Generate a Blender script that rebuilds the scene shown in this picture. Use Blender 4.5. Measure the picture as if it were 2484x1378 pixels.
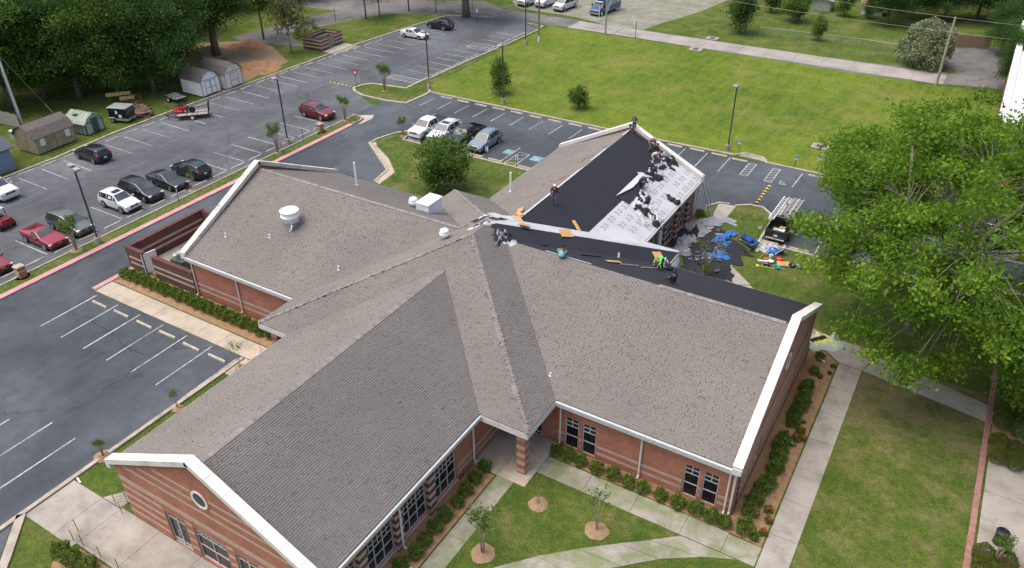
import bpy, bmesh, math, random
import numpy as np
from math import sin, cos, pi, radians, sqrt, atan2, hypot
from mathutils import Vector, Matrix

# ------------------------------------------------------------------ camera, sky, sun, exposure
scn = bpy.context.scene
for o in list(bpy.data.objects): bpy.data.objects.remove(o)
C = scn.collection
FPX, PW, PH = 1928.8, 2484.0, 1378.0
CAMZ = 36.5
_p, _r, _y = radians(32.998), radians(-.558), radians(31.446)
def _cam():
    f0 = Vector((0, cos(_p), -sin(_p))); r0 = Vector((1, 0, 0)); u0 = r0.cross(f0)
    c, s = cos(_r), sin(_r)
    R = c*r0 + s*u0; U = -s*r0 + c*u0
    M = Matrix(((cos(_y), -sin(_y), 0), (sin(_y), cos(_y), 0), (0, 0, 1)))
    return M @ R, M @ U, M @ f0
CR, CU, CF = _cam()
CAMP = Vector((0, 0, CAMZ))
cd = bpy.data.cameras.new('camera'); co = bpy.data.objects.new('camera', cd); C.objects.link(co)
cd.sensor_fit = 'HORIZONTAL'; cd.angle = 2*math.atan(PW/2/FPX); cd.clip_start = .5; cd.clip_end = 3000
co.matrix_world = Matrix(((CR.x, CU.x, -CF.x, 0), (CR.y, CU.y, -CF.y, 0), (CR.z, CU.z, -CF.z, CAMZ), (0, 0, 0, 1)))
scn.camera = co
SUN_EL, SUN_AZ = radians(70), radians(236)      # azimuth measured from +Y towards +X
w = bpy.data.worlds.new('World'); scn.world = w; w.use_nodes = True
nt = w.node_tree
sky = nt.nodes.new('ShaderNodeTexSky'); sky.sky_type = 'NISHITA'; sky.sun_disc = False
sky.sun_elevation = SUN_EL; sky.sun_rotation = SUN_AZ; sky.air_density = 1.0; sky.dust_density = 6.0; sky.ozone_density = 1.0
nt.links.new(sky.outputs[0], nt.nodes['Background'].inputs[0]); nt.nodes['Background'].inputs[1].default_value = .15
sd = bpy.data.lights.new('sun', 'SUN'); so = bpy.data.objects.new('sun', sd); C.objects.link(so)
sd.energy = .6; sd.angle = radians(45); sd.color = (1, .95, .88)
_sd = Vector((sin(SUN_AZ)*cos(SUN_EL), cos(SUN_AZ)*cos(SUN_EL), sin(SUN_EL)))
so.rotation_euler = _sd.to_track_quat('Z', 'Y').to_euler(); so.location = (0, 0, 80)
vs = scn.view_settings; vs.view_transform = 'Standard'; vs.look = 'None'; vs.gamma = 1; vs.use_curve_mapping = False
vs.exposure = .85

# ------------------------------------------------------------------ pixels to places
def ray(px, py): return CR*((px-PW/2)/FPX) - CU*((py-PH/2)/FPX) + CF
def G(px, py, z=0.):
    d = ray(px, py); t = (z-CAMZ)/d.z; p = CAMP + d*t
    return Vector((p.x, p.y, z))
def PL(px, py, ax, c):
    d = ray(px, py); return CAMP + d*((c-CAMP[ax])/d[ax])
def pheight(px, py, b):          # height of the point seen at (px,py) standing over ground point b
    d = ray(px, py); t = hypot(b[0], b[1])/hypot(d.x, d.y); return CAMZ + d.z*t

# ------------------------------------------------------------------ mesh helpers
rnd = random.Random(7); nrng = np.random.default_rng(11)
class MB:
    def __init__(s): s.v = []; s.f = []; s.m = []; s.cm = 0
    def add(s, vs, fs):
        b = len(s.v); s.v += [tuple(v) for v in vs]
        for f in fs: s.f.append([b+i for i in f]); s.m.append(s.cm)
        return s
    def box(s, x0, x1, y0, y1, z0, z1):
        return s.add([(x0,y0,z0),(x1,y0,z0),(x1,y1,z0),(x0,y1,z0),(x0,y0,z1),(x1,y0,z1),(x1,y1,z1),(x0,y1,z1)],
            [(3,2,1,0),(4,5,6,7),(0,1,5,4),(1,2,6,5),(2,3,7,6),(3,0,4,7)])
    def obox(s, c, ax, ay, az, hx, hy, hz, taper=1.0):
        c, ax, ay, az = Vector(c), Vector(ax), Vector(ay), Vector(az); vs = []
        for k, t in ((-1, 1), (1, taper)):
            for i, j in ((-1,-1),(1,-1),(1,1),(-1,1)): vs.append(c + ax*(hx*i*t) + ay*(hy*j*t) + az*(hz*k))
        fl = ax.cross(ay).dot(az) < 0
        fs = [(3,2,1,0),(4,5,6,7),(0,1,5,4),(1,2,6,5),(2,3,7,6),(3,0,4,7)]
        return s.add(vs, [f[::-1] for f in fs] if fl else fs)
    def rbox(s, x, y, z0, z1, lx, ly, a, taper=1.0):
        return s.obox((x, y, (z0+z1)/2), (cos(a), sin(a), 0), (-sin(a), cos(a), 0), (0,0,1), lx/2, ly/2, (z1-z0)/2, taper)
    def bar(s, p, q, w, h=None, up=(0,0,1)):
        p, q = Vector(p), Vector(q); d = (q-p); L = d.length; d.normalize()
        sd = d.cross(Vector(up)); sd = sd.normalized() if sd.length > 1e-4 else Vector((1,0,0)); u = sd.cross(d)
        return s.obox((p+q)/2, d, sd, u, L/2, w/2, (h or w)/2)
    def tube(s, pts, rs, n=8, cap=True):
        pts = [Vector(p) for p in pts]; rs = rs if isinstance(rs, (list, tuple)) else [rs]*len(pts)
        b = len(s.v); ref = None
        for i, p in enumerate(pts):
            d = (pts[min(i+1, len(pts)-1)] - pts[max(i-1, 0)]).normalized()
            if ref is None: ref = Vector((0,0,1)) if abs(d.z) < .9 else Vector((1,0,0))
            a = d.cross(ref).normalized(); e = a.cross(d); ref = e
            for k in range(n):
                t = 2*pi*k/n; s.v.append(tuple(p + a*(rs[i]*cos(t)) + e*(rs[i]*sin(t))))
        for i in range(len(pts)-1):
            for k in range(n):
                k2 = (k+1) % n; s.f.append([b+i*n+k, b+i*n+k2, b+(i+1)*n+k2, b+(i+1)*n+k]); s.m.append(s.cm)
        if cap:
            s.f.append([b+k for k in range(n)][::-1]); s.m.append(s.cm)
            s.f.append([b+(len(pts)-1)*n+k for k in range(n)]); s.m.append(s.cm)
        return s
    def lathe(s, c, prof, n=20, axis=None):
        c = Vector(c); b = len(s.v)
        for r, z in prof:
            for k in range(n):
                t = 2*pi*k/n; v = Vector((r*cos(t), r*sin(t), z))
                if axis is not None: v = axis @ v
                s.v.append(tuple(c+v))
        for i in range(len(prof)-1):
            for k in range(n):
                k2 = (k+1) % n; s.f.append([b+i*n+k, b+i*n+k2, b+(i+1)*n+k2, b+(i+1)*n+k]); s.m.append(s.cm)
        s.f.append([b+k for k in range(n)][::-1]); s.m.append(s.cm)
        s.f.append([b+(len(prof)-1)*n+k for k in range(n)]); s.m.append(s.cm)
        return s
    def prism(s, poly, z0, z1):
        n = len(poly); a = sum(poly[i][0]*poly[(i+1)%n][1]-poly[(i+1)%n][0]*poly[i][1] for i in range(n))
        if a < 0: poly = poly[::-1]
        return s.add([(p[0],p[1],z0) for p in poly]+[(p[0],p[1],z1) for p in poly],
            [list(range(n))[::-1], list(range(n, 2*n))]+[(i,(i+1)%n,n+(i+1)%n,n+i) for i in range(n)])
    def sheet(s, poly, z):
        n = len(poly); a = sum(poly[i][0]*poly[(i+1)%n][1]-poly[(i+1)%n][0]*poly[i][1] for i in range(n))
        if a < 0: poly = poly[::-1]
        return s.add([(p[0],p[1],z) for p in poly], [list(range(n))])
    def slab(s, pts, nrm, th):     # thick polygon in space, pts on top
        nrm = Vector(nrm).normalized(); n = len(pts); P = [Vector(p) for p in pts]
        q = sum(((P[i]-P[0]).cross(P[(i+1)%n]-P[0]) for i in range(1, n-1)), Vector())
        if q.dot(nrm) < 0: P = P[::-1]
        return s.add(P+[p-nrm*th for p in P], [list(range(n)), list(range(n, 2*n))[::-1]]+[(i, n+i, n+(i+1)%n, (i+1)%n) for i in range(n)])
    def ball(s, c, r, sx=1, sy=1, sz=1, n=10, m=7):
        pr = [(max(1e-3, r*sin(pi*i/m)), -r*cos(pi*i/m)) for i in range(m+1)]
        return s.lathe(c, pr, n, Matrix.Diagonal((sx, sy, sz)))
    def mesh(s, name, mats, smooth=False):
        me = bpy.data.meshes.new(name); me.from_pydata(s.v, [], s.f)
        for m in (mats if isinstance(mats, (list, tuple)) else [mats]): me.materials.append(m)
        if isinstance(mats, (list, tuple)) and len(mats) > 1: me.polygons.foreach_set('material_index', s.m)
        if smooth: me.polygons.foreach_set('use_smooth', [True]*len(me.polygons))
        me.update(); return me
    def build(s, name, mat, parent=None, smooth=False, bevel=0):
        o = bpy.data.objects.new(name, s.mesh(name, mat, smooth)); C.objects.link(o)
        if parent: o.parent = parent
        if bevel:
            b = o.modifiers.new('bevel', 'BEVEL'); b.width = bevel; b.segments = 2; b.limit_method = 'ANGLE'
        return o
def link(name, me, parent=None):
    o = bpy.data.objects.new(name, me); C.objects.link(o)
    if parent: o.parent = parent
    return o
def np_mesh(name, V, F, mat, attr=None, smooth=False):
    V = np.asarray(V, np.float32).reshape(-1, 3); F = np.asarray(F, np.int32); k = F.shape[1]
    me = bpy.data.meshes.new(name); me.vertices.add(len(V)); me.vertices.foreach_set('co', V.ravel())
    me.loops.add(F.size); me.loops.foreach_set('vertex_index', F.ravel())
    me.polygons.add(len(F)); me.polygons.foreach_set('loop_start', np.arange(0, F.size, k, dtype=np.int32))
    me.polygons.foreach_set('loop_total', np.full(len(F), k, np.int32))
    if attr is not None:
        a = me.attributes.new('var', 'FLOAT', 'FACE'); a.data.foreach_set('value', np.asarray(attr, np.float32))
    if smooth: me.polygons.foreach_set('use_smooth', np.ones(len(F), bool))
    me.materials.append(mat); me.update(calc_edges=True); me.validate(); return me
def tag(o, label=None, cat=None, group=None, kind=None):
    if label: o['label'] = label
    if cat: o['category'] = cat
    if group: o['group'] = group
    if kind: o['kind'] = kind
    return o
def empty(name, loc=(0,0,0), rz=0, label=None, cat=None, group=None):
    o = bpy.data.objects.new(name, None); C.objects.link(o); o.location = loc; o.rotation_euler = (0, 0, rz)
    o.empty_display_size = .2
    return tag(o, label, cat, group)
KIDS = {}
def kids(o): return [c for c in bpy.data.objects if c.parent == o]
def tree_list(o):
    r = []
    for c in o.children: r.append((c, tree_list(c)))
    return r
def copy_tree(o, parent=None):
    c = o.copy(); C.objects.link(c); c.parent = parent
    for k in ('label', 'group'):
        if parent is None and k in c: del c[k]
    for ch in o.children: copy_tree(ch, c)
    return c
ORD = ['first','second','third','fourth','fifth','sixth','seventh','eighth','ninth','tenth','eleventh','twelfth','thirteenth','fourteenth','fifteenth','sixteenth','seventeenth','eighteenth','nineteenth','twentieth','twenty-first','twenty-second','twenty-third','twenty-fourth','twenty-fifth','twenty-sixth','twenty-seventh','twenty-eighth']

# ------------------------------------------------------------------ materials
class NT:
    def __init__(s, name):
        s.mat = bpy.data.materials.new(name); s.mat.use_nodes = True; s.t = s.mat.node_tree
        s.b = s.t.nodes['Principled BSDF']; s.out = s.t.nodes['Material Output']
    def n(s, ty, props=None, **inp):
        x = s.t.nodes.new('ShaderNode'+ty)
        for k, v in (props or {}).items(): setattr(x, k, v)
        for k, v in inp.items(): s.set(x, k, v)
        return x
    def set(s, node, k, v):
        if k.startswith('i') and k[1:].isdigit(): sk = node.inputs[int(k[1:])]
        else: sk = node.inputs[k.replace('_', ' ')]
        if isinstance(v, tuple) and len(v) == 2 and hasattr(v[0], 'outputs'): s.t.links.new(v[0].outputs[v[1]], sk)
        elif hasattr(v, 'outputs'): s.t.links.new(v.outputs[0], sk)
        else:
            if isinstance(v, tuple) and len(v) == 3 and sk.type == 'RGBA': v = (*v, 1)
            sk.default_value = v
    def pos(s): return s.n('NewGeometry')
    def obj(s): return (s.n('TexCoord'), 'Object')
    def noise(s, vec, scale, detail=4, rough=.55, dist=0.): 
        return s.n('TexNoise', None, Vector=vec, Scale=scale, Detail=float(detail), Roughness=rough, Distortion=dist)
    def ramp(s, fac, stops):
        r = s.n('ValToRGB', None, Fac=fac); e = r.color_ramp.elements
        while len(e) < len(stops): e.new(.5)
        for i, (p, c) in enumerate(stops): e[i].position = p; e[i].color = (*c, 1) if len(c) == 3 else c
        return r
    def mix(s, fac, a, b, mode='MIX'):
        m = s.n('Mix', {'data_type': 'RGBA', 'blend_type': mode}); 
        s.set(m, 'i0', fac); s.set(m, 'i6', a); s.set(m, 'i7', b); return (m, 2)
    def math(s, op, a, b=None, c=None):
        m = s.n('Math', {'operation': op}); s.set(m, 'i0', a)
        if b is not None: s.set(m, 'i1', b)
        if c is not None: s.set(m, 'i2', c)
        return m
    def bump(s, h, strength=.3, dist=.02):
        b = s.n('Bump', None, Height=h, Strength=strength, Distance=dist); s.set(s.b, 'Normal', b)
    def fin(s, col, rough=.8, metal=0., spec=None):
        s.set(s.b, 'Base_Color', col); s.set(s.b, 'Roughness', rough); s.b.inputs['Metallic'].default_value = metal
        if spec is not None: s.b.inputs['Specular IOR Level'].default_value = spec
        return s.mat
def grey(v): return (v, v, v)
def simple(name, col, rough=.6, var=.18, scale=3., metal=0., bump=0., dirt=None, spec=None):
    t = NT(name); g = t.pos(); c2 = tuple(max(0, x*(1-var)) for x in col); c3 = tuple(min(1, x*(1+var)) for x in col)
    n1 = t.noise(g, scale, 5, .6); col_ = t.ramp(n1, [(.3, c2), (.7, c3)])
    if dirt:
        n2 = t.noise(g, scale*.4, 6, .65); m = t.ramp(n2, [(.5, grey(0)), (.72, grey(dirt[1]))]); col_ = t.mix(m, col_, dirt[0])
    if bump: t.bump(n1, bump, .02)
    return t.fin(col_, rough, metal, spec)
def paint(name, col, metal=.0, rough=.28):
    t = NT(name); g = t.pos(); n1 = t.noise(g, 1.3, 3); c = t.ramp(n1, [(.3, tuple(x*.9 for x in col)), (.7, col)])
    t.fin(c, rough, metal); t.b.inputs['Coat Weight'].default_value = .6; t.b.inputs['Coat Roughness'].default_value = .06; return t.mat
M = {}
def grass(name, a, b, c, brown, bamt, bscale=.12, wear=None):
    t = NT(name); g = t.pos()
    big = t.noise(g, .045, 3, .5); mid = t.noise(g, .5, 5, .65); fine = t.noise(g, 9., 4, .7)
    st = t.n('Mapping', None, Vector=g); st.inputs['Scale'].default_value = (.9, .16, 1); st.inputs['Rotation'].default_value = (0, 0, .25)
    strk = t.noise(st, 1.2, 4, .6)
    c1 = t.ramp(t.math('ADD', t.math('MULTIPLY', big, .5), t.math('MULTIPLY', mid, .5)), [(.38, a), (.5, b), (.61, c)])
    m2 = t.ramp(strk, [(.4, grey(0)), (.7, grey(.55))]); c2 = t.mix(m2, c1, tuple(x*y for x, y in zip(c, (1.12, 1.0, .9))))
    bn = t.noise(g, bscale, 6, .7, .4); bm = t.ramp(bn, [(.56-bamt*.12, grey(0)), (.70-bamt*.1, grey(bamt))]); c3 = t.mix(bm, c2, brown)
    cl = t.noise(g, 2.2, 4, .6); c3 = t.mix(.8, c3, t.ramp(cl, [(.3, grey(.68)), (.7, grey(1.3))]), 'MULTIPLY')
    if wear:
        sx = t.n('SeparateXYZ', None, Vector=g); mr = t.n('MapRange', None, Value=(sx, 1)); mr.inputs[1].default_value = wear[0]; mr.inputs[2].default_value = wear[1]
        wn_ = t.ramp(t.noise(g, .45, 6, .7, .3), [(.38, grey(0)), (.6, grey(1))]); c3 = t.mix(t.math('MULTIPLY', t.math('MULTIPLY', mr, wn_), .8), c3, (.24,.175,.11))
    fm = t.ramp(fine, [(.3, grey(.35)), (.66, grey(1.4))]); c4 = t.mix(.8, c3, fm, 'MULTIPLY')
    spk = t.noise(g, 40., 2, .6); c4 = t.mix(.5, c4, t.ramp(spk, [(.3, grey(.5)), (.7, grey(1.4))]), 'MULTIPLY')
    t.bump(t.math('ADD', fine, spk), .8, .06); return t.fin(c4, .95, 0, .15)
M['grass'] = grass('grass_field', (.062,.118,.013), (.104,.165,.018), (.165,.21,.028), (.24,.215,.07), .45)
M['lawn'] = grass('grass_lawn', (.044,.088,.014), (.072,.12,.019), (.108,.145,.029), (.22,.18,.085), .5, .25)
M['lawn_dry'] = grass('grass_dry', (.045,.095,.014), (.08,.125,.02), (.115,.145,.032), (.21,.18,.085), .6, .5, (42., 50.))
def asphalt(name, base, crack=True, stain=1.):
    t = NT(name); g = t.pos()
    n1 = t.noise(g, .10, 5, .6, .3); n2 = t.noise(g, 1.1, 6, .7); n3 = t.noise(g, 60., 3, .7)
    c = t.ramp(n1, [(.32, tuple(x*.66 for x in base)), (.5, base), (.68, tuple(x*1.5 for x in base))])
    c = t.mix(.75, c, t.ramp(n2, [(.25, grey(.75)), (.75, grey(1.25))]), 'MULTIPLY')
    c = t.mix(.6, c, t.ramp(n3, [(.25, grey(.6)), (.75, grey(1.4))]), 'MULTIPLY')
    mp = t.n('Mapping', None, Vector=g); mp.inputs['Scale'].default_value = (1, .12, 1); n5 = t.noise(mp, .8, 5, .6)
    c = t.mix(t.ramp(n5, [(.5, grey(0)), (.75, grey(.35*stain))]), c, tuple(x*1.7 for x in base))
    n6 = t.noise(g, .42, 6, .72, .6); c = t.mix(t.ramp(n6, [(.57, grey(0)), (.67, grey(.6*stain))]), c, tuple(x*.55 for x in base))
    if crack:
        wv = t.n('VectorMath', {'operation': 'ADD'}); t.set(wv, 'i0', g); dn = t.noise(g, .35, 5, .6)
        sc = t.n('VectorMath', {'operation': 'SCALE'}); t.set(sc, 'i0', (dn, 1)); sc.inputs['Scale'].default_value = 2.6; t.set(wv, 'i1', sc)
        vo = t.n('TexVoronoi', {'feature': 'DISTANCE_TO_EDGE'}, Vector=wv, Scale=.085)
        n4 = t.noise(g, .06, 3, .5)
        cm = t.math('MULTIPLY', t.ramp((vo, 0), [(0, grey(1)), (.003, grey(.8)), (.008, grey(0))]), t.ramp(n4, [(.40, grey(0)), (.56, grey(.6))]))
        c = t.mix(cm, c, tuple(x*.3 for x in base))
    t.bump(n3, .4, .01); return t.fin(c, .88, 0, .3)
M['asphalt'] = asphalt('asphalt', (.084,.092,.101))
M['asphalt_dark'] = asphalt('asphalt_dark', (.058,.067,.077), True, .8)
M['asphalt_road'] = asphalt('asphalt_road', (.125,.122,.118), True)
def concrete(name, base, moss=0., scale=.5):
    t = NT(name); g = t.pos(); n1 = t.noise(g, scale, 6, .65, .2); n2 = t.noise(g, 14., 5, .7)
    c = t.ramp(n1, [(.28, tuple(x*.62 for x in base)), (.5, base), (.72, tuple(min(1, x*1.22) for x in base))])
    c = t.mix(.6, c, t.ramp(n2, [(.25, grey(.78)), (.75, grey(1.2))]), 'MULTIPLY')
    n3 = t.noise(g, .9, 7, .75, .5); c = t.mix(t.ramp(n3, [(.54, grey(0)), (.7, grey(.5))]), c, tuple(x*.5 for x in base))
    if moss:
        n4 = t.noise(g, .55, 6, .7, .5); c = t.mix(t.ramp(n4, [(.42, grey(0)), (.6, grey(moss))]), c, (.13,.17,.05))
    t.bump(n2, .25, .01); return t.fin(c, .9, 0, .3)
M['concrete'] = concrete('concrete_walk', (.31,.287,.25))
M['concrete_tan'] = concrete('concrete_tan', (.385,.335,.262))
M['concrete_moss'] = concrete('concrete_moss', (.285,.268,.225), .7)
M['concrete_road'] = concrete('concrete_road', (.29,.27,.245), 0, .25)
M['kerb'] = concrete('kerb_concrete', (.36,.32,.26), 0, 1.2)
M['stop'] = concrete('wheel_stop_concrete', (.47,.42,.32), 0, 1.5)
M['gravel'] = concrete('gravel', (.235,.222,.205), .6, .35)
M['gravel_dark'] = concrete('gravel_dark', (.12,.115,.12), .15, .6)
M['kerb_red'] = simple('kerb_red_paint', (.46,.225,.235), .8, .12, 1.5, dirt=((.42,.34,.32), .75))
M['line'] = None
def worn(name, col, base, lo=.42, hi=.6):
    t = NT(name); g = t.pos(); n = t.noise(g, 3.2, 6, .7); n0 = t.noise(g, .25, 3, .5)
    f = t.ramp(t.math('ADD', t.math('MULTIPLY', n, .7), t.math('MULTIPLY', n0, .4)), [(lo, grey(0)), (hi, grey(1))])
    return t.fin(t.mix(f, base, col), .85)
M['line'] = worn('painted_line', (.52,.52,.51), (.105,.112,.122), .40, .68)
M['yellow_line'] = worn('yellow_paint', (.62,.42,.06), (.2,.16,.09))
M['blue_line'] = worn('blue_paint', (.16,.34,.38), (.10,.14,.16), .36, .7)
def brick(name, ax, c1=(.43,.15,.088), c2=(.30,.098,.06), mortar=(.41,.285,.215)):
    t = NT(name); g = t.pos(); s = t.n('SeparateXYZ', None, Vector=g); cb = t.n('CombineXYZ')
    t.set(cb, 'X', (s, ax)); t.set(cb, 'Y', (s, 2))
    b = t.n('TexBrick', None, Vector=cb, Scale=1.0); t.set(b, 'Color1', c1); t.set(b, 'Color2', c2); t.set(b, 'Mortar', mortar)
    b.inputs['Mortar Size'].default_value = .009; b.inputs['Mortar Smooth'].default_value = .2; b.inputs['Brick Width'].default_value = .26; b.inputs['Row Height'].default_value = .09
    b.inputs['Bias'].default_value = -.1
    n = t.noise(g, .8, 5, .6); c = t.mix(.7, b, t.ramp(n, [(.3, grey(.75)), (.7, grey(1.2))]), 'MULTIPLY')
    t.bump(t.math('SUBTRACT', 1., (b, 1)), .5, .01); return t.fin(c, .9, 0, .2)
M['brick_x'] = brick('brick_wall_x', 0); M['brick_y'] = brick('brick_wall_y', 1)
M['brick_dk_x'] = brick('dark_brick_x', 0, (.13,.052,.045), (.075,.034,.032), (.20,.14,.12)); M['brick_dk_y'] = brick('dark_brick_y', 1, (.13,.052,.045), (.075,.034,.032), (.20,.14,.12))
M['band'] = simple('cast_stone_band', (.43,.325,.25), .85, .15, 2.)
M['coping'] = simple('white_coping', (.66,.64,.60), .6, .06, 1.2, dirt=((.40,.37,.32), .6))
M['coping_old'] = simple('weathered_coping', (.60,.57,.51), .7, .12, 1.5, dirt=((.20,.19,.17), .9))
M['fascia'] = simple('white_fascia', (.64,.62,.585), .5, .06, 1.5, dirt=((.42,.39,.34), .5))
M['downspout'] = simple('downspout_white', (.66,.62,.56), .5, .06, 2.)
M['gutter'] = simple('gutter_grey', (.52,.55,.56), .45, .08, 2.)
M['frame'] = simple('aluminium_frame', (.45,.45,.435), .45, .05, 3.)
def glass(name, col=(.012,.013,.016), rough=.06):
    t = NT(name); g = t.pos(); n = t.noise(g, .7, 3); c = t.ramp(n, [(.3, tuple(x*.6 for x in col)), (.7, tuple(x*1.5 for x in col))]); return t.fin(c, rough, 0, .5)
M['glass'] = glass('window_glass'); M['car_glass'] = glass('car_glass', (.018,.022,.026), .04)
M['windshield'] = glass('windshield_glass', (.045,.06,.068), .12)
def shingle(name, tones):
    t = NT(name); g = t.pos(); a = t.n('Attribute', {'attribute_name': 'var'})
    c = t.ramp((a, 2), [(i/(len(tones)-1), q) for i, q in enumerate(tones)])
    n = t.noise(g, .18, 5, .6); c = t.mix(.8, c, t.ramp(n, [(.3, (.86,.86,.87)), (.7, (1.12,1.1,1.08))]), 'MULTIPLY')
    n2 = t.noise(g, 45., 3, .7); c = t.mix(.6, c, t.ramp(n2, [(.25, grey(.65)), (.75, grey(1.35))]), 'MULTIPLY')
    t.bump(n2, .3, .01); return t.fin(c, .95, 0, .12)
M['shingle'] = shingle('roof_shingle', [(.135,.125,.115), (.178,.165,.152), (.194,.18,.166), (.209,.194,.178), (.23,.213,.196)])
M['deck'] = simple('roof_deck_dark', (.09,.083,.079), .95, .2, 3.)
M['ridge'] = shingle('ridge_cap', [(.17,.157,.147), (.215,.20,.187), (.26,.24,.223)])
def felt(name, col, v=.2):
    t = NT(name); g = t.pos(); n = t.noise(g, 30., 4, .7); n2 = t.noise(g, .5, 5, .6)
    c = t.ramp(n, [(.25, tuple(x*(1-v) for x in col)), (.75, tuple(x*(1+v) for x in col))]); c = t.mix(.7, c, t.ramp(n2, [(.3, grey(.85)), (.7, grey(1.18))]), 'MULTIPLY')
    t.bump(n2, .25, .05); return t.fin(c, .8, 0, .3)
M['felt'] = felt('black_underlayment', (.019,.021,.028), .35)
M['white_sheet'] = felt('white_underlayment', (.43,.445,.465), .08)
M['grey_sheet'] = felt('grey_underlayment', (.23,.245,.26), .15)
M['print'] = simple('printed_mark', (.22,.225,.23), .8, .2, 6.)
M['tan_board'] = simple('tan_board', (.46,.28,.115), .85, .15, 4.)
M['mulch'] = concrete('pine_mulch', (.275,.17,.092), 0, 2.5)
M['straw'] = concrete('pale_straw_mulch', (.265,.18,.11), 0, 3.)
M['dirt'] = concrete('bare_dirt', (.26,.17,.11), .35, .25)
M['red_dirt'] = concrete('red_dirt', (.28,.155,.085), 0, .8)
M['tarp'] = felt('blue_tarp', (.035,.13,.40), .15); M['tarp2'] = felt('teal_tarp', (.36,.44,.38), .12)
M['black'] = simple('black_plastic', (.012,.012,.013), .45, .2, 4.); M['tyre'] = simple('tyre_rubber', (.018,.018,.018), .85, .2, 6.)
M['rim'] = simple('alloy_rim', (.45,.46,.47), .3, .05, 5., .7); M['chrome'] = simple('chrome_trim', (.55,.56,.57), .18, .05, 3., .9)
M['lamp'] = simple('headlamp_lens', (.62,.66,.68), .12, .06, 9.); M['tail'] = simple('tail_lamp_lens', (.32,.012,.012), .2, .1, 8.); M['amber'] = simple('amber_lens', (.6,.2,.02), .2, .1, 8.)
M['plate'] = simple('number_plate', (.7,.7,.68), .5, .04, 9.)
M['metal_dk'] = simple('bronze_pole_metal', (.085,.08,.078), .5, .15, 3., .3); M['metal'] = simple('galvanised_metal', (.42,.43,.43), .45, .12, 3., .5)
M['alu'] = simple('ladder_aluminium', (.56,.56,.55), .4, .08, 4., .4)
M['lamp_head'] = simple('lamp_head_grey', (.30,.29,.28), .5, .12, 3.)
M['wood'] = simple('weathered_wood', (.27,.22,.16), .9, .3, 5., dirt=((.16,.16,.09), .6)); M['wood_pole'] = simple('utility_pole_wood', (.34,.30,.25), .9, .2, 3.)
M['wood_new'] = simple('yellow_timber', (.55,.37,.12), .85, .15, 5.); M['wood_grey'] = simple('grey_timber', (.30,.275,.245), .9, .25, 4.)
M['wood_brown'] = simple('brown_timber', (.19,.125,.085), .9, .3, 5.)
M['shed_wall'] = simple('mossy_shed_siding', (.30,.255,.155), .9, .22, 2.5, dirt=((.13,.14,.06), .75))
M['shed_white'] = simple('white_siding', (.82,.81,.79), .6, .05, 1.5, dirt=((.42,.41,.37), .35)); M['shed_cream'] = simple('cream_siding', (.72,.68,.57), .7, .07, 1.5, dirt=((.35,.31,.24), .45))
M['shed_roof'] = simple('shed_roof_shingle', (.115,.102,.09), .95, .3, 6., dirt=((.09,.085,.07), .7)); M['trim'] = simple('grey_trim', (.24,.25,.255), .7, .1, 4.)
M['greenhouse'] = simple('ribbed_translucent_panel', (.33,.37,.30), .3, .14, 1.5, dirt=((.22,.28,.19), .7)); M['green_frame'] = simple('dark_green_frame', (.035,.085,.065), .6, .2, 4.)
M['house_blue'] = simple('blue_grey_siding', (.19,.245,.31), .8, .1, 2.); M['roof_blue'] = simple('blue_grey_shingle', (.075,.085,.105), .95, .25, 6.)
M['bark'] = simple('tree_bark', (.135,.115,.095), .95, .35, 5., bump=.6); M['bark_pale'] = simple('pale_bark', (.29,.26,.215), .9, .2, 4., bump=.4); M['bark_crape'] = simple('crape_bark', (.37,.27,.20), .85, .2, 8.)
M['skin'] = simple('skin', (.30,.165,.105), .6, .1, 9.); M['hair'] = simple('dark_hair', (.012,.010,.009), .8, .2, 20.)
M['white'] = simple('white_metal_paint', (.76,.76,.74), .4, .05, 2.); M['red'] = simple('red_plastic', (.48,.022,.018), .4, .12, 5.); M['yellow'] = simple('yellow_plastic', (.62,.52,.05), .5, .1, 5.)
M['teal'] = simple('teal_hose', (.03,.32,.36), .5, .1, 5.); M['blue'] = simple('blue_plastic', (.028,.10,.28), .45, .12, 4.); M['navy'] = simple('navy_fabric', (.012,.018,.06), .9, .2, 5.)
M['sign_red'] = simple('sign_red', (.50,.02,.025), .5, .06, 4.); M['sign_blue'] = simple('sign_blue', (.05,.19,.50), .5, .06, 4.); M['sign_white'] = simple('sign_white', (.75,.76,.76), .5, .04, 4.); M['sign_back'] = simple('sign_back_metal', (.40,.41,.41), .5, .06, 4., .3)
M['green_box'] = simple('green_enamel', (.035,.075,.055), .5, .15, 3.); M['rust'] = simple('rusty_steel', (.16,.085,.055), .9, .35, 5.)
def leaf(name, a, b, c, trans=.3):
    t = NT(name); at = t.n('Attribute', {'attribute_name': 'var'}); g = t.pos(); n = t.noise(g, .35, 3, .6)
    f = t.math('ADD', t.math('MULTIPLY', (at, 2), .65), t.math('MULTIPLY', n, .35))
    col = t.ramp(f, [(.15, a), (.5, b), (.85, c)]); t.fin(col, .6, 0, .25)
    tr = t.n('BsdfTranslucent', None, Color=col); mx = t.n('MixShader'); mx.inputs[0].default_value = trans
    t.t.links.new(t.b.outputs[0], mx.inputs[1]); t.t.links.new(tr.outputs[0], mx.inputs[2]); t.t.links.new(mx.outputs[0], t.out.inputs[0]); return t.mat
M['leaf_dark'] = leaf('leaf_dark', (.034,.088,.018), (.063,.135,.028), (.115,.20,.044), .45)
M['leaf_mid'] = leaf('leaf_mid', (.05,.115,.016), (.095,.18,.026), (.16,.25,.042), .4)
M['leaf_bright'] = leaf('leaf_bright', (.07,.16,.013), (.15,.275,.024), (.27,.40,.042), .5)
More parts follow.
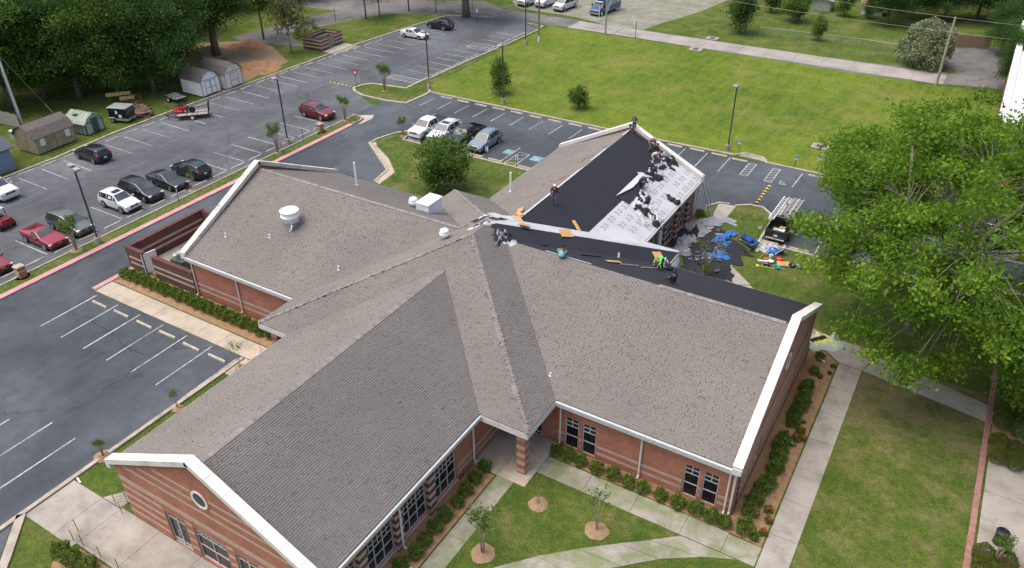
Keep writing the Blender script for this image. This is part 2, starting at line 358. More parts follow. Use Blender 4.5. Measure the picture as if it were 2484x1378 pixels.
M['leaf_shrub'] = leaf('leaf_shrub', (.055,.115,.014), (.12,.195,.026), (.20,.275,.045), .4); M['leaf_pale'] = leaf('leaf_pale', (.15,.19,.09), (.24,.28,.15), (.36,.38,.24))
M['leaf_olive'] = leaf('leaf_olive', (.06,.075,.018), (.11,.125,.03), (.18,.16,.05)); M['leaf_box'] = leaf('leaf_boxwood', (.075,.11,.016), (.125,.165,.024), (.19,.21,.04), .4)
M['petal_red'] = simple('red_petal', (.55,.02,.02), .6, .2, 9.); M['petal_white'] = simple('white_petal', (.8,.78,.75), .6, .05, 9.); M['petal_yellow'] = simple('yellow_petal', (.62,.58,.16), .6, .1, 9.)
# ------------------------------------------------------------------ the ground, lots, kerbs, walks
def struct(name, mb, mat): return tag(mb.build(name, mat), kind='structure')
def rect(x0, x1, y0, y1): return [(x0,y0),(x1,y0),(x1,y1),(x0,y1)]
def arc(cx, cy, r, a0, a1, n=8): return [(cx+r*cos(radians(a0+(a1-a0)*i/n)), cy+r*sin(radians(a0+(a1-a0)*i/n))) for i in range(n+1)]
def gp(s, z=0): return [tuple(G(*map(float, q.split(',')), z))[:2] for q in s.split()]
struct('ground', MB().sheet(rect(-700, 700, -400, 900), 0), M['lawn'])
struct('field', MB().sheet(rect(-64.9, 12, 83, 119.5), .004), M['grass'])
struct('east_lawn', MB().sheet(rect(-1.7, 6.25, 20, 52.5), .004), M['lawn_dry'])
lotA = struct('parking_lot', MB().sheet([(-87,-60),(-66.6,-60),(-66.6,75),(-74,79),(-74,81),(-66.7,84),(-66.2,118),(-71,121),(-84,116.5),(-85,108.5),(-86.4,94),(-87,76),(-87.6,60)], .008), M['asphalt'])
lotB = struct('front_lot', MB().sheet([(-66.6,-60),(-41.25,-60),(-41.25,29.3),(-59.1,29.3),(-59.1,50),(-46,50),(-46,68),(-41.25,70),(-41.25,82.75),(-66.7,82.75),(-66.7,75)], .0085), M['asphalt_dark'])
lotC = struct('rear_lot', MB().sheet([(-41.25,66),(-20,66),(-20,69.5),(-13.6,69.6),(-13.5,65.3),(60,65.3),(60,80),(-5,81.7),(-9,82.75),(-41.25,82.75)], .008), M['asphalt_dark'])
# far roads
struct('street', MB().sheet([(-200,100),(-140,112),(-110,118),(-95,123.8),(-77,125.2),(-63,125.0),(-53,123.4),(-41,124),(-20,124.7),(0,126),(60,131),(60,126),(0,121.5),(-7,119.6),(-20,119.2),(-40,119.7),(-60,120.6),(-66,119.8),(-71,121.2),(-84,117),(-100,110),(-140,104),(-200,92)], .006), M['asphalt_road'])
road = tag(bpy.data.objects.new('concrete_road', None), kind='structure'); C.objects.link(road)
for i in range(14):   # slabs of the concrete road
    x0 = -62+i*4.1
    MB().prism([(x0+.03,119.95+.25*sin(i)*.2),(x0+4.07,119.95),(x0+4.07,124.5),(x0+.03,124.5)], 0, .03).build('slab', M['concrete_road'], road)
struct('back_drive', MB().sheet(gp('1195,42 1100,30 1000,27 900,40 800,60 700,80 735,112 660,108 600,103 560,90 610,78 750,42 870,15 1000,2 1170,2 1215,20'), .007), M['asphalt_road'])
struct('gravel_yard', MB().sheet(gp('1240,2 1420,-20 1600,-10 1700,-12 1790,-10 1700,28 1610,55 1560,72 1500,68 1400,42 1260,20'), .005), M['gravel'])
struct('gravel_patch', MB().sheet(gp('2290,118 2420,112 2460,190 2400,196 2330,180 2280,150'), .005), M['gravel_dark'])
struct('bare_earth', MB().sheet(gp('520,240 640,175 700,150 660,112 590,100 480,105 430,150 470,210'), .004), M['dirt'])
# kerbs
def kerb(name, pts, mat='kerb', w=.16, h=.13, closed=False):
    P = [Vector((p[0], p[1])) for p in pts]; n = len(P); mb = MB(); L = []; Rr = []
    for i in range(n):
        a = P[(i-1) % n] if (closed or i) else None; b = P[(i+1) % n] if (closed or i < n-1) else None
        d1 = (P[i]-a).normalized() if a is not None else None; d2 = (b-P[i]).normalized() if b is not None else None
        d = ((d1 or d2)+(d2 or d1)); d = d.normalized() if d.length > .1 else (d1 or d2)
        nn = Vector((-d.y, d.x)); k = 1/max(.5, nn.dot(Vector((-(d1 or d2).y, (d1 or d2).x))))
        L.append(P[i]+nn*(w/2*k)); Rr.append(P[i]-nn*(w/2*k))
    vs = []
    for i in range(n): vs += [(L[i].x,L[i].y,0),(L[i].x,L[i].y,h),(Rr[i].x,Rr[i].y,h),(Rr[i].x,Rr[i].y,0)]
    fs = []
    for i in range(n if closed else n-1):
        a, b = 4*i, 4*((i+1) % n)
        fs += [(a+1,a+2,b+2,b+1),(a,a+1,b+1,b),(a+2,a+3,b+3,b+2)]
    if not closed: fs += [(0,3,2,1),(4*n-4,4*n-3,4*n-2,4*n-1)]
    mb.add(vs, fs); return struct(name, mb, M[mat])
# median strip with the red fire-lane kerb
med = [(-66.5,-60),(-64.75,-60),(-64.75,69.3)]+arc(-66.0,70.0,1.3,-20,120,6)+[(-66.5,71)]
struct('median', MB().prism(med, 0, .06), M['lawn'])
kerb('kerb', [(-66.5,-60),(-66.5,70.6)]); kerb('red_kerb', [(-64.75,-60),(-64.75,66),(-64.8,68.6)], 'kerb_red', .62, .13)
kerb('kerb', [(-64.8,68.7)]+arc(-66.0,70.0,1.3,-20,120,8)+[(-66.5,70.7)])
struct('median_apron', MB().prism([(-66.2,71.4),(-64.6,70.9),(-64.2,69.2),(-63.9,69.6),(-63.9,71.6),(-64.5,72.6)], .009, .02), M['concrete_tan'])
isl = gp('858,214 880,207 905,204 985,215 1010,203 1040,189')+[(-63.3,82.8),(-63.2,81.6)]+gp('985,251 935,245 880,232 860,222')
struct('island', MB().prism(isl, 0, .06), M['lawn']); kerb('kerb', isl, closed=True, w=.35)
# kerbs along the lots
kerb('kerb', [(-87.1,-60),(-87.1,44),(-87.8,52),(-87.8,60),(-87.1,76),(-86.5,94),(-85.1,108.5)], w=.28)
kerb('kerb', [(-85.1,108.5),(-84.0,116.2),(-78,118.9)]+arc(-77.2,119.9,1.2,-120,20,5)+[(-79,121.5),(-84.5,119)], w=.25)
kerb('kerb', [(-66.6,87.2),(-66.4,96),(-65.8,106.7),(-65.5,116),(-65.9,118.6),(-69,118.8)], w=.25)
kerb('kerb', [(-63.2,82.85),(-30,82.85),(-21.6,83.1)]+[(-20.6,84.1),(-18.6,83.9),(-17.9,82.85),(-9,82.75),(-4,81.7),(6,79)], w=.28)
struct('ramp_pad', MB().prism([(-21.4,83.3),(-20.6,84.3),(-18.6,84.1),(-18.0,83.0)], 0, .05), M['concrete'])
lawnW = [(-59.1,65.2),(-59.1,66.8),(-58.5,69),(-57.6,70.3),(-56.7,70.2),(-56.3,68.0),(-35,68.0),(-35,50),(-46.5,50),(-52.1,57.7),(-52.7,60.6),(-55.8,62.9)]
struct('west_lawn', MB().prism(lawnW, 0, .03), M['lawn']); kerb('kerb', [(-56.4,68.0)]+[(-56.7,70.1),(-57.6,70.2),(-58.5,68.9),(-59.1,66.7),(-59.1,65.2),(-55.8,62.9),(-52.7,60.6),(-52.1,57.8)][0:], w=.25)
kerb('kerb', [(-56.4,68.0),(-35.4,68.0)], w=.25)
struct('kerb_gutter', MB().prism([(-59.3,65.2),(-56,62.8),(-52.9,60.5),(-52.3,57.7),(-51.2,57.3),(-51.6,60.4),(-54.4,62.9),(-57.8,65.0),(-58.7,65.9)], .009, .045), M['concrete_tan'])
kerb('kerb', [(-20.0,69.6),(-19.2,71.0),(-18.2,71.3)], w=.2)
kerb('kerb', [(-17.6,71.2),(-16.4,72.1),(-15.2,72.2),(-14.2,71.3),(-13.65,69.6),(-13.55,65.3),(8,65.3)], w=.22)
kerb('kerb', [(-41.25,-60),(-41.25,29.2)], w=.3)
kerb('red_kerb', [(-59.15,29.4),(-59.2,34.6)], 'kerb_red', .5, .13)
struct('yard_lawn', MB().prism([(-17.5,71.15),(-16.4,72.1),(-15.2,72.2),(-14.2,71.3),(-13.65,69.6),(-13.55,65.2),(-17.5,65.2)], 0, .03), M['lawn']); struct('yard_lawn', MB().prism([(-20.4,67.2),(-20.0,69.6),(-19.25,71.0),(-18.75,66.3),(-20,65.4)], 0, .03), M['lawn'])
# lot markings
def stripe(par, p, q, wd=.1, mat='line', z=.0135):
    p, q = Vector((p[0],p[1])), Vector((q[0],q[1])); d = (q-p).normalized(); n = Vector((-d.y,d.x))*wd/2
    MB().add([(*(p-n),z),(*(q-n),z),(*(q+n),z),(*(p+n),z)], [(0,1,2,3)]).build('stall_line', M[mat], par)
ly = [39.0-2.62*i for i in range(1, 9)][::-1]+[39.0+2.62*i for i in range(0, 15)]+[77.6+2.42*i for i in range(0, 13)]
for y in ly: stripe(lotA, (-85.7+max(0,(y-80))*.1, y), (-80.6+max(0,(y-75))*.1, y-.1))
for i in range(17): stripe(lotA, (-72.9, 25.7+2.6*i), (-68.0, 25.7+2.6*i))
for i in range(12):
    if i != 6: stripe(lotA, (-71.8+.11*i, 88.9+2.28*i), (-66.8+.06*i, 88.9+2.28*i))
def hatch(par, x0, x1, y0, y1, n, alongx=True, mat='line'):
    for p, q in (((x0,y0),(x1,y0)),((x0,y1),(x1,y1)),((x0,y0),(x0,y1)),((x1,y0),(x1,y1))): stripe(par, p, q, .1, mat)
    for i in range(n):
        t = (i+.5)/n
        if alongx: stripe(par, (x0+(x1-x0)*(t-.4/n), y0), (x0+(x1-x0)*(t+.4/n), y1), .1, mat, .0145)
        else: stripe(par, (x0, y0+(y1-y0)*(t-.4/n)), (x1, y0+(y1-y0)*(t+.4/n)), .1, mat, .0145)
hatch(lotA, -72.1, -67.1, 84.7, 86.3, 7); hatch(lotA, -70.6, -66.1, 102.4, 103.8, 7)
for i in range(10): stripe(lotB if i < 8 else lotC, (-61.5+2.72*i, 78.1), (-61.4+2.72*i, 81.3), .1)
for x in (-26.95, -24.35, -21.75): stripe(lotC, (x, 78.1), (x, 82.3), .1)
hatch(lotC, -19.5, -18.7, 78.5, 82.0, 5, False); hatch(lotC, -16.85, -16.1, 78.3, 81.9, 5, False); stripe(lotC, (-13.9, 78.2), (-13.8, 82.1))
for i in range(5): stripe(lotB, (-53.8+2.62*i, 68.3), (-53.8+2.62*i, 73.0), .1)
hatch(lotB, -42.7, -41.4, 68.3, 71.8, 3, False)
def access(par, x, y, sq=True, rz=0):        # wheelchair symbol on the asphalt
    if sq: MB().sheet(rect(x-.62, x+.62, y-.62, y+.62), .0128).build('blue_square', M['blue_line'], par)
    m = MB(); z = .0155; P = [(-.25,.32),(-.08,.05),(.12,.05),(.28,-.25),(.42,-.2)]
    for a, b in zip(P[:-1], P[1:]):
        a, b = Vector((x+a[0],y+a[1])), Vector((x+b[0],y+b[1])); d = (b-a).normalized(); n = Vector((-d.y,d.x))*.045
        m.add([(*(a-n),z),(*(b-n),z),(*(b+n),z),(*(a+n),z)], [(0,1,2,3)]); z += .0006
    A = arc(x-.02, y-.12, .3, 120, 330, 12); B = arc(x-.02, y-.12, .22, 120, 330, 12); z += .001
    for i in range(12): m.add([(*A[i],z),(*A[i+1],z),(*B[i+1],z),(*B[i],z)], [(0,3,2,1)])
    m.sheet(arc(x-.3, y+.42, .09, 0, 315, 7), z); m.build('wheelchair_symbol', M['line'], par)
access(lotB, -43.8, 71.3); access(lotC, -40.2, 71.2); access(lotC, -15.0, 78.7, False)
for i in range(7): stripe(lotB, (-58.1+2.76*i, 23.9), (-58.2+2.76*i, 29.0), .11)
for i, (x, a, b) in enumerate(((-55.4,8,18.6),(-52.6,6,16.5),(-49.9,6,16.5),(-47.1,5,17.8),(-44.4,4,17.7),(-60.9,9,18))): stripe(lotB, (x, a), (x+.05, b), .11)
for i in range(8): stripe(lotC, (-11.4+2.75*i, 65.7), (-11.4+2.75*i, 70.2), .11)
# walks: separate slabs with joints
def walk(name, slabs, mat, par=None):
    r = tag(bpy.data.objects.new(name, None), kind='structure'); C.objects.link(r)
    for k, s in enumerate(slabs):
        cx = sum(p[0] for p in s)/len(s); cy = sum(p[1] for p in s)/len(s)
        q = [(cx+(p[0]-cx)*(1-.012/max(.1,abs(p[0]-cx))), cy+(p[1]-cy)*(1-.012/max(.1,abs(p[1]-cy)))) for p in s]
        MB().prism(q, 0, .035+.004*rnd.random()).build('slab', M[mat] if isinstance(mat, str) else M[mat[k % len(mat)]], r)
    return r
walk('west_walk', [rect(-59.0+2.45*i, -59.0+2.45*(i+1), 29.35, 31.0) for i in range(8)], 'concrete_tan')
walk('porch_walk', [rect(-39.4, -36.3, 29.35, 31.1), rect(-39.4, -36.3, 31.1, 33.2), rect(-41.1,-39.4,27.3,29.3)], 'concrete_tan')
walk('east_walk', [rect(-3.35, -1.75, 30.2+2.95*i, 33.15+2.95*i) for i in range(7)]+[[(-3.3,50.9),(-1.75,50.9),(-1.0,53.8),(-4.6,53.8),(-4.9,52.2)],[(-1.75,50.9),(9,49.0),(9,50.6),(-1.0,53.2)]], 'concrete')
walk('front_walk', [[(-17.0+3.1*i,30.45),(-13.9+3.1*i,30.45),(-13.9+3.1*i,32.0),(-17.0+3.1*i,32.0)] for i in range(3)]+[rect(-7.7,-5.3,30.45,32.0),rect(-5.3,-3.4,30.45,31.9)], 'concrete_moss')
walk('porch', [[(-20.8,29.0),(-19,29.0),(-19,33.3),(-20.8,33.3)],[(-19,29.0),(-17.0,29.0),(-17.0,33.3),(-19,33.3)]], 'concrete_tan')
walk('side_walk', [rect(-18.95,-17.75,29.0-2.6*(i+1),29.0-2.6*i) for i in range(6)], 'concrete_moss')
cw = [((-7.6,30.4),(-4.4,30.42)),((-9.0,29.2),(-6.1,29.6)),((-10.4,28.1),(-8.0,28.3)),((-12.2,26.6),(-9.6,26.8)),((-13.9,25.0),(-11.5,25.0)),((-15.5,23.2),(-13.2,22.8)),((-17,21),(-14.9,20.6)),((-17.6,19.2),(-15.6,18.6))]
walk('curved_walk', [[cw[i][0],cw[i][1],cw[i+1][1],cw[i+1][0]] for i in range(len(cw)-1)], 'concrete_moss')
walk('front_plaza', [rect(-41.05,-38.3,12.2,15.38),rect(-38.3,-36.6,12.2,15.38),[(-38.3,15.4),(-36.7,15.4),(-36.5,16.9),(-37.2,16.9)],rect(-36.6,-33.2,12.5,15.49),rect(-33.2,-29.8,12.5,15.49),rect(-29.8,-26.4,12.5,15.49),rect(-26.4,-23,12.5,15.49),rect(-23,-19.8,12.5,15.49)], ('concrete','concrete','concrete','concrete'))
walk('north_walk', [gp('1702,505 1745,490 1790,499 1770,505 1760,512'), gp('1745,490 1700,480 1695,470 1720,478')], 'concrete') if 0 else None
walk('yard_walk', [[(-19.2,71.0),(-17.5,71.2),(-17.6,66.2),(-18.7,66.4)],[(-18.7,66.3),(-17.6,66.1),(-16.2,62.8),(-18.2,61.9)],[(-18.2,61.8),(-16.1,62.7),(-14.2,60.0),(-16,59.2)],[(-16,59.1),(-14.2,59.9),(-12.0,57.9),(-13.4,57.2)],[(-13.4,57.1),(-12.0,57.8),(-9.0,55.0),(-10.2,54.2)],[(-10.2,54.1),(-9,54.9),(-4.4,53.9),(-5,52.6)]], 'concrete')
plz = [rect(6.75+2.4*j, 6.75+2.4*(j+1), 46.0-3.2*(i+1), 46.0-3.2*i) for i in range(5) for j in range(4)]
walk('brick_edged_plaza', plz, 'concrete')
pb = tag(bpy.data.objects.new('brick_border', None), kind='structure'); C.objects.link(pb)
M['paver'] = simple('brick_paver', (.30,.15,.125), .9, .25, 3., dirt=((.30,.24,.20), .5))
bm_ = MB().box(-.17,.17,-.085,.085,0,.045).mesh('paver', M['paver'])
for i in range(150):
    o = link('brick', bm_, pb); o.location = (6.44+rnd.uniform(-.01,.01), 31.0+i*.182, rnd.uniform(-.006,.004)); o.rotation_euler = (0,0,rnd.uniform(-.02,.02))
bm2 = MB().box(-.085,.085,-.17,.17,0,.045).mesh('paver', M['paver'])
for k, (x0, y0) in enumerate(((6.72,46.2),(6.72,37.9))):
    for i in range(28):
        o = link('brick', bm2, pb); o.location = (x0+i*.182, y0+.0, rnd.uniform(.012,.02))
struct('plaza_bed', MB().prism(rect(6.7, 12, 46.4, 51), 0, .03), M['mulch']); struct('plaza_bed', MB().prism(rect(6.8, 9.6, 34.6, 37.7), .045, .06), M['mulch'])
# planting beds
struct('east_bed', MB().prism([(-5.58,32.05),(-3.45,31.95),(-3.45,50.8),(-4.9,52.1),(-5.58,52.1)], 0, .045), M['mulch'])
struct('south_bed', MB().prism([(-17.0,32.1),(-5.6,32.06),(-5.6,33.28),(-17.0,33.28)], 0, .045), M['mulch'])
struct('court_bed', MB().prism([(-20.7,15.6),(-19.05,15.6),(-19.05,28.9),(-20.7,28.9)], 0, .045), M['mulch'])
struct('west_bed', MB().prism([(-59.0,31.1),(-39.5,31.1),(-39.5,33.3),(-59.0,33.3)], 0, .045), M['mulch'])
struct('north_bed', MB().prism([(-20.4,54),(-19.3,54),(-19.3,67),(-20.4,67)], 0, .045), M['mulch'])
struct('lower_bed', MB().prism([(-36.9,11.5),(-36,10.4),(-30,10.2),(-30,12.4),(-36.2,12.4)], 0, .045), M['mulch'])
kerb('kerb', [(-41.2,12.1),(-38.9,9.8),(-36.2,6.8)], w=.5)
struct('lower_lane', MB().sheet([(-41.25,11.6),(-38.6,9.0),(-35.5,5.6),(-41.25,0)], .0095), M['asphalt'])
# ------------------------------------------------------------------ the brick building
ZE, K = 4.1, .45
PX0, PX1, PY0, PY1 = -38.8, -17.0, 29.35, 53.45
KPX = .45; ZA = ZE+KPX*(PX1-PX0)/2; KPY = KPX; YR0, YR1 = PY0+(PX1-PX0)/2, PY1-(PX1-PX0)/2
W1 = (-36.0, -20.3, 15.9); W2 = (32.85, 50.8, -50.6); W3 = (-35.0, -20.0, 66.9); W4 = (32.8, 51.0, -5.9)
def zr(w): return ZE+K*(w[1]-w[0])/2
def roofz(x, y):
    x = np.asarray(x, float); y = np.asarray(y, float); NEG = np.full(np.broadcast(x, y).shape, -9.)
    pyr = np.minimum(np.minimum(ZE+KPX*(x-PX0), ZE+KPX*(PX1-x)), np.minimum(ZE+KPY*(y-PY0), ZE+KPY*(PY1-y)))
    r = np.where(pyr >= ZE-1e-6, pyr, NEG)
    a = ZE+K*np.minimum(x-W1[0], W1[1]-x); r = np.maximum(r, np.where((a >= ZE-1e-6) & (y > W1[2]) & (y < 41), a, NEG))
    a = ZE+K*np.minimum(x-W3[0], W3[1]-x); r = np.maximum(r, np.where((a >= ZE-1e-6) & (y < W3[2]) & (y > 41), a, NEG))
    a = ZE+K*np.minimum(y-W2[0], W2[1]-y); r = np.maximum(r, np.where((a >= ZE-1e-6) & (x > W2[2]) & (x < -28), a, NEG))
    a = ZE+K*np.minimum(y-W4[0], W4[1]-y); r = np.maximum(r, np.where((a >= ZE-1e-6) & (x < W4[2]) & (x > -28), a, NEG))
    return r
def onroof(px, py):
    d = ray(px, py); lo = (12-CAMZ)/d.z; hi = (ZE-.3-CAMZ)/d.z; t = lo
    while t < hi:
        p = CAMP+d*t
        if p.z <= float(roofz(p.x, p.y)): return p
        t += .05
    return CAMP+d*hi
def rpt(x, y, dz=0.): return Vector((x, y, float(roofz(x, y))+dz))
bld = empty('brick_building', (-28, 41, 0), 0, 'large one-storey red brick building with cross-shaped grey shingle roof, partly stripped to black underlayment', 'building')
class _P:  # children keep world coordinates
    pass
def part(mb, name, mat, parent=None, smooth=False, bevel=0, stuff=False):
    o = mb.build(name, mat, parent or bld, smooth, bevel)
    if (parent or bld) is bld: o.matrix_parent_inverse = Matrix.Translation((28, -41, 0))
    if stuff: o['kind'] = 'stuff'
    return o
def npart(me, name, stuff=False):
    o = link(name, me, bld); o.matrix_parent_inverse = Matrix.Translation((28, -41, 0))
    if stuff: o['kind'] = 'stuff'
    return o
# ---- roof deck
def plane_poly(pts, zf): return [(x, y, zf(x, y)) for x, y in pts]
y2r = (W2[0]+W2[1])/2; y4r = (W4[0]+W4[1])/2; x1r = (W1[0]+W1[1])/2; x3r = (W3[0]+W3[1])/2; ax, ay = (PX0+PX1)/2, (PY0+PY1)/2
fW1E = lambda x, y: ZE+K*(W1[1]-x); fW1W = lambda x, y: ZE+K*(x-W1[0]); fW3E = lambda x, y: ZE+K*(W3[1]-x); fW3W = lambda x, y: ZE+K*(x-W3[0])
fW2S = lambda x, y: ZE+K*(y-W2[0]); fW2N = lambda x, y: ZE+K*(W2[1]-y); fW4S = lambda x, y: ZE+K*(y-W4[0]); fW4N = lambda x, y: ZE+K*(W4[1]-y)
fPS = lambda x, y: ZE+KPY*(y-PY0); fPN = lambda x, y: ZE+KPY*(PY1-y); fPE = lambda x, y: ZE+KPX*(PX1-x); fPW = lambda x, y: ZE+KPX*(x-PX0)
RO = .03
decks = [([(W1[1],W1[2]),(W1[1],36),(x1r,40),(x1r,W1[2])], fW1E), ([(W1[0],W1[2]),(W1[0],36),(x1r,40),(x1r,W1[2])], fW1W),
 ([(W3[1],W3[2]),(W3[1],47),(x3r,43),(x3r,W3[2])], fW3E), ([(W3[0],W3[2]),(W3[0],47),(x3r,43),(x3r,W3[2])], fW3W),
 ([(W2[2],W2[0]),(-33,W2[0]),(-29,y2r),(W2[2],y2r)], fW2S), ([(W2[2],W2[1]),(-33,W2[1]),(-29,y2r),(W2[2],y2r)], fW2N),
 ([(W4[2],W4[0]),(-23,W4[0]),(-27,y4r),(W4[2],y4r)], fW4S), ([(W4[2],W4[1]),(-23,W4[1]),(-27,y4r),(W4[2],y4r)], fW4N),
 ([(PX0,PY0),(PX1,PY0),(ax,YR0)], fPS), ([(PX0,PY1),(PX1,PY1),(ax,YR1)], fPN), ([(PX1,PY0),(PX1,PY1),(ax,YR1),(ax,YR0)], fPE), ([(PX0,PY0),(PX0,PY1),(ax,YR1),(ax,YR0)], fPW)]
for pts, f in decks:
    part(MB().slab([(x, y, f(x, y)) for x, y in pts], (0, 0, 1), .06), 'roof_deck', M['deck'])
# ---- shingle tabs, real pieces joined per slope
def shingles(o, ad, bd, L, Rn, k, f, cond=None, sx=.30, sy=.145):
    o = np.array(o); ad = np.array(ad, float); bd = np.array(bd, float); eh = sy/sqrt(1+k*k)
    n = int(Rn/eh)+1; A0 = []; A1 = []; B0 = []
    for i in range(n):
        b = i*eh; a = -nrng.uniform(0, sx)
        ws = nrng.choice([.62,.8,1.,1.2,1.35], int(L/sx*1.35)+8)*sx; e = a+np.cumsum(ws); s = np.concatenate([[a], e[:-1]])
        ok = (s < L-.02) & (e > .02); s = np.clip(s[ok], 0, L); e = np.clip(e[ok], 0, L)
        A0.append(s); A1.append(e); B0.append(np.full(len(s), b))
    A0 = np.concatenate(A0); A1 = np.concatenate(A1); B0 = np.concatenate(B0); B1 = np.minimum(B0+eh*1.04, Rn)
    cx = o[0]+ad[0]*(A0+A1)/2+bd[0]*(B0+B1)/2; cy = o[1]+ad[1]*(A0+A1)/2+bd[1]*(B0+B1)/2
    zp = f(cx, cy)+0*cx; rz = roofz(cx, cy); keep = (zp > rz-.09) & (zp < rz+.05)
    if cond is not None: keep &= cond(cx, cy)
    A0, A1, B0, B1 = A0[keep], A1[keep], B0[keep], B1[keep]; m = len(A0)
    gap = np.where(nrng.random(m) < .3, nrng.uniform(.02, .045, m), .005); A1 = np.maximum(A1-gap, A0+.02)
    h = RO+nrng.choice([.012,.016,.022], m, p=[.4,.3,.3])
    def P(a, b, dz):
        x = o[0]+ad[0]*a+bd[0]*b; y = o[1]+ad[1]*a+bd[1]*b; return np.stack([x, y, f(x, y)+dz+0*x], 1)
    V = np.stack([P(A0,B0,h), P(A1,B0,h), P(A1,B1,RO*.55+0*h), P(A0,B1,RO*.55+0*h), P(A0,B0,0*h), P(A1,B0,0*h)], 1)
    b = (np.arange(m)*6)[:, None]
    flip = ad[0]*bd[1]-ad[1]*bd[0] < 0
    q = [np.array([0,1,2,3]), np.array([4,5,1,0]), np.array([1,5,2,2]), np.array([4,0,3,3])]
    F = []
    for r in q[:2]: F.append(b+(r[::-1] if flip else r))
    F = np.concatenate(F); col = nrng.normal(.56, .09, m); dk = nrng.random(m) < .008; col = np.where(dk, nrng.uniform(.0,.25,m), col)
    col = np.clip(col, 0, 1); return V.reshape(-1, 3), F, np.concatenate([col, col*.25])  # front edges toned darker: the course step shadow is put into the colour
SH = [((W1[1],W1[2]), (0,1), (-1,0), 24, W1[1]-x1r, K, fW1E, None), ((W1[0],W1[2]), (0,1), (1,0), 24, x1r-W1[0], K, fW1W, None),
 ((W3[0],W3[2]), (0,-1), (1,0), 24, x3r-W3[0], K, fW3W, lambda x, y: y > 43),
 ((W2[2],W2[0]), (1,0), (0,1), 22.5, y2r-W2[0], K, fW2S, None), ((W2[2],W2[1]), (1,0), (0,-1), 22.5, W2[1]-y2r, K, fW2N, None),
 ((W4[2],W4[0]), (-1,0), (0,1), 21.5, y4r-W4[0], K, fW4S, None),
 ((PX0,PY0), (1,0), (0,1), PX1-PX0, YR0-PY0, KPY, fPS, None), ((PX0,PY1), (1,0), (0,-1), PX1-PX0, PY1-YR1, KPY, fPN, lambda x, y: x < x3r-.2),
 ((PX0,PY0), (0,1), (1,0), PY1-PY0, ax-PX0, KPX, fPW, None), ((PX1,PY0), (0,1), (-1,0), PY1-PY0, PX1-ax, KPX, fPE, lambda x, y: y < y4r+.3)]
for s in SH:
    V, F, a = shingles(*s); npart(np_mesh('shingles', V, F, M['shingle'], a), 'shingles', True)
def caps(p, q, wd=.17, dz=.05, step=.21):
    p, q = Vector(p), Vector(q); d = q-p; L = d.length; d.normalize(); sd = d.cross(Vector((0,0,1))).normalized(); n = int(L/step); V = []; F = []; at = []
    for i in range(n):
        a = p+d*(i*step); b = p+d*(i*step+step*1.05); c = max(0, min(1, rnd.gauss(.5, .25)))
        for e, h in ((a, dz+.03), (b, dz+.008)):
            for s in (-1, 0, 1):
                g = e+sd*(s*wd); zz = float(roofz(g.x, g.y)); V.append((g.x, g.y, (max(zz, e.z-.12) if s else e.z)+h))
        k = i*6; F += [(k,k+1,k+4,k+3),(k+1,k+2,k+5,k+4)]; at += [c, c]
        V_ = None
    F = [f[::-1] for f in F]
    npart(np_mesh('ridge_caps', V, F, M['ridge'], at), 'ridge_caps', True)
ZP = Vector((ax, YR0, ZA)); ZQ = Vector((ax, YR1, ZA)); caps(ZP, ZQ)
caps((x1r, 16, zr(W1)), (x1r, PY0+(zr(W1)-ZE)/KPY, zr(W1))); caps((W2[2]+.3, y2r, zr(W2)), (PX0+(zr(W2)-ZE)/KPX, y2r, zr(W2)))
caps((W4[2]-.3, y4r, zr(W4)), (-14.5, y4r, zr(W4)))
caps((PX1, PY0, ZE), ZP); caps((PX0, PY0, ZE), ZP); caps((PX0, PY1, ZE), ZQ)
# ---- underlayment
def roofpoly(pts, f, dz, name, mat, th=.006, label=None):
    o = part(MB().slab([(x, y, f(x, y)+dz) for x, y in pts], (0,0,1), th), name, M[mat])
    if label: o['label'] = label
    return o
roofpoly([(W4[2],W4[1]),(-20.9,W4[1]),(-25.4,y4r+.5),(-25,y4r+.02),(W4[2],y4r+.02)], fW4N, .016, 'black_underlayment', 'felt', label='black underlayment on the rear slope of the right wing')
roofpoly([(PX1,PY1-.02),(PX1,50.6),(-26.2,y4r-.3),(ax,y4r-.6),(ax,YR1)], fPE, .016, 'black_underlayment', 'felt', label='black underlayment on the centre hip')
xb = -23.3
roofpoly([(x3r+.02,W3[2]),(x3r+.02,44.5),(xb+.15,48.8),(xb+.15,W3[2])], fW3E, .014, 'black_underlayment', 'felt', label='black underlayment on the upper half of the rear wing')
for i in range(4):   # white sheets lapped like courses
    xa = xb+(W3[1]-xb)*i/4; xz = xb+(W3[1]-xb)*(i+1)/4
    roofpoly([(xa-.12,W3[2]),(xa-.12,48.6+.8*i),(xz,49.2+.8*(i+1)),(xz,W3[2])], fW3E, .034-.005*i, 'white_underlayment', 'white_sheet')
roofpoly([(x3r-.6,PY1),(PX1,PY1-.01),(ax+.05,YR1+.08),(x3r-.9,43.6)], fPN, .02, 'white_underlayment', 'white_sheet', label='white underlayment on the back of the centre hip')
roofpoly([(PX1,PY1),(PX1,PY1-.28),(ax+.3,YR1+.0),(ax,YR1)], fPE, .026, 'white_hip_strip', 'white_sheet')
roofpoly([(x3r,46.5),(x3r-.28,46.5),(x3r-.28,56.5),(x3r,57.5)], fW3W, .07, 'white_ridge_strip', 'white_sheet'); roofpoly([(x3r-.02,58.7),(x3r-.26,58.7),(x3r-.26,61.6),(x3r-.02,61.9)], fW3W, .07, 'white_ridge_strip', 'white_sheet')
roofpoly([(x3r+.0,W3[2]-1.6),(x3r-.24,W3[2]-1.6),(x3r-.24,W3[2]-.1),(x3r,W3[2]-.1)], fW3W, .07, 'white_ridge_strip', 'white_sheet')
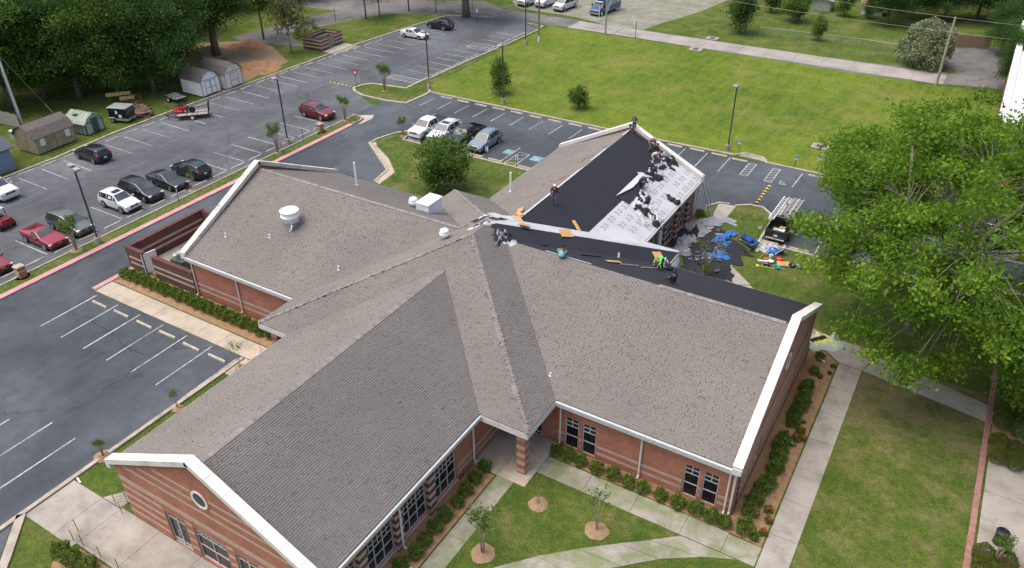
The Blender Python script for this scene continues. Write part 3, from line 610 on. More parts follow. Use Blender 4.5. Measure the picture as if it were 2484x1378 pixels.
roofpoly([(-22.9,y4r+.02),(-22.9,y4r+.28),(-19.4,y4r+.28),(-19.4,y4r+.02)], fW4N, .07, 'white_ridge_strip', 'white_sheet')
pm = MB()   # printed marks on the white sheets
for i in range(4):
    for j in range(11):
        x0 = xb+(W3[1]-xb)*(i+.42)/4+rnd.uniform(-.05,.05); y0 = 51.5+i*1.0+j*1.38+(i % 2)*.6
        if y0 > W3[2]-.5 or (j+i*3) % 7 == 5: continue
        for k in range(2):
            for (dx, dy, wx, wy) in ((-.2,0,.13,.2),(-.03,.03,.07,.3),(.12,-.04,.15,.16),(.12,.18,.08,.14)):
                xx, yy = x0+dx+rnd.uniform(-.02,.02), y0+dy+k*.52; pm.add([(a, b, fW3E(a, b)+.040-.005*i) for a, b in ((xx,yy),(xx+wx,yy),(xx+wx,yy+wy),(xx,yy+wy))], [(0,1,2,3)])
part(pm, 'printed_marks', M['print'], stuff=True)
# ---- walls with openings
def wall_run(name, o, u, n, L, h, ops, mat, th=.3, z0=0, parent=None):
    o, u, n = Vector(o), Vector(u), Vector(n); mb = MB()
    def bx(a0, a1, b0, b1):
        if a1-a0 > .01 and b1-b0 > .01: mb.obox(o+u*((a0+a1)/2)-n*(th/2)+Vector((0,0,(b0+b1)/2)), u, n, (0,0,1), (a1-a0)/2, th/2, (b1-b0)/2)
    a = 0
    for (p, q, b0, b1) in sorted(ops): bx(a, p, z0, h); bx(p, q, z0, b0); bx(p, q, b1, h); a = q
    bx(a, L, z0, h); return part(mb, name, M[mat], parent)
def bands(o, u, n, L, zs, ops, t=.2, pr=.012, parent=None):
    o, u, n = Vector(o), Vector(u), Vector(n)
    for z in zs:
        z, tt = (z if isinstance(z, tuple) else (z, t)); mb = MB(); a = 0
        def bx(p, q):
            if q-p > .02: mb.obox(o+u*((p+q)/2)+n*(pr/2-.02)+Vector((0,0,z)), u, n, (0,0,1), (q-p)/2, pr/2+.02, tt/2)
        for (p, q, b0, b1) in sorted(ops):
            if b0 < z < b1: bx(a, p); a = q
        bx(a, L); part(mb, 'stone_band', M['band'], parent)
def window(o, u, n, w_, h_, kind, rec=.12, name='window'):
    o, u, n = Vector(o)-Vector(n)*rec, Vector(u), Vector(n); up = Vector((0,0,1))
    r = empty(name); r.parent = bld; r.location = o; r.matrix_parent_inverse = Matrix.Translation((28,-41,0)); fb = MB(); o = Vector((0,0,0))
    def B(a0, a1, b0, b1, d, th=None): fb.obox(o+u*((a0+a1)/2)+up*((b0+b1)/2), u, n, up, (a1-a0)/2, d/2, (b1-b0)/2)
    e = .06; B(0,e,0,h_,.1); B(w_-e,w_,0,h_,.1); B(e,w_-e,0,e,.096); B(e,w_-e,h_-e,h_,.096); panes = []
    if kind == 'A':
        z1, z2, z3 = .36*h_, .66*h_, .83*h_; cs = [e+(w_-2*e)*i/3 for i in range(4)]
        for c in cs[1:3]: B(c-.03,c+.03,e,h_-e,.08)
        for z in (z1,z2): B(e,w_-e,z-.025,z+.025,.07)
        B(e,w_-e,z3-.02,z3+.02,.07)
        for i in range(3):
            m = (cs[i]+cs[i+1])/2; B(m-.02,m+.02,z2,h_-e,.06)
            for a, b in ((e,z1),(z1,z2)): panes.append((cs[i],cs[i+1],a,b))
            for a, b in ((z2,z3),(z3,h_-e)): panes += [(cs[i],m,a,b),(m,cs[i+1],a,b)]
    elif kind == 'B':
        z1, z2, z3 = .40*h_, .72*h_, .86*h_; m = w_/2
        for z in (z1,z2,z3): B(e,w_-e,z-.03,z+.03,.08)
        B(m-.03,m+.03,z2,h_-e,.07); panes = [(e,w_-e,e,z1),(e,w_-e,z1,z2),(e,m,z2,z3),(m,w_-e,z2,z3),(e,m,z3,h_-e),(m,w_-e,z3,h_-e)]
    elif kind == 'D':
        m = w_/2; B(m-.06,m+.06,e,h_-e,.08); B(e,w_-e,.25,.33,.07); B(e,w_-e,h_-.45,h_-.38,.07); panes = [(e,m,e,h_-e),(m,w_-e,e,h_-e)]
        hb = MB()
        for s in (-1,1): hb.tube([o+u*(m+s*.12)+up*.85+n*.04, o+u*(m+s*.12)+up*.85+n*.1, o+u*(m+s*.12)+up*1.25+n*.1, o+u*(m+s*.12)+up*1.25+n*.04], .018, 6)
        part(hb, 'handle', M['alu'], r)
    elif kind == 'E':
        z1, z2 = .42*h_, .76*h_; m = w_/2; B(m-.03,m+.03,e,z2,.08)
        for z in (z1,z2): B(e,w_-e,z-.025,z+.025,.07)
        zc = [z2,(z2+h_-e)/2,h_-e]; B(e,w_-e,zc[1]-.02,zc[1]+.02,.07)
        for a, b in ((e,z1),(z1,z2)): panes += [(e,m,a,b),(m,w_-e,a,b)]
        for i in range(6):
            c0, c1 = e+(w_-2*e)*i/6, e+(w_-2*e)*(i+1)/6
            if i: B(c0-.02,c0+.02,z2,h_-e,.065)
            for k in range(2): panes.append((c0,c1,zc[k],zc[k+1]))
    part(fb, 'frame', M['frame'], r)
    for (a0,a1,b0,b1) in panes:
        part(MB().obox(o+u*((a0+a1)/2)+up*((b0+b1)/2)-n*.01, u, n, up, (a1-a0)/2-.005, .008, (b1-b0)/2-.005), 'pane', M['glass'], r)
    return r
def sill(o, u, n, w_, z): part(MB().obox(Vector(o)+Vector(u)*(w_/2)+Vector((0,0,z))+Vector(n)*.02, u, n, (0,0,1), w_/2+.04, .1, .05), 'sill', M['band'])
HW = 3.66
# front wing: east wall with four tall windows
y0 = 15.5; ops = [(25.0-y0-3.0*i, 27.35-y0-3.0*i, .2, 2.62) for i in range(4)]; ops[3] = (16.05-y0, 18.35-y0, .2, 2.62)
wall_run('wall', (-20.8, y0+.3, 0), (0,1,0), (1,0,0), 33.6-y0-.3, HW, [(a-.3,b-.3,c,d) for a,b,c,d in ops], 'brick_y')
bands((-20.8, 27.45, 0), (0,1,0), (1,0,0), 5.8, [1.1,.55], [])
for i, (a, b, c, d) in enumerate(ops):
    window((-20.8, y0+a, c), (0,1,0), (1,0,0), b-a, d-c, 'A'); sill((-20.8, y0+a, 0), (0,1,0), (1,0,0), b-a, c-.06)
for i in range(3):    # piers between the windows, banded
    yc = 24.65-3.0*i; pr = part(MB().box(-20.79,-20.55,yc-.3,yc+.3,0,3.3), 'pier', M['brick_dk_y'])
    for z in (.35,.95,1.55,2.15,2.75): part(MB().box(-20.8,-20.53,yc-.315,yc+.315,z-.13,z+.13), 'stone_band', M['band'], None)
wall_run('wall', (-35.5, 33.4, 0), (0,-1,0), (-1,0,0), 33.4-15.8, HW, [], 'brick_y')
# front gable (faces the plaza)
gops = [(-31.95+35.5, -30.35+35.5, .02, 2.5), (-29.6+35.5, -27.15+35.5, .2, 2.62), (-26.45+35.5, -24.85+35.5, .02, 2.5)]
wall_run('wall', (-35.5, 15.5, 0), (1,0,0), (0,-1,0), 14.7, HW, gops, 'brick_x')
def gable_prism(axis, c0, c1, lo, hi, zs, zp, mat):   # upper triangle of a gable wall
    m = (lo+hi)/2; P = [(lo,HW),(hi,HW),(hi,zs),(m,zp),(lo,zs)]; mb = MB(); n = 5
    mk = (lambda a, z, c: (a, c, z)) if axis == 'x' else (lambda a, z, c: (c, a, z))
    fs = [list(range(n)), list(range(n,2*n))[::-1]]+[(i, i+n, (i+1)%n+n, (i+1)%n) for i in range(n)]
    mb.add([mk(a,z,c0) for a,z in P]+[mk(a,z,c1) for a,z in P], fs); o = part(mb, 'gable_wall', M[mat])
    b_ = bmesh.new(); b_.from_mesh(o.data); bmesh.ops.recalc_face_normals(b_, faces=b_.faces); b_.to_mesh(o.data); b_.free(); return o
gable_prism('x', 15.5, 15.8, -35.6, -20.7, 4.3, zr(W1)+.38, 'brick_x')
bands((-35.5,15.5,0), (1,0,0), (0,-1,0), 14.7, [(3.27,.36)], []); bands((-35.5,15.5,0), (1,0,0), (0,-1,0), 3.4, [2.62,1.95,1.3,.65], []); bands((-24.7,15.5,0), (1,0,0), (0,-1,0), 3.9, [2.62,1.95,1.3,.65], [])
bands((-30.25,15.5,0), (1,0,0), (0,-1,0), .55, [2.62,1.95,1.3,.65], []); bands((-27.05,15.5,0), (1,0,0), (0,-1,0), .5, [2.62,1.95,1.3,.65], [])
for z in (4.45, 5.1, 5.75):
    a = (z-4.25)/K+.5; bands((-35.6+a,15.5,0), (1,0,0), (0,-1,0), 14.9-2*a, [z], [(7.45-a-.62,7.45-a+.62,4.9,6.15)], .17)
for i, (a, b, c, d) in enumerate(gops): window((-35.5+a, 15.5, c), (1,0,0), (0,-1,0), b-a, d-c, ('D','E','D')[i], name=('door','window','door')[i])
def round_window(c, n, u):
    n, u = Vector(n), Vector(u); R3 = Matrix((u, Vector((0,0,1)), n)).transposed(); r = empty('window'); r.parent = bld; r.location = c; r.matrix_parent_inverse = Matrix.Translation((28,-41,0)); N_ = 28; m = MB(); b = 0
    pr = [(.46,-.1),(.46,.05),(.6,.05),(.6,-.1)]; vs = []
    for k in range(N_):
        t = 2*pi*k/N_
        for rr, d in pr: vs.append(R3 @ Vector((rr*cos(t), rr*sin(t), d)))
    m.add(vs, [(4*k+j, 4*k+(j+1)%4, 4*((k+1)%N_)+(j+1)%4, 4*((k+1)%N_)+j) for k in range(N_) for j in range(4)]); part(m, 'frame', M['white'], r)
    g = MB().lathe((0,0,0), [(.47,.012),(.47,.022)], N_, R3); part(g, 'pane', M['glass'], r)
    rg = MB(); vs = []
    for k in range(N_):
        t = 2*pi*k/N_
        for rr, d in ((.6,-.02),(.6,.02),(.74,.02),(.74,-.02)): vs.append(R3 @ Vector((rr*cos(t), rr*sin(t), d)))
    rg.add(vs, [(4*k+j, 4*k+(j+1)%4, 4*((k+1)%N_)+(j+1)%4, 4*((k+1)%N_)+j) for k in range(N_) for j in range(4)]); part(rg, 'brick_surround', M['brick_x'], r)
round_window((-28.15, 15.5, 5.52), (0,-1,0), (1,0,0))
# right wing
ops4 = [(-16.55+17.1,-15.6+17.1,.1,2.56),(-15.34+17.1,-14.4+17.1,.1,2.56),(-8.7+17.1,-7.78+17.1,.1,2.56),(-7.54+17.1,-6.62+17.1,.1,2.56)]
wall_run('wall', (-17.1,33.3,0), (1,0,0), (0,-1,0), 11.2, HW, ops4, 'brick_x'); wall_run('wall', (-20.5,33.3,0), (1,0,0), (0,-1,0), 3.4, HW, [(.5,2.3,.02,2.4)], 'brick_x')
window((-20.0,33.3,.02), (1,0,0), (0,-1,0), 1.8, 2.38, 'D', name='door')
bands((-17.1,33.3,0), (1,0,0), (0,-1,0), 11.2, [1.1,.55], [(a-.06,b+.06,c,d) for a,b,c,d in ops4])
for a, b, c, d in ops4: window((-17.1+a,33.3,c), (1,0,0), (0,-1,0), b-a, d-c, 'B')
wall_run('wall', (-5.9,50.5,0), (-1,0,0), (0,1,0), 14.4, HW, [], 'brick_x')
wall_run('wall', (-5.6,33.3,0), (0,1,0), (1,0,0), 17.2, HW, [(4.0,5.0,.4,2.5),(11.8,12.8,.4,2.5)], 'brick_y')
for a in (4.0,11.8): window((-5.6,33.3+a,.4), (0,1,0), (1,0,0), 1.0, 2.1, 'B')
gable_prism('y', -5.6, -5.9, 33.2, 50.6, 4.3, zr(W4)+.38, 'brick_y'); round_window((-5.6,y4r,5.5), (1,0,0), (0,1,0))
bands((-5.6,33.3,0), (0,1,0), (1,0,0), 17.2, [(3.2,.3),2.6,1.95,1.3,.65], [(3.94,5.06,.4,2.6),(11.74,12.86,.4,2.6)])
for z in (4.5,5.15,5.8,6.45):
    a = (z-4.25)/K+.5; bands((-5.6,33.2+a,0), (0,1,0), (1,0,0), 17.4-2*a, [z], [(8.7-a-.62,8.7-a+.62,4.9,6.1)], .17)
qb = MB()
for i in range(14): qb.box(-5.605,-5.56+.02*(i % 2),33.28,33.6+.25*(i % 2),.26*i,.26*i+.13)
part(qb, 'corner_quoins', M['brick_dk_y'])
# left wing
wall_run('wall', (-50.9,33.4,0), (1,0,0), (0,-1,0), 15.3, HW, [], 'brick_x'); bands((-50.9,33.4,0), (1,0,0), (0,-1,0), 12.2, [1.22,.68], [])
wall_run('wall', (-50.9,50.3,0), (0,-1,0), (-1,0,0), 16.9, HW, [], 'brick_y'); gable_prism('y', -50.9, -50.6, 33.3, 50.4, 4.3, zr(W2)+.38, 'brick_y'); wall_run('wall', (-35,50.3,0), (-1,0,0), (0,1,0), 15.6, HW, [], 'brick_x')
# rear wing
ops3 = [(54.2-50,55.6-50,.2,2.62)]+[(56.7-50+2.85*i, 58.75-50+2.85*i, .2, 2.62) for i in range(4)]; ops3[-1] = (65.1-50, 66.6-50, .2, 2.62)
wall_run('wall', (-20.5,50,0), (0,1,0), (1,0,0), 17.0, HW, ops3, 'brick_y')
for a, b, c, d in ops3: window((-20.5,50+a,c), (0,1,0), (1,0,0), b-a, d-c, 'A')
for yc in (56.1, 59.15, 62.0, 64.8):
    part(MB().box(-20.49,-20.27,yc-.28,yc+.28,0,3.3), 'pier', M['brick_dk_y'])
    for z in (.35,.95,1.55,2.15,2.75): part(MB().box(-20.5,-20.255,yc-.29,yc+.29,z-.13,z+.13), 'stone_band', M['band'])
wall_run('wall', (-34.5,67.0,0), (0,-1,0), (-1,0,0), 17, HW, [], 'brick_y'); wall_run('wall', (-20.8,67.2,0), (-1,0,0), (0,1,0), 13.4, HW, [], 'brick_x'); gable_prism('x', 67.2, 66.9, -34.6, -20.4, 4.3, zr(W3)+.38, 'brick_x')
# floor inside so no light leaks
part(MB().box(-35.1,-21.2,15.9,33.8,.005,.03), 'floor_slab', M['concrete'])
# ---- coping stones along the gables
def coping(axis, c0, c1, lo, hi, zs, zp, mat, ext=.35):
    m = (lo+hi)/2; up = Vector((0,0,1))
    mk = (lambda a, z, c: Vector((a, c, z))) if axis == 'x' else (lambda a, z, c: Vector((c, a, z)))
    wv = mk(0,0,1)-mk(0,0,0); cm = (c0+c1)/2; hw = abs(c1-c0)/2
    for s, e in ((lo-ext, m), (hi+ext, m)):
        sl = (zp-zs)/abs(m-lo); p = mk(s, zs-sl*ext, cm); q = mk(e, zp, cm); d = (q-p); L = d.length; d.normalize(); n = max(2, round(L/1.25)); nn = wv.cross(d); nn = nn if nn.z > 0 else -nn
        for i in range(n):
            a, b = L*i/n+.006, L*(i+1)/n-.006+(.1 if i == n-1 else 0)
            part(MB().obox(p+d*((a+b)/2)+nn*rnd.uniform(-.004,.004), d, wv, nn, (b-a)/2, hw, .16), 'coping_stone', M[mat])
        part(MB().obox(p-d*.02-up*.28+d*.12, mk(1,0,0)-mk(0,0,0), wv, up, .18, hw-.02, .2), 'kneeler_stone', M[mat])
coping('x', 15.32, 15.92, -35.7, -20.6, 4.42, zr(W1)+.52, 'coping'); coping('y', -5.95, -5.4, 33.1, 50.7, 4.42, zr(W4)+.52, 'coping')
coping('y', -51.05, -50.5, 33.2, 50.5, 4.42, zr(W2)+.52, 'coping_old'); coping('x', 66.8, 67.35, -34.7, -20.3, 4.42, zr(W3)+.52, 'coping')
# ---- fascia, soffit, gutters, downspouts
def eave(p, q, n, gut=True):
    p, q, n = Vector((*p,0)), Vector((*q,0)), Vector((*n,0)); u = (q-p).normalized(); L = (q-p).length
    part(MB().obox((p+q)/2+n*.0+Vector((0,0,3.84)), u, n, (0,0,1), L/2, .02, .22), 'fascia', M['fascia'])
    part(MB().obox((p+q)/2-n*.27+Vector((0,0,3.67)), u, n, (0,0,1), L/2-.03, .25, .012), 'soffit', M['fascia'])
    if gut: part(MB().obox((p+q)/2+n*.075+Vector((0,0,3.97)), u, n, (0,0,1), L/2, .05, .07), 'gutter', M['gutter'])
eave((W1[1],15.95),(W1[1],PY0-.03),(1,0)); eave((W1[0],15.95),(W1[0],PY0-.03),(-1,0)); eave((W1[1]+.03,PY0),(PX1+.02,PY0),(0,-1),False); eave((PX1,PY0+.03),(PX1,W4[0]-.02),(1,0),False)
eave((PX0-.02,PY0),(W1[0]-.03,PY0),(0,-1),False); eave((PX0,PY0+.03),(PX0,W2[0]-.02),(-1,0),False); eave((PX1+.02,W4[0]),(W4[2]+.3,W4[0]),(0,-1)); eave((PX1,W4[1]),(W4[2]+.3,W4[1]),(0,1))
eave((W2[2]-.2,W2[0]),(PX0-.03,W2[0]),(0,-1)); eave((W2[2]-.2,W2[1]),(PX0,W2[1]),(0,1)); eave((PX0,W2[1]+.1),(PX0,PY1),(-1,0),False); eave((PX0,PY1),(W3[0],PY1),(0,1),False)
eave((W3[0],PY1),(W3[0],66.8),(-1,0)); eave((W3[1],PY1+.02),(W3[1],66.8),(1,0)); eave((W3[1],PY1),(PX1,PY1),(0,1),False); eave((PX1,W4[1]+.1),(PX1,PY1-.02),(1,0),False)
def spout(x, y, n, out=.42, base=.15, foot=True):
    n = Vector((*n,0)); p = Vector((x,y,0)); m = MB().tube([p+n*out+Vector((0,0,3.92)), p+n*(out*.9)+Vector((0,0,3.7)), p+n*.1+Vector((0,0,3.35)), p+n*.1+Vector((0,0,base+.15)), p+n*.28+Vector((0,0,base-.03))], .065, 6); part(m, 'downspout', M['downspout'])
spout(-20.8,29.15,(1,0)); spout(-20.55,21.65,(1,0),.3,.2); spout(-16.85,33.3,(0,-1)); spout(-11.4,33.3,(0,-1)); spout(-6.05,33.3,(0,-1)); spout(-5.75,33.3,(0,-1),.2)
spout(-50.75,33.4,(0,-1)); spout(-45.6,33.4,(0,-1)); spout(-20.5,64.8,(1,0),.35); spout(-20.35,67.0,(1,0),.3)
for x, y in ((-17.75,30.1),(-38.05,30.1),(-38.05,52.6)):
    cm_ = part(MB().box(x-.27,x+.27,y-.27,y+.27,0,3.66), 'column', M['brick_x'])
    for z in (.3,.95,1.6,2.25,2.9,3.5): part(MB().box(x-.285,x+.285,y-.285,y+.285,z-.12,z+.12), 'stone_band', M['band'])
# valley debris on the eave corner, rooftop vents
def vent_at(px, py): return onroof(px, py)
def rpart(mb, name, mat, parent=None, **k): return part(mb, name, mat, parent, **k)
p = vent_at(708, 548); a = p
v = part(MB().box(a.x-.5,a.x+.5,a.y-.5,a.y+.5,a.z-.35,a.z+.42), 'exhaust_fan', M['metal']); v['label'] = 'large white drum exhaust fan on a square curb'
o = part(MB().lathe((a.x,a.y,a.z+.4), [(.5,0),(.68,.12),(.72,.5),(.74,.52),(.74,.58),(.7,.6),(.72,.95),(.76,1.0),(.7,1.02),(.64,.75)], 28), 'drum', M['white'], None, True); part(MB().lathe((a.x,a.y,a.z+1.0), [(.53,0),(.55,.25),(.5,.34),(.25,.4)], 28), 'fan_cap', M['white'], None, True)
part(MB().tube([(a.x+.6,a.y-.5,a.z+.5),(a.x+.75,a.y-.75,a.z+.3),(a.x+.55,a.y-.85,a.z+.05)], .035, 6), 'conduit', M['white'])
def mushroom(px, py, s):
    a = vent_at(px, py); part(MB().lathe(a, [(.26*s,-.3*s),(.26*s,.25*s),(.3*s,.3*s),(.42*s,.34*s),(.42*s,.62*s),(.36*s,.66*s),(.38*s,.7*s),(.34*s,.86*s),(.15*s,.92*s)], 18), 'roof_vent', M['white'], None, True)
    part(MB().box(a.x-.3*s,a.x+.3*s,a.y-.3*s,a.y+.3*s,a.z-.25*s,a.z+.12*s), 'vent_curb', M['metal'])
mushroom(1004, 503, .95); mushroom(1079, 580, .9)
a = vent_at(1043, 514); lb = part(MB().box(a.x-.55,a.x+.55,a.y-.9,a.y+.9,a.z-.3,a.z+1.05), 'louvred_vent', M['white']); lb['label'] = 'white louvred intake hood'
for i in range(8):
    z = a.z+.02+i*.125; lo = part(MB().box(a.x-.6,a.x+.6,a.y-.95,a.y+.95,z,z+.055), 'louvre', M['white'])
part(MB().box(a.x-.63,a.x+.63,a.y-.98,a.y+.98,a.z+1.05,a.z+1.12), 'hood_top', M['white'])
for px, py, h in ((548,575,.35),(655,577,.3),(822,655,.35),(1335,912,.25)):
    a = vent_at(px, py); part(MB().tube([(a.x,a.y,a.z-.1),(a.x,a.y,a.z+h)], .06, 8), 'vent_pipe', M['white']); part(MB().lathe(a, [(.16,-.08),(.14,.05),(.07,.1)], 10), 'pipe_flashing', M['metal'])
for px, py, ty in ((866,450,393),(1239,465,418)):
    a = vent_at(px, py); h = pheight(px, ty, a)-a.z; part(MB().tube([(a.x,a.y,a.z-.15),(a.x,a.y,a.z+h)], .09, 8), 'tall_vent_pipe', M['white'])
    part(MB().lathe(a, [(.24,-.12),(.2,.06),(.1,.12)], 10), 'pipe_flashing', M['metal'])
# patches where shingles are missing
for px, py, s in ((1362,433,.5),(1318,450,.2),(1335,440,.16),(1413,390,.45),(1428,382,.5),(1465,357,.25),(1133,548,.25),(1130,551,.2)):
    a = onroof(px, py); th = rnd.uniform(-.3,.3); P = [(a.x+s*(cos(th)*u_-sin(th)*v_)*.9, a.y+s*(sin(th)*u_+cos(th)*v_)*1.1) for u_, v_ in ((-.5,-1),(.4,-.8),(.5,.7),(0,1),(-.45,.6))]
    part(MB().slab([(x, y, float(roofz(x, y))+.068) for x, y in P], (0,0,1), .006), 'bare_patch', M['wood_brown'])
# mechanical yard
yd = empty('yard_enclosure', (-55,38,0), 0, 'dark brick screen wall around the mechanical yard left of the left wing', 'enclosure')
def ypart(mb, name, mat, **k):
    o = mb.build(name, M[mat], yd); o.matrix_parent_inverse = Matrix.Translation((55,-38,0)); return o
ypart(MB().box(-59.1,-57.25,33.25,33.55,0,2.12), 'wall', 'brick_dk_x'); ypart(MB().box(-56.0,-50.95,33.25,33.55,0,2.12), 'wall', 'brick_dk_x'); ypart(MB().box(-59.4,-59.1,33.25,41.5,0,2.12), 'wall', 'brick_dk_y'); ypart(MB().box(-59.1,-50.95,41.2,41.5,0,2.12), 'wall', 'brick_dk_x')
for z in (1.3,.75):
    for x0, x1 in ((-59.1,-57.25),(-56.0,-50.97)): ypart(MB().box(x0,x1,33.235,33.26,z-.1,z+.1), 'stone_band', 'band')
    ypart(MB().box(-59.12,-59.08,33.6,41.19,z-.1,z+.1), 'stone_band', 'band')
ypart(MB().box(-59.43,-59.07,33.22,41.53,2.12,2.2), 'coping', 'brick_dk_y'); ypart(MB().box(-59.05,-57.2,33.21,33.59,2.12,2.195), 'coping', 'brick_dk_x'); ypart(MB().box(-56.05,-50.97,33.21,33.59,2.12,2.195), 'coping', 'brick_dk_x')
g_ = ypart(MB().obox((-57.2,33.85,1.05), (.18,.98,0), (.98,-.18,0), (0,0,1), .65, .04, .95), 'gate', 'white')
struct('yard_pad', MB().prism(rect(-59.0,-51,33.6,41.2), 0, .04), M['concrete'])
for i, (x, y, s, lab) in enumerate(((-55.3,35.5,.95,'green boxed air conditioning unit nearest the yard gate'),(-54.6,38.6,1.0,'green boxed air conditioning unit behind the first one'))):
    e = empty('air_conditioner', (x,y,.04), .1, lab, 'air conditioner', 'yard air conditioners')
    MB().box(-.75*s,.75*s,-.6*s,.6*s,.05,1.15*s).build('casing', M['green_box'], e, bevel=.03); MB().lathe((0,0,1.15*s), [(.45,0),(.45,.04),(.42,.05)], 20).build('fan_grille', M['black'], e)
    for k in range(7): MB().box(-.76*s,.76*s,-.61*s,.61*s,.15+.14*k,.18+.14*k).build('louvre', M['metal_dk'], e)
    MB().box(-.8*s,.8*s,-.65*s,.65*s,0,.05).build('base', M['concrete'], e)
e = empty('duct_box', (-56.4,36.2,.04), .2, 'white metal duct box beside the green air conditioner', 'duct'); MB().box(-.5,.5,-.35,.35,0,.8).build('casing', M['white'], e, bevel=.03); MB().box(-.3,.3,-.25,.25,.8,.95).build('lid', M['metal'], e, bevel=.02)
# ------------------------------------------------------------------ vehicles
PAINT = dict(white=paint('white_paint', (.62,.625,.63)), black=paint('black_paint', (.010,.010,.012)), navy=paint('dark_navy_paint', (.012,.014,.022)), red=paint('red_paint', (.27,.012,.022), .25), maroon=paint('dark_red_paint', (.20,.014,.022), .3),
    green=paint('grey_green_paint', (.115,.135,.12), .5), silver=paint('silver_blue_paint', (.30,.34,.39), .55), charcoal=paint('charcoal_paint', (.028,.03,.034), .3), blue=paint('blue_paint', (.035,.085,.18), .2))
ST = {
 'sedan': dict(st=[(2.42,.34,.58,.60,.70,.62),(2.32,.22,.70,.72,.84,.74),(1.5,.2,.84,.87,.92,.80),(.95,.2,.92,.96,.92,.76),(.2,.2,.95,1.40,.92,.62),(-.5,.2,.95,1.45,.92,.62),(-1.15,.2,.97,1.38,.92,.60),(-1.85,.22,1.0,1.05,.90,.70),(-2.3,.26,.96,.99,.84,.72),(-2.42,.36,.78,.80,.74,.66)], ws=3, rw=6, sw=[(4,5),(5,6)], r=.33, wx=(1.48,-1.38), hl=.66, tl=.86),
 'coupe': dict(st=[(2.4,.32,.62,.64,.78,.68),(2.28,.2,.76,.78,.92,.8),(1.3,.2,.88,.92,.95,.82),(.75,.2,.93,.97,.95,.78),(0,.2,.95,1.30,.95,.62),(-.6,.2,.97,1.33,.95,.6),(-1.0,.2,1.0,1.27,.95,.58),(-1.8,.22,1.02,1.04,.95,.72),(-2.3,.26,1.0,1.03,.9,.74),(-2.4,.36,.8,.82,.8,.68)], ws=3, rw=6, sw=[(4,5)], r=.36, wx=(1.45,-1.42), hl=.70, tl=.88),
 'suv': dict(st=[(2.3,.36,.66,.68,.70,.6),(2.2,.24,.82,.85,.86,.75),(1.45,.22,.98,1.02,.93,.8),(.95,.22,1.04,1.09,.94,.78),(.25,.22,1.06,1.60,.94,.66),(-.7,.22,1.06,1.68,.94,.68),(-1.6,.22,1.08,1.62,.93,.66),(-1.95,.24,1.10,1.52,.92,.62),(-2.2,.28,1.08,1.14,.90,.70),(-2.3,.36,.85,.87,.82,.68)], ws=3, rw=7, sw=[(4,5),(5,6),(6,7)], r=.37, wx=(1.38,-1.34), hl=.80, tl=1.0),
 'minivan': dict(st=[(2.5,.34,.62,.64,.72,.62),(2.4,.22,.78,.81,.88,.76),(1.75,.2,.95,.99,.96,.82),(1.35,.2,1.02,1.08,.97,.80),(.35,.2,1.05,1.62,.98,.68),(-.6,.2,1.05,1.73,.98,.70),(-1.8,.2,1.06,1.70,.97,.69),(-2.25,.24,1.08,1.58,.96,.65),(-2.45,.28,1.06,1.14,.93,.72),(-2.52,.36,.85,.87,.86,.7)], ws=3, rw=7, sw=[(4,5),(5,6),(6,7)], r=.35, wx=(1.6,-1.45), hl=.78, tl=1.05),
 'pickup': dict(st=[(2.9,.42,.86,.88,.80,.72),(2.82,.3,1.05,1.08,.97,.86),(1.9,.3,1.14,1.18,1.0,.86),(1.45,.3,1.18,1.22,1.0,.82),(.75,.3,1.2,1.80,1.0,.72),(0,.3,1.2,1.87,1.0,.72),(-.75,.3,1.2,1.83,1.0,.72),(-.88,.3,1.2,1.72,1.0,.70),(-.93,.3,1.18,1.22,.98,.7)], ws=3, rw=7, sw=[(4,5),(5,6)], r=.42, wx=(1.85,-1.85), hl=.95, tl=1.0, bed=True),
 'van': dict(st=[(2.75,.4,.9,.92,.85,.75),(2.68,.3,1.05,1.08,.97,.88),(1.95,.3,1.25,1.3,1.0,.86),(1.75,.3,1.3,1.36,1.0,.86),(1.1,.3,1.32,2.0,1.0,.82),(0,.3,1.32,2.08,1.0,.84),(-1.4,.3,1.32,2.08,1.0,.84),(-2.55,.3,1.32,2.05,1.0,.83),(-2.72,.35,1.25,1.95,.98,.8),(-2.78,.4,1.2,1.24,.96,.8)], ws=3, rw=8, sw=[(4,5),(5,6),(6,7)], r=.38, wx=(1.85,-1.65), hl=.98, tl=1.1)}
def ring(s):
    x, zb, zl, zt, w_, wt = s
    h = [(0,zb),(w_*.82,zb),(w_*.97,zb+.1),(w_,zb+(zl-zb)*.5),(w_*.975,zl),(wt+.02,zt-.05*(zt-zl > .2)-.004),(wt*.86,zt),(0,zt+.015)]
    return [(x, y, z) for y, z in h]+[(x, -y, z) for y, z in h[-2:0:-1]]
def patch(q, off=.012, sh=.07, n=2):     # window pane lying on a body quad
    q = [Vector(p) for p in q]; c = sum(q, Vector())/4; nn = (q[2]-q[0]).cross(q[3]-q[1]).normalized()
    if nn.dot(c-Vector((c.x,0,.5))) < 0: q = q[::-1]; nn = -nn
    p = [c+(v-c)*(1-sh)+nn*off for v in q]; b = [v-nn*.03 for v in p]
    return MB().add(p+b, [(0,1,2,3),(0,4,5,1),(1,5,6,2),(2,6,7,3),(3,7,4,0)])
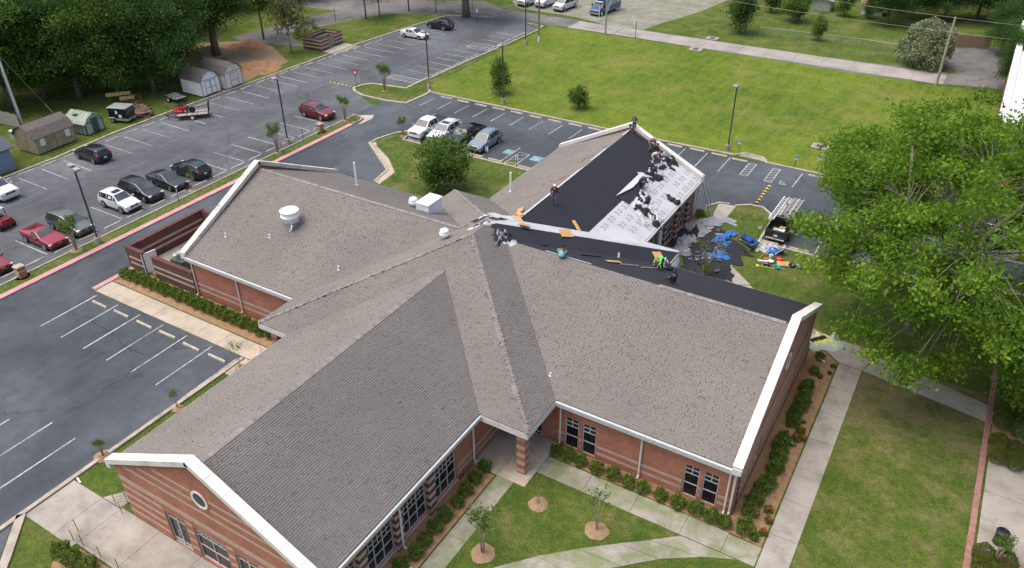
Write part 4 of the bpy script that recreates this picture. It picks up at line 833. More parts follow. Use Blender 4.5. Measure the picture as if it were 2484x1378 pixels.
def car(kind, col, label, loc, rz, name='parked_car', cat='car', scale=1., group=None, rails=False, sunroof=False, cover=False, rimm='rim', dark_lower=False):
    T = ST[kind]; st = T['st']; e = empty(name, loc, rz, label, cat, group); e.scale = (scale,)*3; pm_ = PAINT[col] if isinstance(col, str) else col
    rs = [ring(s) for s in st]; n = len(rs[0]); mb = MB(); mb.v = [p for r in rs for p in r]
    for i in range(len(rs)-1):
        for k in range(n): mb.f.append([i*n+k, i*n+(k+1)%n, (i+1)*n+(k+1)%n, (i+1)*n+k]); mb.m.append(0)
    mb.f.append(list(range(n))); mb.m.append(0); mb.f.append([(len(rs)-1)*n+k for k in range(n)][::-1]); mb.m.append(0)
    body = mb.build('body', pm_, e, True)
    m = body.modifiers.new('bevel', 'BEVEL'); m.width = .035; m.segments = 2; m.limit_method = 'ANGLE'; m.angle_limit = radians(28)
    try:
        body.data.polygons.foreach_set('use_smooth', [True]*len(body.data.polygons)); wn = body.modifiers.new('wn', 'WEIGHTED_NORMAL')
    except Exception: pass
    R = lambda i, k: rs[i][k % n]
    ws, rw = T['ws'], T['rw']
    WQ = lambda i: [(rs[i][6][0], sg*(rs[i][5][1]-.02), rs[i][6][2]+.004) for sg in (1,-1)]
    patch([WQ(ws)[0], WQ(ws+1)[0], WQ(ws+1)[1], WQ(ws)[1]], .016).build('windshield', M['windshield'], e)
    if rw+1 < len(rs): patch([WQ(rw)[0], WQ(rw+1)[0], WQ(rw+1)[1], WQ(rw)[1]], .016, .1).build('rear_window', M['car_glass'], e)
    for a, b in T['sw']:
        for s in (1, -1):
            q = [R(a,4*s), R(b,4*s), R(b,5*s), R(a,5*s)]; q = q[::-1] if s > 0 else q; patch(q, .012, .09).build('side_window', M['car_glass'], e)
    for s in (1, -1):
        q = [R(ws,4*s), R(ws+1,4*s), R(ws+1,5*s), Vector(R(ws,5*s))*.55+Vector(R(ws+1,5*s))*.45]; q = q[::-1] if s > 0 else q; patch(q, .012, .14).build('quarter_window', M['car_glass'], e)
    r = T['r']; w0 = st[4][4]
    rot = Matrix.Rotation(pi/2, 3, 'X')
    for x in T['wx']:
        for s in (1, -1):
            MB().lathe((x, s*(w0-.06), r), [(r+.06,-.07),(r+.06,.075)], 20, rot).build('wheel_arch', M['black'], e)
            wh = MB().lathe((x, s*(w0-.05), r), [(r*.9,-.11),(r,-.08),(r,.08),(r*.92,.125),(r*.66,.13)] if s < 0 else [(r*.66,-.13),(r*.92,-.125),(r,-.08),(r,.08),(r*.9,.11)], 22, rot).build('wheel', M['tyre'], e)
            rb = MB(); c = Vector((x, s*(w0+.078), r)); rb.lathe(c, [(r*.66,-.006),(r*.64,.006)] , 18, rot)
            rb.build('rim', M[rimm], wh); sp = MB()
            for k in range(5):
                t = 2*pi*(k+.5)/5; d = Vector((cos(t), 0, sin(t))); sp.obox(c+d*r*.4+Vector((0,s*.01,0)), d, (0,1,0), d.cross(Vector((0,1,0))), r*.1, .006, r*.12)
            sp.build('rim_opening', M['black'], wh)
    f = st[1]; fx = st[0][0]; hz = T['hl']; hw = f[4]
    for s in (1, -1):
        MB().obox((fx-.16, s*(hw-.16), hz), (.93,-.36*s,0), (.36*s,.93,0), (0,0,1), .1, .17, .07).build('headlight', M['lamp'], e, bevel=.02)
        b = st[-2] if not T.get('bed') else (-2.88,.3,1.1,1.1,.98,.9); bx_ = st[-1][0] if not T.get('bed') else -2.9
        MB().obox((bx_+.1, s*(b[4]-.1), T['tl']), (.95,.3*s,0), (-.3*s,.95,0), (0,0,1), .09, .1, .12 if kind != 'coupe' else .06).build('taillight', M['tail'], e, bevel=.02)
        MB().obox((st[ws][0]-.12, s*(w0+.1), st[ws][2]+.06), (1,0,0), (0,1,0), (0,0,1), .06, .11, .08).build('mirror', pm_, e, bevel=.02)
        MB().box(T['wx'][1]+r+.1, T['wx'][0]-r-.1, min(s*(w0-.02), s*(w0+.012)), max(s*(w0-.02), s*(w0+.012)), st[3][1]+.0, st[3][1]+.13).build('sill', M['black'], e)
        MB().box(.0,.14, min(s*(w0-.01),s*(w0+.025)), max(s*(w0-.01),s*(w0+.025)), st[4][2]-.12, st[4][2]-.09).build('door_handle', M['chrome'], e)
    MB().obox((fx-.015, 0, hz-.04), (1,0,0), (0,1,0), (0,0,1), .03, hw*.52, .09).build('grille', M['black'], e, bevel=.015); MB().obox((fx-.0, 0, hz-.04), (1,0,0), (0,1,0), (0,0,1), .025, hw*.2, .03).build('badge_bar', M['chrome'], e)
    MB().obox((fx-.05, 0, st[0][1]+.04), (1,0,0), (0,1,0), (0,0,1), .1, hw*.86, .09).build('bumper', M['black'] if kind != 'pickup' else M['chrome'], e, bevel=.03)
    rx = st[-1][0] if not T.get('bed') else -2.95
    MB().obox((rx+.03, 0, st[-1][1]+.06), (1,0,0), (0,1,0), (0,0,1), .09, hw*.86, .08).build('bumper', M['black'] if kind != 'pickup' else M['chrome'], e, bevel=.03); MB().obox((rx-.02, 0, .72), (1,0,0), (0,1,0), (0,0,1), .02, .16, .08).build('number_plate', M['plate'], e)
    if rails:
        for s in (1, -1): MB().tube([(.1, s*.6, st[5][3]-.02),(-.05, s*.6, st[5][3]+.06),(-1.5, s*.6, st[5][3]+.05),(-1.65, s*.6, st[6][3]-.03)], .022, 6).build('roof_rail', M['black'], e)
    if sunroof: MB().box(-.5,.05,-.4,.4,st[5][3]-.04,st[5][3]+.022).build('sunroof', M['car_glass'], e)
    if T.get('bed'):
        for s in (1, -1): MB().box(-2.9,-.94, min(s*.9,s*1.0), max(s*.9,s*1.0), .45, 1.2).build('bed_side', pm_, e, bevel=.03)
        MB().box(-2.92,-2.82,-.9,.9,.5,1.18).build('tailgate', pm_, e, bevel=.02); MB().box(-2.85,-.95,-.92,.92,.5,.68).build('bed_floor', M['black'], e)
        if cover: MB().box(-2.88,-.96,-.93,.93,1.13,1.205).build('bed_cover', M['black'], e, bevel=.02)
    return e
def cg(px, py): 
    p = G(px, py); return (p.x, p.y, .012)
X_, mX, Y_, mY = 0., pi, pi/2, -pi/2
car('coupe', 'red', 'dark red two-door muscle coupe parked nose-in by the crape myrtle at far left', (-70.2, 32.2, .012), X_)
car('minivan', 'green', 'grey-green minivan half hidden by a crape myrtle, beside the red coupe', (-70.3, 34.95, .012), X_)
car('suv', 'white', 'white crossover with black sunroof in the near row of the left lot', (-70.3, 40.3, .012), X_, sunroof=True)
car('minivan', 'black', 'black minivan with roof rails parked beside the white crossover', (-70.5, 43.0, .012), X_, rails=True)
car('sedan', 'charcoal', 'dark four-door sedan between the black minivan and the dark hatch', (-70.3, 46.0, .012), X_)
car('suv', 'charcoal', 'dark grey-green sport utility backed toward the median, rightmost of its row', (-70.2, 49.0, .012), mX, rails=True)
car('suv', 'black', 'black sport utility parked nose to the kerb before the brown shed', (-83.2, 46.3, .012), mX, rails=True)
car('pickup', 'white', 'white pickup cut off by the left edge of the picture', (-83.9, 35.6, .012), X_)
car('suv', 'maroon', 'dark red sport utility with chrome wheels alone by the median nose', (-70.2, 68.6, .012), X_, rails=True)
car('sedan', 'white', 'white four-door sedan parked in the far row near the island trees', cg(1006, 91), X_)
car('suv', 'navy', 'dark navy crossover parked nose-in beside the white sedan', cg(1068, 69), mX)
car('coupe', 'maroon', 'dark red car tip at the left edge behind the small brick pier', (-70.3, 27.0, .012), X_)
car('pickup', 'white', 'white crew-cab pickup with black bed cover, leftmost of the row behind the lawn tree', (-55.15, 71.4, .012), mY, cover=True)
car('suv', 'white', 'white sport utility with dark sunroof between the white and the black pickups', (-52.5, 71.1, .012), mY, scale=1.08, sunroof=True, rails=True)
car('pickup', 'charcoal', 'black pickup behind the lawn tree with an open bed', (-49.9, 71.6, .012), mY, scale=.97)
car('suv', 'silver', 'silver-blue crossover at the right end of the row by the accessible stalls', (-47.0, 71.2, .012), mY, rails=True, scale=1.05)
wt = car('pickup', 'black', 'black work pickup loaded with ladders and boards in the right lot', (-12.3, 68.9, .012), Y_)
bl = (-12.3, 68.9)
# load on the work truck: rack, ladders, boards, boxes
rk = MB()
for y in (-1.0, .3, 1.9):
    for s in (-1, 1): rk.bar((y-.9, s*.92, 1.15), (y-.9, s*.92, 2.15), .05)
    rk.bar((y-.9, -.95, 2.15), (y-.9, .95, 2.15), .05)
for s in (-1, 1): rk.bar((-1.9, s*.92, 2.12), (1.0, s*.92, 2.12), .05)
rk.build('ladder_rack', M['metal'], wt)
def ladder(name, p, q, wd, label, mat='alu', rung=.3, side=None):
    p, q = Vector(p), Vector(q); d = (q-p); L = d.length; d.normalize(); sd = (Vector(side) if side is not None else d.cross(Vector((0,0,1)))).normalized()
    e = empty(name, p, 0, label, 'ladder')
    for s in (-1, 1): MB().bar(sd*(s*wd/2), d*L+sd*(s*wd/2), .055, .1, d.cross(sd)).build('rail', M[mat], e)
    for i in range(int(L/rung)): a = d*(rung*(i+.6)); MB().tube([a-sd*wd/2, a+sd*wd/2], .024, 6).build('rung', M[mat], e)
    return e
ladder('ladder', (bl[0]-.68, bl[1]-2.9, 2.26), (bl[0]-.62, bl[1]+2.2, 2.26), .42, 'aluminium ladder on the left side of the work pickup rack', 'white', .35)
ladder('ladder', (bl[0]+.25, bl[1]-1.6, 2.26), (bl[0]+.3, bl[1]+2.3, 2.26), .38, 'aluminium ladder in the middle of the work pickup rack', 'alu')
ladder('ladder', (bl[0]+.72, bl[1]-1.4, 2.26), (bl[0]+.75, bl[1]+2.4, 2.26), .38, 'aluminium ladder on the right side of the work pickup rack', 'alu')
for i, (dx, dy, l, z, lab) in enumerate(((-.2,-.6,2.6,2.24,'long tan plank on the pickup rack beside the left ladder'),(-.12,1.2,1.6,2.24,'short tan plank at the front of the pickup rack'))):
    o = MB().box(-.14,.14,-l/2,l/2,0,.09).build('plank', M['wood_grey'], bevel=.01); o.location = (bl[0]+dx, bl[1]+dy, z); tag(o, lab, 'plank')
for dx, dy, s, m_, lab in ((-.15,-2.3,.42,'tarp2','pale teal box in the bed of the work pickup'),(.35,-2.25,.4,'white','white box in the bed of the work pickup beside the teal one'),(.25,-1.7,.4,'tan_board','tan cardboard box in the work pickup bed')):
    o = MB().box(-s*.6,s*.6,-s*.5,s*.5,0,s*.9).box(-s*.63,s*.63,-s*.53,s*.53,s*.72,s*.95).build('box', M[m_], bevel=.015); o.location = (bl[0]+dx, bl[1]+dy, .70); tag(o, lab, 'box')
for i, (px, py) in enumerate(((1284,10),(1327,13),(1371,22))):
    car('van', 'white', ('white passenger van parked furthest left on the gravel yard','white van in the middle of the three on the gravel yard','white passenger van parked nearest the blue bus')[i], cg(px, py), mY-.1, 'parked_van', 'van', group='white vans on the gravel')
def textmesh(s, size, mat, name, parent, mtx, ex=.004, bold=False):
    cu = bpy.data.curves.new('txt', 'FONT'); cu.body = s; cu.size = size; cu.extrude = ex; cu.align_x = 'CENTER'; cu.align_y = 'CENTER'
    o = bpy.data.objects.new('txt', cu); C.objects.link(o); dg = bpy.context.evaluated_depsgraph_get(); me = bpy.data.meshes.new_from_object(o.evaluated_get(dg)); bpy.data.objects.remove(o)
    me.materials.clear(); me.materials.append(mat); q = link(name, me, parent); q.matrix_local = mtx; return q
# shuttle bus
b = empty('shuttle_bus', cg(1466, 30), mY-.12, 'blue shuttle bus with white lettering parked on the gravel yard behind the pale pole', 'bus')
bm3 = MB(); rs = [ring(s) for s in ((3.4,.45,.95,.97,.85,.75),(3.3,.35,1.1,1.13,1.0,.9),(2.5,.35,1.28,1.32,1.05,.9),(2.3,.35,1.35,1.4,1.05,.9),(1.75,.35,1.4,2.15,1.05,.85),(1.3,.35,1.4,2.2,1.05,.9))]
nn_ = len(rs[0]); bm3.v = [p for r in rs for p in r]
for i in range(len(rs)-1):
    for k in range(nn_): bm3.f.append([i*nn_+k, i*nn_+(k+1)%nn_, (i+1)*nn_+(k+1)%nn_, (i+1)*nn_+k]); bm3.m.append(0)
bm3.f.append(list(range(nn_))); bm3.m.append(0); bm3.build('cab', PAINT['blue'], b, True, .03)
patch([(rs[i][6][0], sg*(rs[i][5][1]-.02), rs[i][6][2]+.004) for i, sg in ((3,1),(4,1),(4,-1),(3,-1))], .016).build('windshield', M['windshield'], b); MB().box(1.85,2.1,-.8,.8,2.05,2.3).build('roof_cap', PAINT['white'], b, bevel=.05)
MB().box(1.6,3.25,-.8,.8,1.1,1.16).build('white_hood_stripe', PAINT['white'], b) if 0 else None
MB().box(-3.6,1.35,-1.2,1.2,.4,2.85).build('box_body', PAINT['blue'], b, bevel=.08); MB().box(-3.5,1.3,-1.1,1.1,2.85,2.93).build('roof', PAINT['blue'], b, bevel=.03)
MB().add([(1.3,1.207,.5),(.5,1.207,.5),(-.7,1.207,2.8),(.5,1.207,2.8)], [(0,1,2,3)]).build('pale_swoosh', simple('pale_blue_decal', (.35,.45,.55), .4), b)
MB().box(3.38,3.44,-.6,.6,.8,1.0).build('grille', M['chrome'], b); MB().box(3.3,3.5,-1,1,.4,.62).build('bumper', M['chrome'], b, bevel=.03)
for s in (1,-1): MB().box(3.28,3.4,s*.8-.14,s*.8+.14,.82,1.02).build('headlight', M['lamp'], b); MB().box(1.95,2.1,s*1.3-.12,s*1.3+.12,1.35,1.75).build('mirror', M['black'], b)
for x in (2.6,-2.2):
    for s in (1,-1):
        wl = MB().lathe((x,s*1.0,.45), [(.3,-.13),(.45,-.1),(.45,.1),(.3,.13)], 20, Matrix.Rotation(pi/2,3,'X')).build('wheel', M['tyre'], b); MB().lathe((x,s*1.13,.45), [(.26,-.01),(.24,.01)], 16, Matrix.Rotation(pi/2,3,'X')).build('rim', M['white'], wl)
textmesh('CENTRAL', .95, M['sign_white'], 'lettering', b, Matrix.Translation((-1.5,1.215,1.75)) @ Matrix.Rotation(pi,4,'Z') @ Matrix.Rotation(pi/2,4,'X'))
for i in range(4): MB().box(-3.0+i*1.0,-2.2+i*1.0,-1.215,-1.19,1.5,2.4).build('side_window', M['car_glass'], b)
# red utility vehicle with teal load at the left edge
u = empty('utility_vehicle', (*G(2,549)[:2],.012), .1, 'red utility vehicle with pale teal roof at the left edge of the lot', 'utility vehicle')
MB().box(-1.4,1.4,-.65,.65,.4,.85).box(.5,1.35,-.6,.6,.85,1.05).build('body', PAINT['red'], u, bevel=.06); MB().box(-1.3,.5,-.68,.68,1.75,1.82).build('roof', M['tarp2'], u, bevel=.02); MB().box(-.4,.2,-.6,.6,.85,1.0).build('seat', M['black'], u, bevel=.04)
for x in (-1.25,.45):
    for s in (-1,1): MB().bar((x,s*.62,.85),(x,s*.62,1.76),.05).build('roof_post', M['black'], u)
MB().box(-1.4,-.5,-.66,.66,.85,1.1).build('cargo_box', M['white'], u, bevel=.03)
for x in (-.95,.95):
    for s in (-1,1):
        wl = MB().lathe((x,s*.68,.36), [(.24,-.13),(.36,-.1),(.36,.1),(.24,.13)], 18, Matrix.Rotation(pi/2,3,'X')).build('wheel', M['tyre'], u); MB().lathe((x,s*.81,.36), [(.2,-.01),(.18,.01)], 14, Matrix.Rotation(pi/2,3,'X')).build('rim', M['rim'], wl)
# trailers
def wheel2(par, x, y, r, w_=.18, rim='white'):
    wl = MB().lathe((x,y,r), [(r*.6,-w_/2-.01),(r,-w_/2+.02),(r,w_/2-.02),(r*.6,w_/2+.01)], 18, Matrix.Rotation(pi/2,3,'X')).build('wheel', M['tyre'], par)
    s = 1 if y > 0 else -1; MB().lathe((x,y+s*(w_/2+.012),r), [(r*.58,-.01),(r*.5,.01)], 14, Matrix.Rotation(pi/2,3,'X')).build('rim', M[rim], wl)
def trailer(name, loc, rz, L, W_, label, deck, frame='metal_dk', ramp=True, rails=True, rampang=80, axle=(0,)):
    e = empty(name, loc, rz, label, 'trailer'); f = MB()
    for s in (-1,1): f.bar((-L/2,s*W_/2,.5),(L/2,s*W_/2,.5),.08,.1)
    for x in (-L/2,L/2): f.bar((x,-W_/2,.5),(x,W_/2,.5),.08,.1)
    f.bar((L/2,-W_/2,.48),(L/2+1.3,0,.48),.07); f.bar((L/2,W_/2,.48),(L/2+1.3,0,.48),.07); f.build('frame', M[frame], e)
    n = int(W_/.2)
    for i in range(n): y = -W_/2+.06+(W_-.12)*(i+.5)/n; MB().box(-L/2+.04,L/2-.04,y-(W_-.12)/n/2+.008,y+(W_-.12)/n/2-.008,.54,.58+rnd.uniform(0,.006)).build('deck_plank', M[deck], e)
    if rails:
        r_ = MB()
        for s in (-1,1):
            r_.bar((-L/2,s*W_/2,.95),(L/2,s*W_/2,.95),.05)
            for k in range(4): x = -L/2+L*k/3; r_.bar((x,s*W_/2,.5),(x,s*W_/2,.95),.05)
        r_.bar((L/2,-W_/2,.95),(L/2,W_/2,.95),.05); r_.build('side_rail', M[frame], e)
    if ramp:
        g = MB(); a = radians(rampang); d = Vector((-cos(a),0,sin(a))); o = Vector((-L/2-.05,0,.55))
        for s in (-1,1): g.bar(o+Vector((0,s*W_/2*.95,0)), o+Vector((0,s*W_/2*.95,0))+d*1.3, .05)
        for k in range(4): g.bar(o+d*(.1+.4*k)+Vector((0,-W_/2*.95,0)), o+d*(.1+.4*k)+Vector((0,W_/2*.95,0)), .04)
        for k in range(1,5): y = -W_/2+W_*k/5; g.bar(o+Vector((0,y,0)), o+d*1.3+Vector((0,y,0)), .03)
        g.build('ramp_gate', M[frame], e)
    for x in axle:
        for s in (-1,1): wheel2(e, x, s*(W_/2+.16), .33); MB().lathe((x,s*(W_/2+.16),.36), [(.42,-.12),(.42,.12)], 12, Matrix.Rotation(pi/2,3,'X')).build('fender', M[frame], e) if 0 else None
    MB().bar((L/2+1.1,0,.0),(L/2+1.1,0,.62),.06).build('jack', M[frame], e); return e
p = G(342,275); trailer('flatbed_trailer', (p.x,p.y,.0), -.35, 3.6, 1.9, 'rusty wooden flatbed trailer with tall ramp gate behind the black cargo trailer', 'wood_brown', 'rust', True, False, 82, (-.4,.4))
dbx = None
for i in range(16):
    o = MB().box(-rnd.uniform(.3,.8),rnd.uniform(.3,.8),-.05,.05,0,.05).build('scrap_timber', M[rnd.choice(['wood_brown','rust','wood_grey'])]); o.location = (p.x+rnd.uniform(-1.2,1.3), p.y+rnd.uniform(-.7,.7), .6+.03*i); o.rotation_euler = (rnd.uniform(-.1,.1),rnd.uniform(-.1,.1),rnd.uniform(0,3)); tag(o, 'loose length of scrap timber heaped on the rusty flatbed trailer', 'timber', 'scrap on the flatbed trailer')
p = G(428,243); trailer('utility_trailer', (p.x,p.y,0), -.15, 2.9, 1.7, 'utility trailer with pale plank deck and raised ramp left of the white sheds', 'wood_grey', 'black', True, True, 88)
p = G(470,284); tr = trailer('mower_trailer', (p.x,p.y,.012), mX+1.25, 3.8, 1.9, 'black landscaping trailer carrying a red mower at the lot kerb', 'wood_grey', 'black', True, True, 85)
tr.rotation_euler = (0,0,-2.35)
mw = empty('riding_mower', (p.x-1.35,p.y-.55,.6), -2.35, 'red zero-turn riding mower strapped on the black trailer', 'mower')
MB().box(-.7,.3,-.4,.4,.3,.75).build('engine_cover', M['red'], mw, bevel=.06); MB().box(-.2,.9,-.65,.65,.12,.32).build('cutting_deck', M['red'], mw, bevel=.06); MB().box(-.2,.25,-.28,.28,.75,.88).box(-.3,-.18,-.28,.28,.8,1.25).build('seat', M['black'], mw, bevel=.04)
for s in (-1,1): wheel2(mw, -.5, s*.52, .3, .22, 'rim'); wheel2(mw, .9, s*.42, .16, .12, 'rim'); MB().tube([(.3,s*.3,.5),(.35,s*.32,1.1),(.2,s*.2,1.15)], .02, 6).build('steering_lever', M['black'], mw)
MB().tube([(-.6,-.4,.6),(-.62,-.4,1.6),(-.62,.4,1.6),(-.6,.4,.6)], .03, 6).build('roll_bar', M['black'], mw)
tm = empty('string_trimmer_rack', (p.x+.6,p.y+.3,.6), -2.35, 'upright tan trimmer handles and wheel on the mower trailer', 'trimmer'); MB().tube([(0,0,0),(.1,.1,1.4)], .03, 6).tube([(.1,.1,1.4),(.3,.1,1.5)], .03, 6).build('handle', M['wood_new'], tm); MB().lathe((.6,0,.45), [(.3,-.06),(.4,-.03),(.4,.03),(.3,.06)], 18, Matrix.Rotation(pi/2,3,'X')).build('spare_wheel', M['tyre'], tm)
# enclosed black cargo trailer
p = G(302,293); ct = empty('cargo_trailer', (p.x,p.y,0), .35, 'small black enclosed cargo trailer with silver roof on the grass', 'trailer')
MB().box(-1.3,1.2,-.85,.85,.35,1.85).build('box_body', paint('cargo_black', (.012,.013,.018)), ct, bevel=.04); MB().box(-1.34,1.24,-.89,.89,1.85,1.98).build('roof_cap', M['metal'], ct, bevel=.05)
for i in range(5): MB().box(-1.1+i*.5,-1.04+i*.5,-.8,.8,1.98,2.005).build('roof_rib', M['metal'], ct)
MB().box(-1.32,1.22,-.865,.865,.35,.62).build('stone_guard', M['metal'], ct); wheel2(ct,-.9,-.93,.33,.2,'rim'); wheel2(ct,-.9,.93,.33,.2,'rim'); MB().box(-1.25,-.5,-1.04,-.86,.64,.72).build('fender', M['metal'], ct, bevel=.02)
MB().bar((1.2,0,.4),(2.3,0,.4),.08).build('tongue', M['black'], ct)
MB().add([(-.35,-.856,1.2),(.0,-.856,1.2),(-.1,-.856,1.62),(-.25,-.856,1.62)], [(0,1,2,3)]).add([(.05,-.857,.75),(.45,-.857,.75),(.45,-.857,1.1),(.05,-.857,1.1)], [(0,1,2,3)]).build('white_decal', M['sign_white'], ct)
# debris trailer in the right lot
p = G(2000,600); dt = trailer('debris_trailer', (p.x+1.5,p.y+.6,.012), 1.45, 3.6, 1.9, 'dark trailer with lowered gate standing under the big tree in the right lot', 'wood_brown', 'black', True, True, 35)
o = MB().box(-.9,.9,-.5,.5,0,.35).build('folded_board', M['white_sheet'], bevel=.05); o.location = (p.x+1.6,p.y+.9,.6); o.rotation_euler = (0,.1,.5); tag(o, 'pale folded panel lying on the dark trailer under the tree', 'board')
# ------------------------------------------------------------------ plants
def leaf_np(Cn, size, rng, droop=.25, asp=.55, outward=None):
    n = len(Cn); d = rng.normal(size=(n,3)); 
    if outward is not None: d += outward*1.1
    d[:,2] -= droop; d /= np.linalg.norm(d, axis=1, keepdims=True)+1e-9
    s = np.cross(d, rng.normal(size=(n,3))); s /= np.linalg.norm(s, axis=1, keepdims=True)+1e-9
    l = size*rng.uniform(.6, 1.35, (n,1)); w_ = l*asp*rng.uniform(.75, 1.2, (n,1)); nn = np.cross(d, s)*l*.12
    V = np.stack([Cn-d*l*.5, Cn+s*w_*.5+nn, Cn+d*l*.5, Cn-s*w_*.5+nn], 1)
    return V.reshape(-1,3), np.arange(n*4).reshape(-1,4)
def tree_mesh(seed, H, th, cr, cz0, nclump, per, ls, leafm, barkm, tr=.25, flat=.8, sig=.75, nl=6, jag=.3, lean=(0,0), core=.0, skirt=0.):
    rng = np.random.default_rng(seed); rr = random.Random(seed); mb = MB(); ch = (H-cz0)/2; cc = np.array([lean[0], lean[1], cz0+ch])
    ph = rng.uniform(0, 6.28, 8); cl = []
    while len(cl) < nclump:
        d = rng.normal(size=3); d /= np.linalg.norm(d); r = rng.uniform(core, 1)**(1/2.2); th_ = atan2(d[1], d[0])
        k = 1+jag*(.5*sin(2*th_+ph[0])+.4*sin(3*th_+ph[1]+2*d[2])+.35*sin(5*th_+ph[2]+4*d[2])+.3*sin(4*d[2]+ph[3]))
        hs = max(.35, sqrt(max(0, 1-d[2]*d[2])))**(-skirt) if d[2] < 0 else 1.; cl.append(cc+d*np.array([cr*hs, cr*hs, ch])*r*k*.92)
    cl = np.array(cl); fork = Vector((lean[0]*.2, lean[1]*.2, th))
    mb.tube([(0,0,-.1), (rr.uniform(-.05,.05), rr.uniform(-.05,.05), th*.5), fork], [tr*1.25, tr, tr*.85], 9)
    mids = []
    for i in range(nl):
        a = 2*pi*i/nl+rr.uniform(-.4,.4); q = Vector((cc[0]+cos(a)*cr*.42, cc[1]+sin(a)*cr*.42, th+(H-th)*rr.uniform(.25,.55))); m = (fork+q)/2+Vector((rr.uniform(-.4,.4), rr.uniform(-.4,.4), rr.uniform(0,.5)))
        mb.tube([fork-Vector((0,0,.15)), m, q], [tr*.55, tr*.42, tr*.3], 7); mids.append((q, m))
    q = Vector((cc[0], cc[1], th+(H-th)*.72)); mb.tube([fork, (fork+q)/2+Vector((.2,-.15,0)), q], [tr*.7, tr*.45, tr*.25], 7); mids.append((q, fork))
    for c in cl:
        v = Vector(c); b = min(mids, key=lambda t: (t[0]-v).length); s0 = b[0].lerp(b[1], rr.uniform(0, .4)); m = s0.lerp(v, .5)+Vector((0,0,.1*(v-s0).length)); mb.tube([s0, m, v], [tr*.11, tr*.07, tr*.02], 4, False)
    Cn = []; O = []
    for c in cl:
        k = int(per*rng.uniform(.6, 1.4)); p = rng.normal(size=(k,3))*np.array([sig, sig, sig*flat]); Cn.append(c+p); o = (c-cc)/np.array([cr,cr,ch]); O.append(np.repeat((o/(np.linalg.norm(o)+.1))[None], k, 0))
    LS = Cn; Cn = np.concatenate(Cn); O = np.concatenate(O); Cn[:,2] = np.maximum(Cn[:,2], .25); V, F = leaf_np(Cn, ls, rng, .3, .55, O*.6)
    clv = np.repeat(rng.normal(.5,.16,len(cl)), 1); cv = np.concatenate([np.full(len(q), t_) for q, t_ in zip(LS, rng.normal(0,.17,len(LS)))]); at = np.clip(rng.normal(.5,.17,len(Cn))+cv, 0, 1)
    return mb.mesh('trunk', M[barkm], True), np_mesh('crown', V, F, M[leafm], at)
def put_tree(name, meshes, loc, rz, sc, label, cat='tree', group=None):
    e = empty(name, loc, rz, label, cat, group); e.scale = sc if isinstance(sc, tuple) else (sc,)*3
    link('trunk', meshes[0], e); link('crown', meshes[1], e); return e
def g2(px, py): p = G(px, py); return (p.x, p.y, 0)
# big pecan on the right
big = tree_mesh(5, 19.0, 4.6, 13.2, 2.4, 470, 255, .29, 'leaf_bright', 'bark_pale', .46, .5, .60, 11, .22, (1.4,-1.8), .25, .75)
put_tree('pecan_tree', big, (.5,57.6,0), .4, 1, 'huge bright green tree with pale spreading limbs filling the right edge')
big2 = tree_mesh(9, 17.5, 3.2, 8.0, 3.0, 230, 220, .30, 'leaf_bright', 'bark_pale', .4, .65, .75, 8, .3, (0,0), .2)
put_tree('pecan_tree', big2, (11.5,64.5,0), 1.1, 1, 'tall bright green tree standing behind the huge one at the right edge')
put_tree('pecan_tree', big2, (9.6,52.6,0), 3.2, (.78,.78,.62), 'lower bright green tree over the brick-edged plaza beds')
# wood on the left
dk = [tree_mesh(20+i, 17+i, 3., 6.6, 1.6, 150, 220, .34, ('leaf_dark','leaf_dark','leaf_mid')[i], 'bark', .35, .7, .95, 7, .3) for i in range(3)]
FW = [(30,262,2,1.0),(110,240,1,.95),(195,236,0,1.0),(290,232,2,.9),(375,222,0,.95),(430,190,1,.9),(-60,270,2,1.),(60,190,2,1.05),(165,175,0,1.1),(270,170,1,1.05),(365,160,0,1.1),(20,120,1,1.1),(140,105,0,1.1),(250,100,2,1.1),(350,92,1,1.0),(440,80,0,1.0),(-120,180,0,1.1),(-80,60,1,1.1),(70,50,0,1.1),(210,40,1,1.1),(340,30,0,1.1),(470,25,2,1.0),(560,20,0,.95)]
fp = ['at the left edge behind the leaning pole','behind the brown barn shed','behind the greenhouse','behind the black cargo trailer','behind the flatbed trailer','left of the white sheds','just beyond the left edge']
FW = FW[:7]+sorted(FW[7:])
for i, (px, py, k, s) in enumerate(FW):
    put_tree('shade_tree', dk[k], g2(px, py), i*1.7, s*.95, ('dark green spreading shade tree '+fp[i]) if i < 7 else '%s dark crown counting from the left edge in the back of the wood' % ORD[i-7], 'tree', 'trees of the wood')
oak = tree_mesh(31, 15, 4.2, 5.6, 4.6, 120, 120, .48, 'leaf_dark', 'bark', .55, .7, .9, 7, .3)
put_tree('oak_tree', oak, g2(527,136), .3, 1, 'tree with thick dark trunk behind the two white sheds'); 
slim = tree_mesh(33, 13, 5, 3.2, 4.5, 55, 80, .45, 'leaf_mid', 'bark', .16, .8, .8, 5, .3)
put_tree('slender_tree', slim, g2(457,134), .3, .95, 'slender dark trunk left of the thick oak behind the sheds'); 
birch = tree_mesh(35, 9.5, 3.4, 3.0, 2.8, 48, 50, .34, 'leaf_olive', 'bark_pale', .15, .8, .7, 5, .35)
put_tree('pale_trunk_tree', birch, g2(708,129), 1, 1, 'slim pale-trunked tree left of the striped dumpster wall')
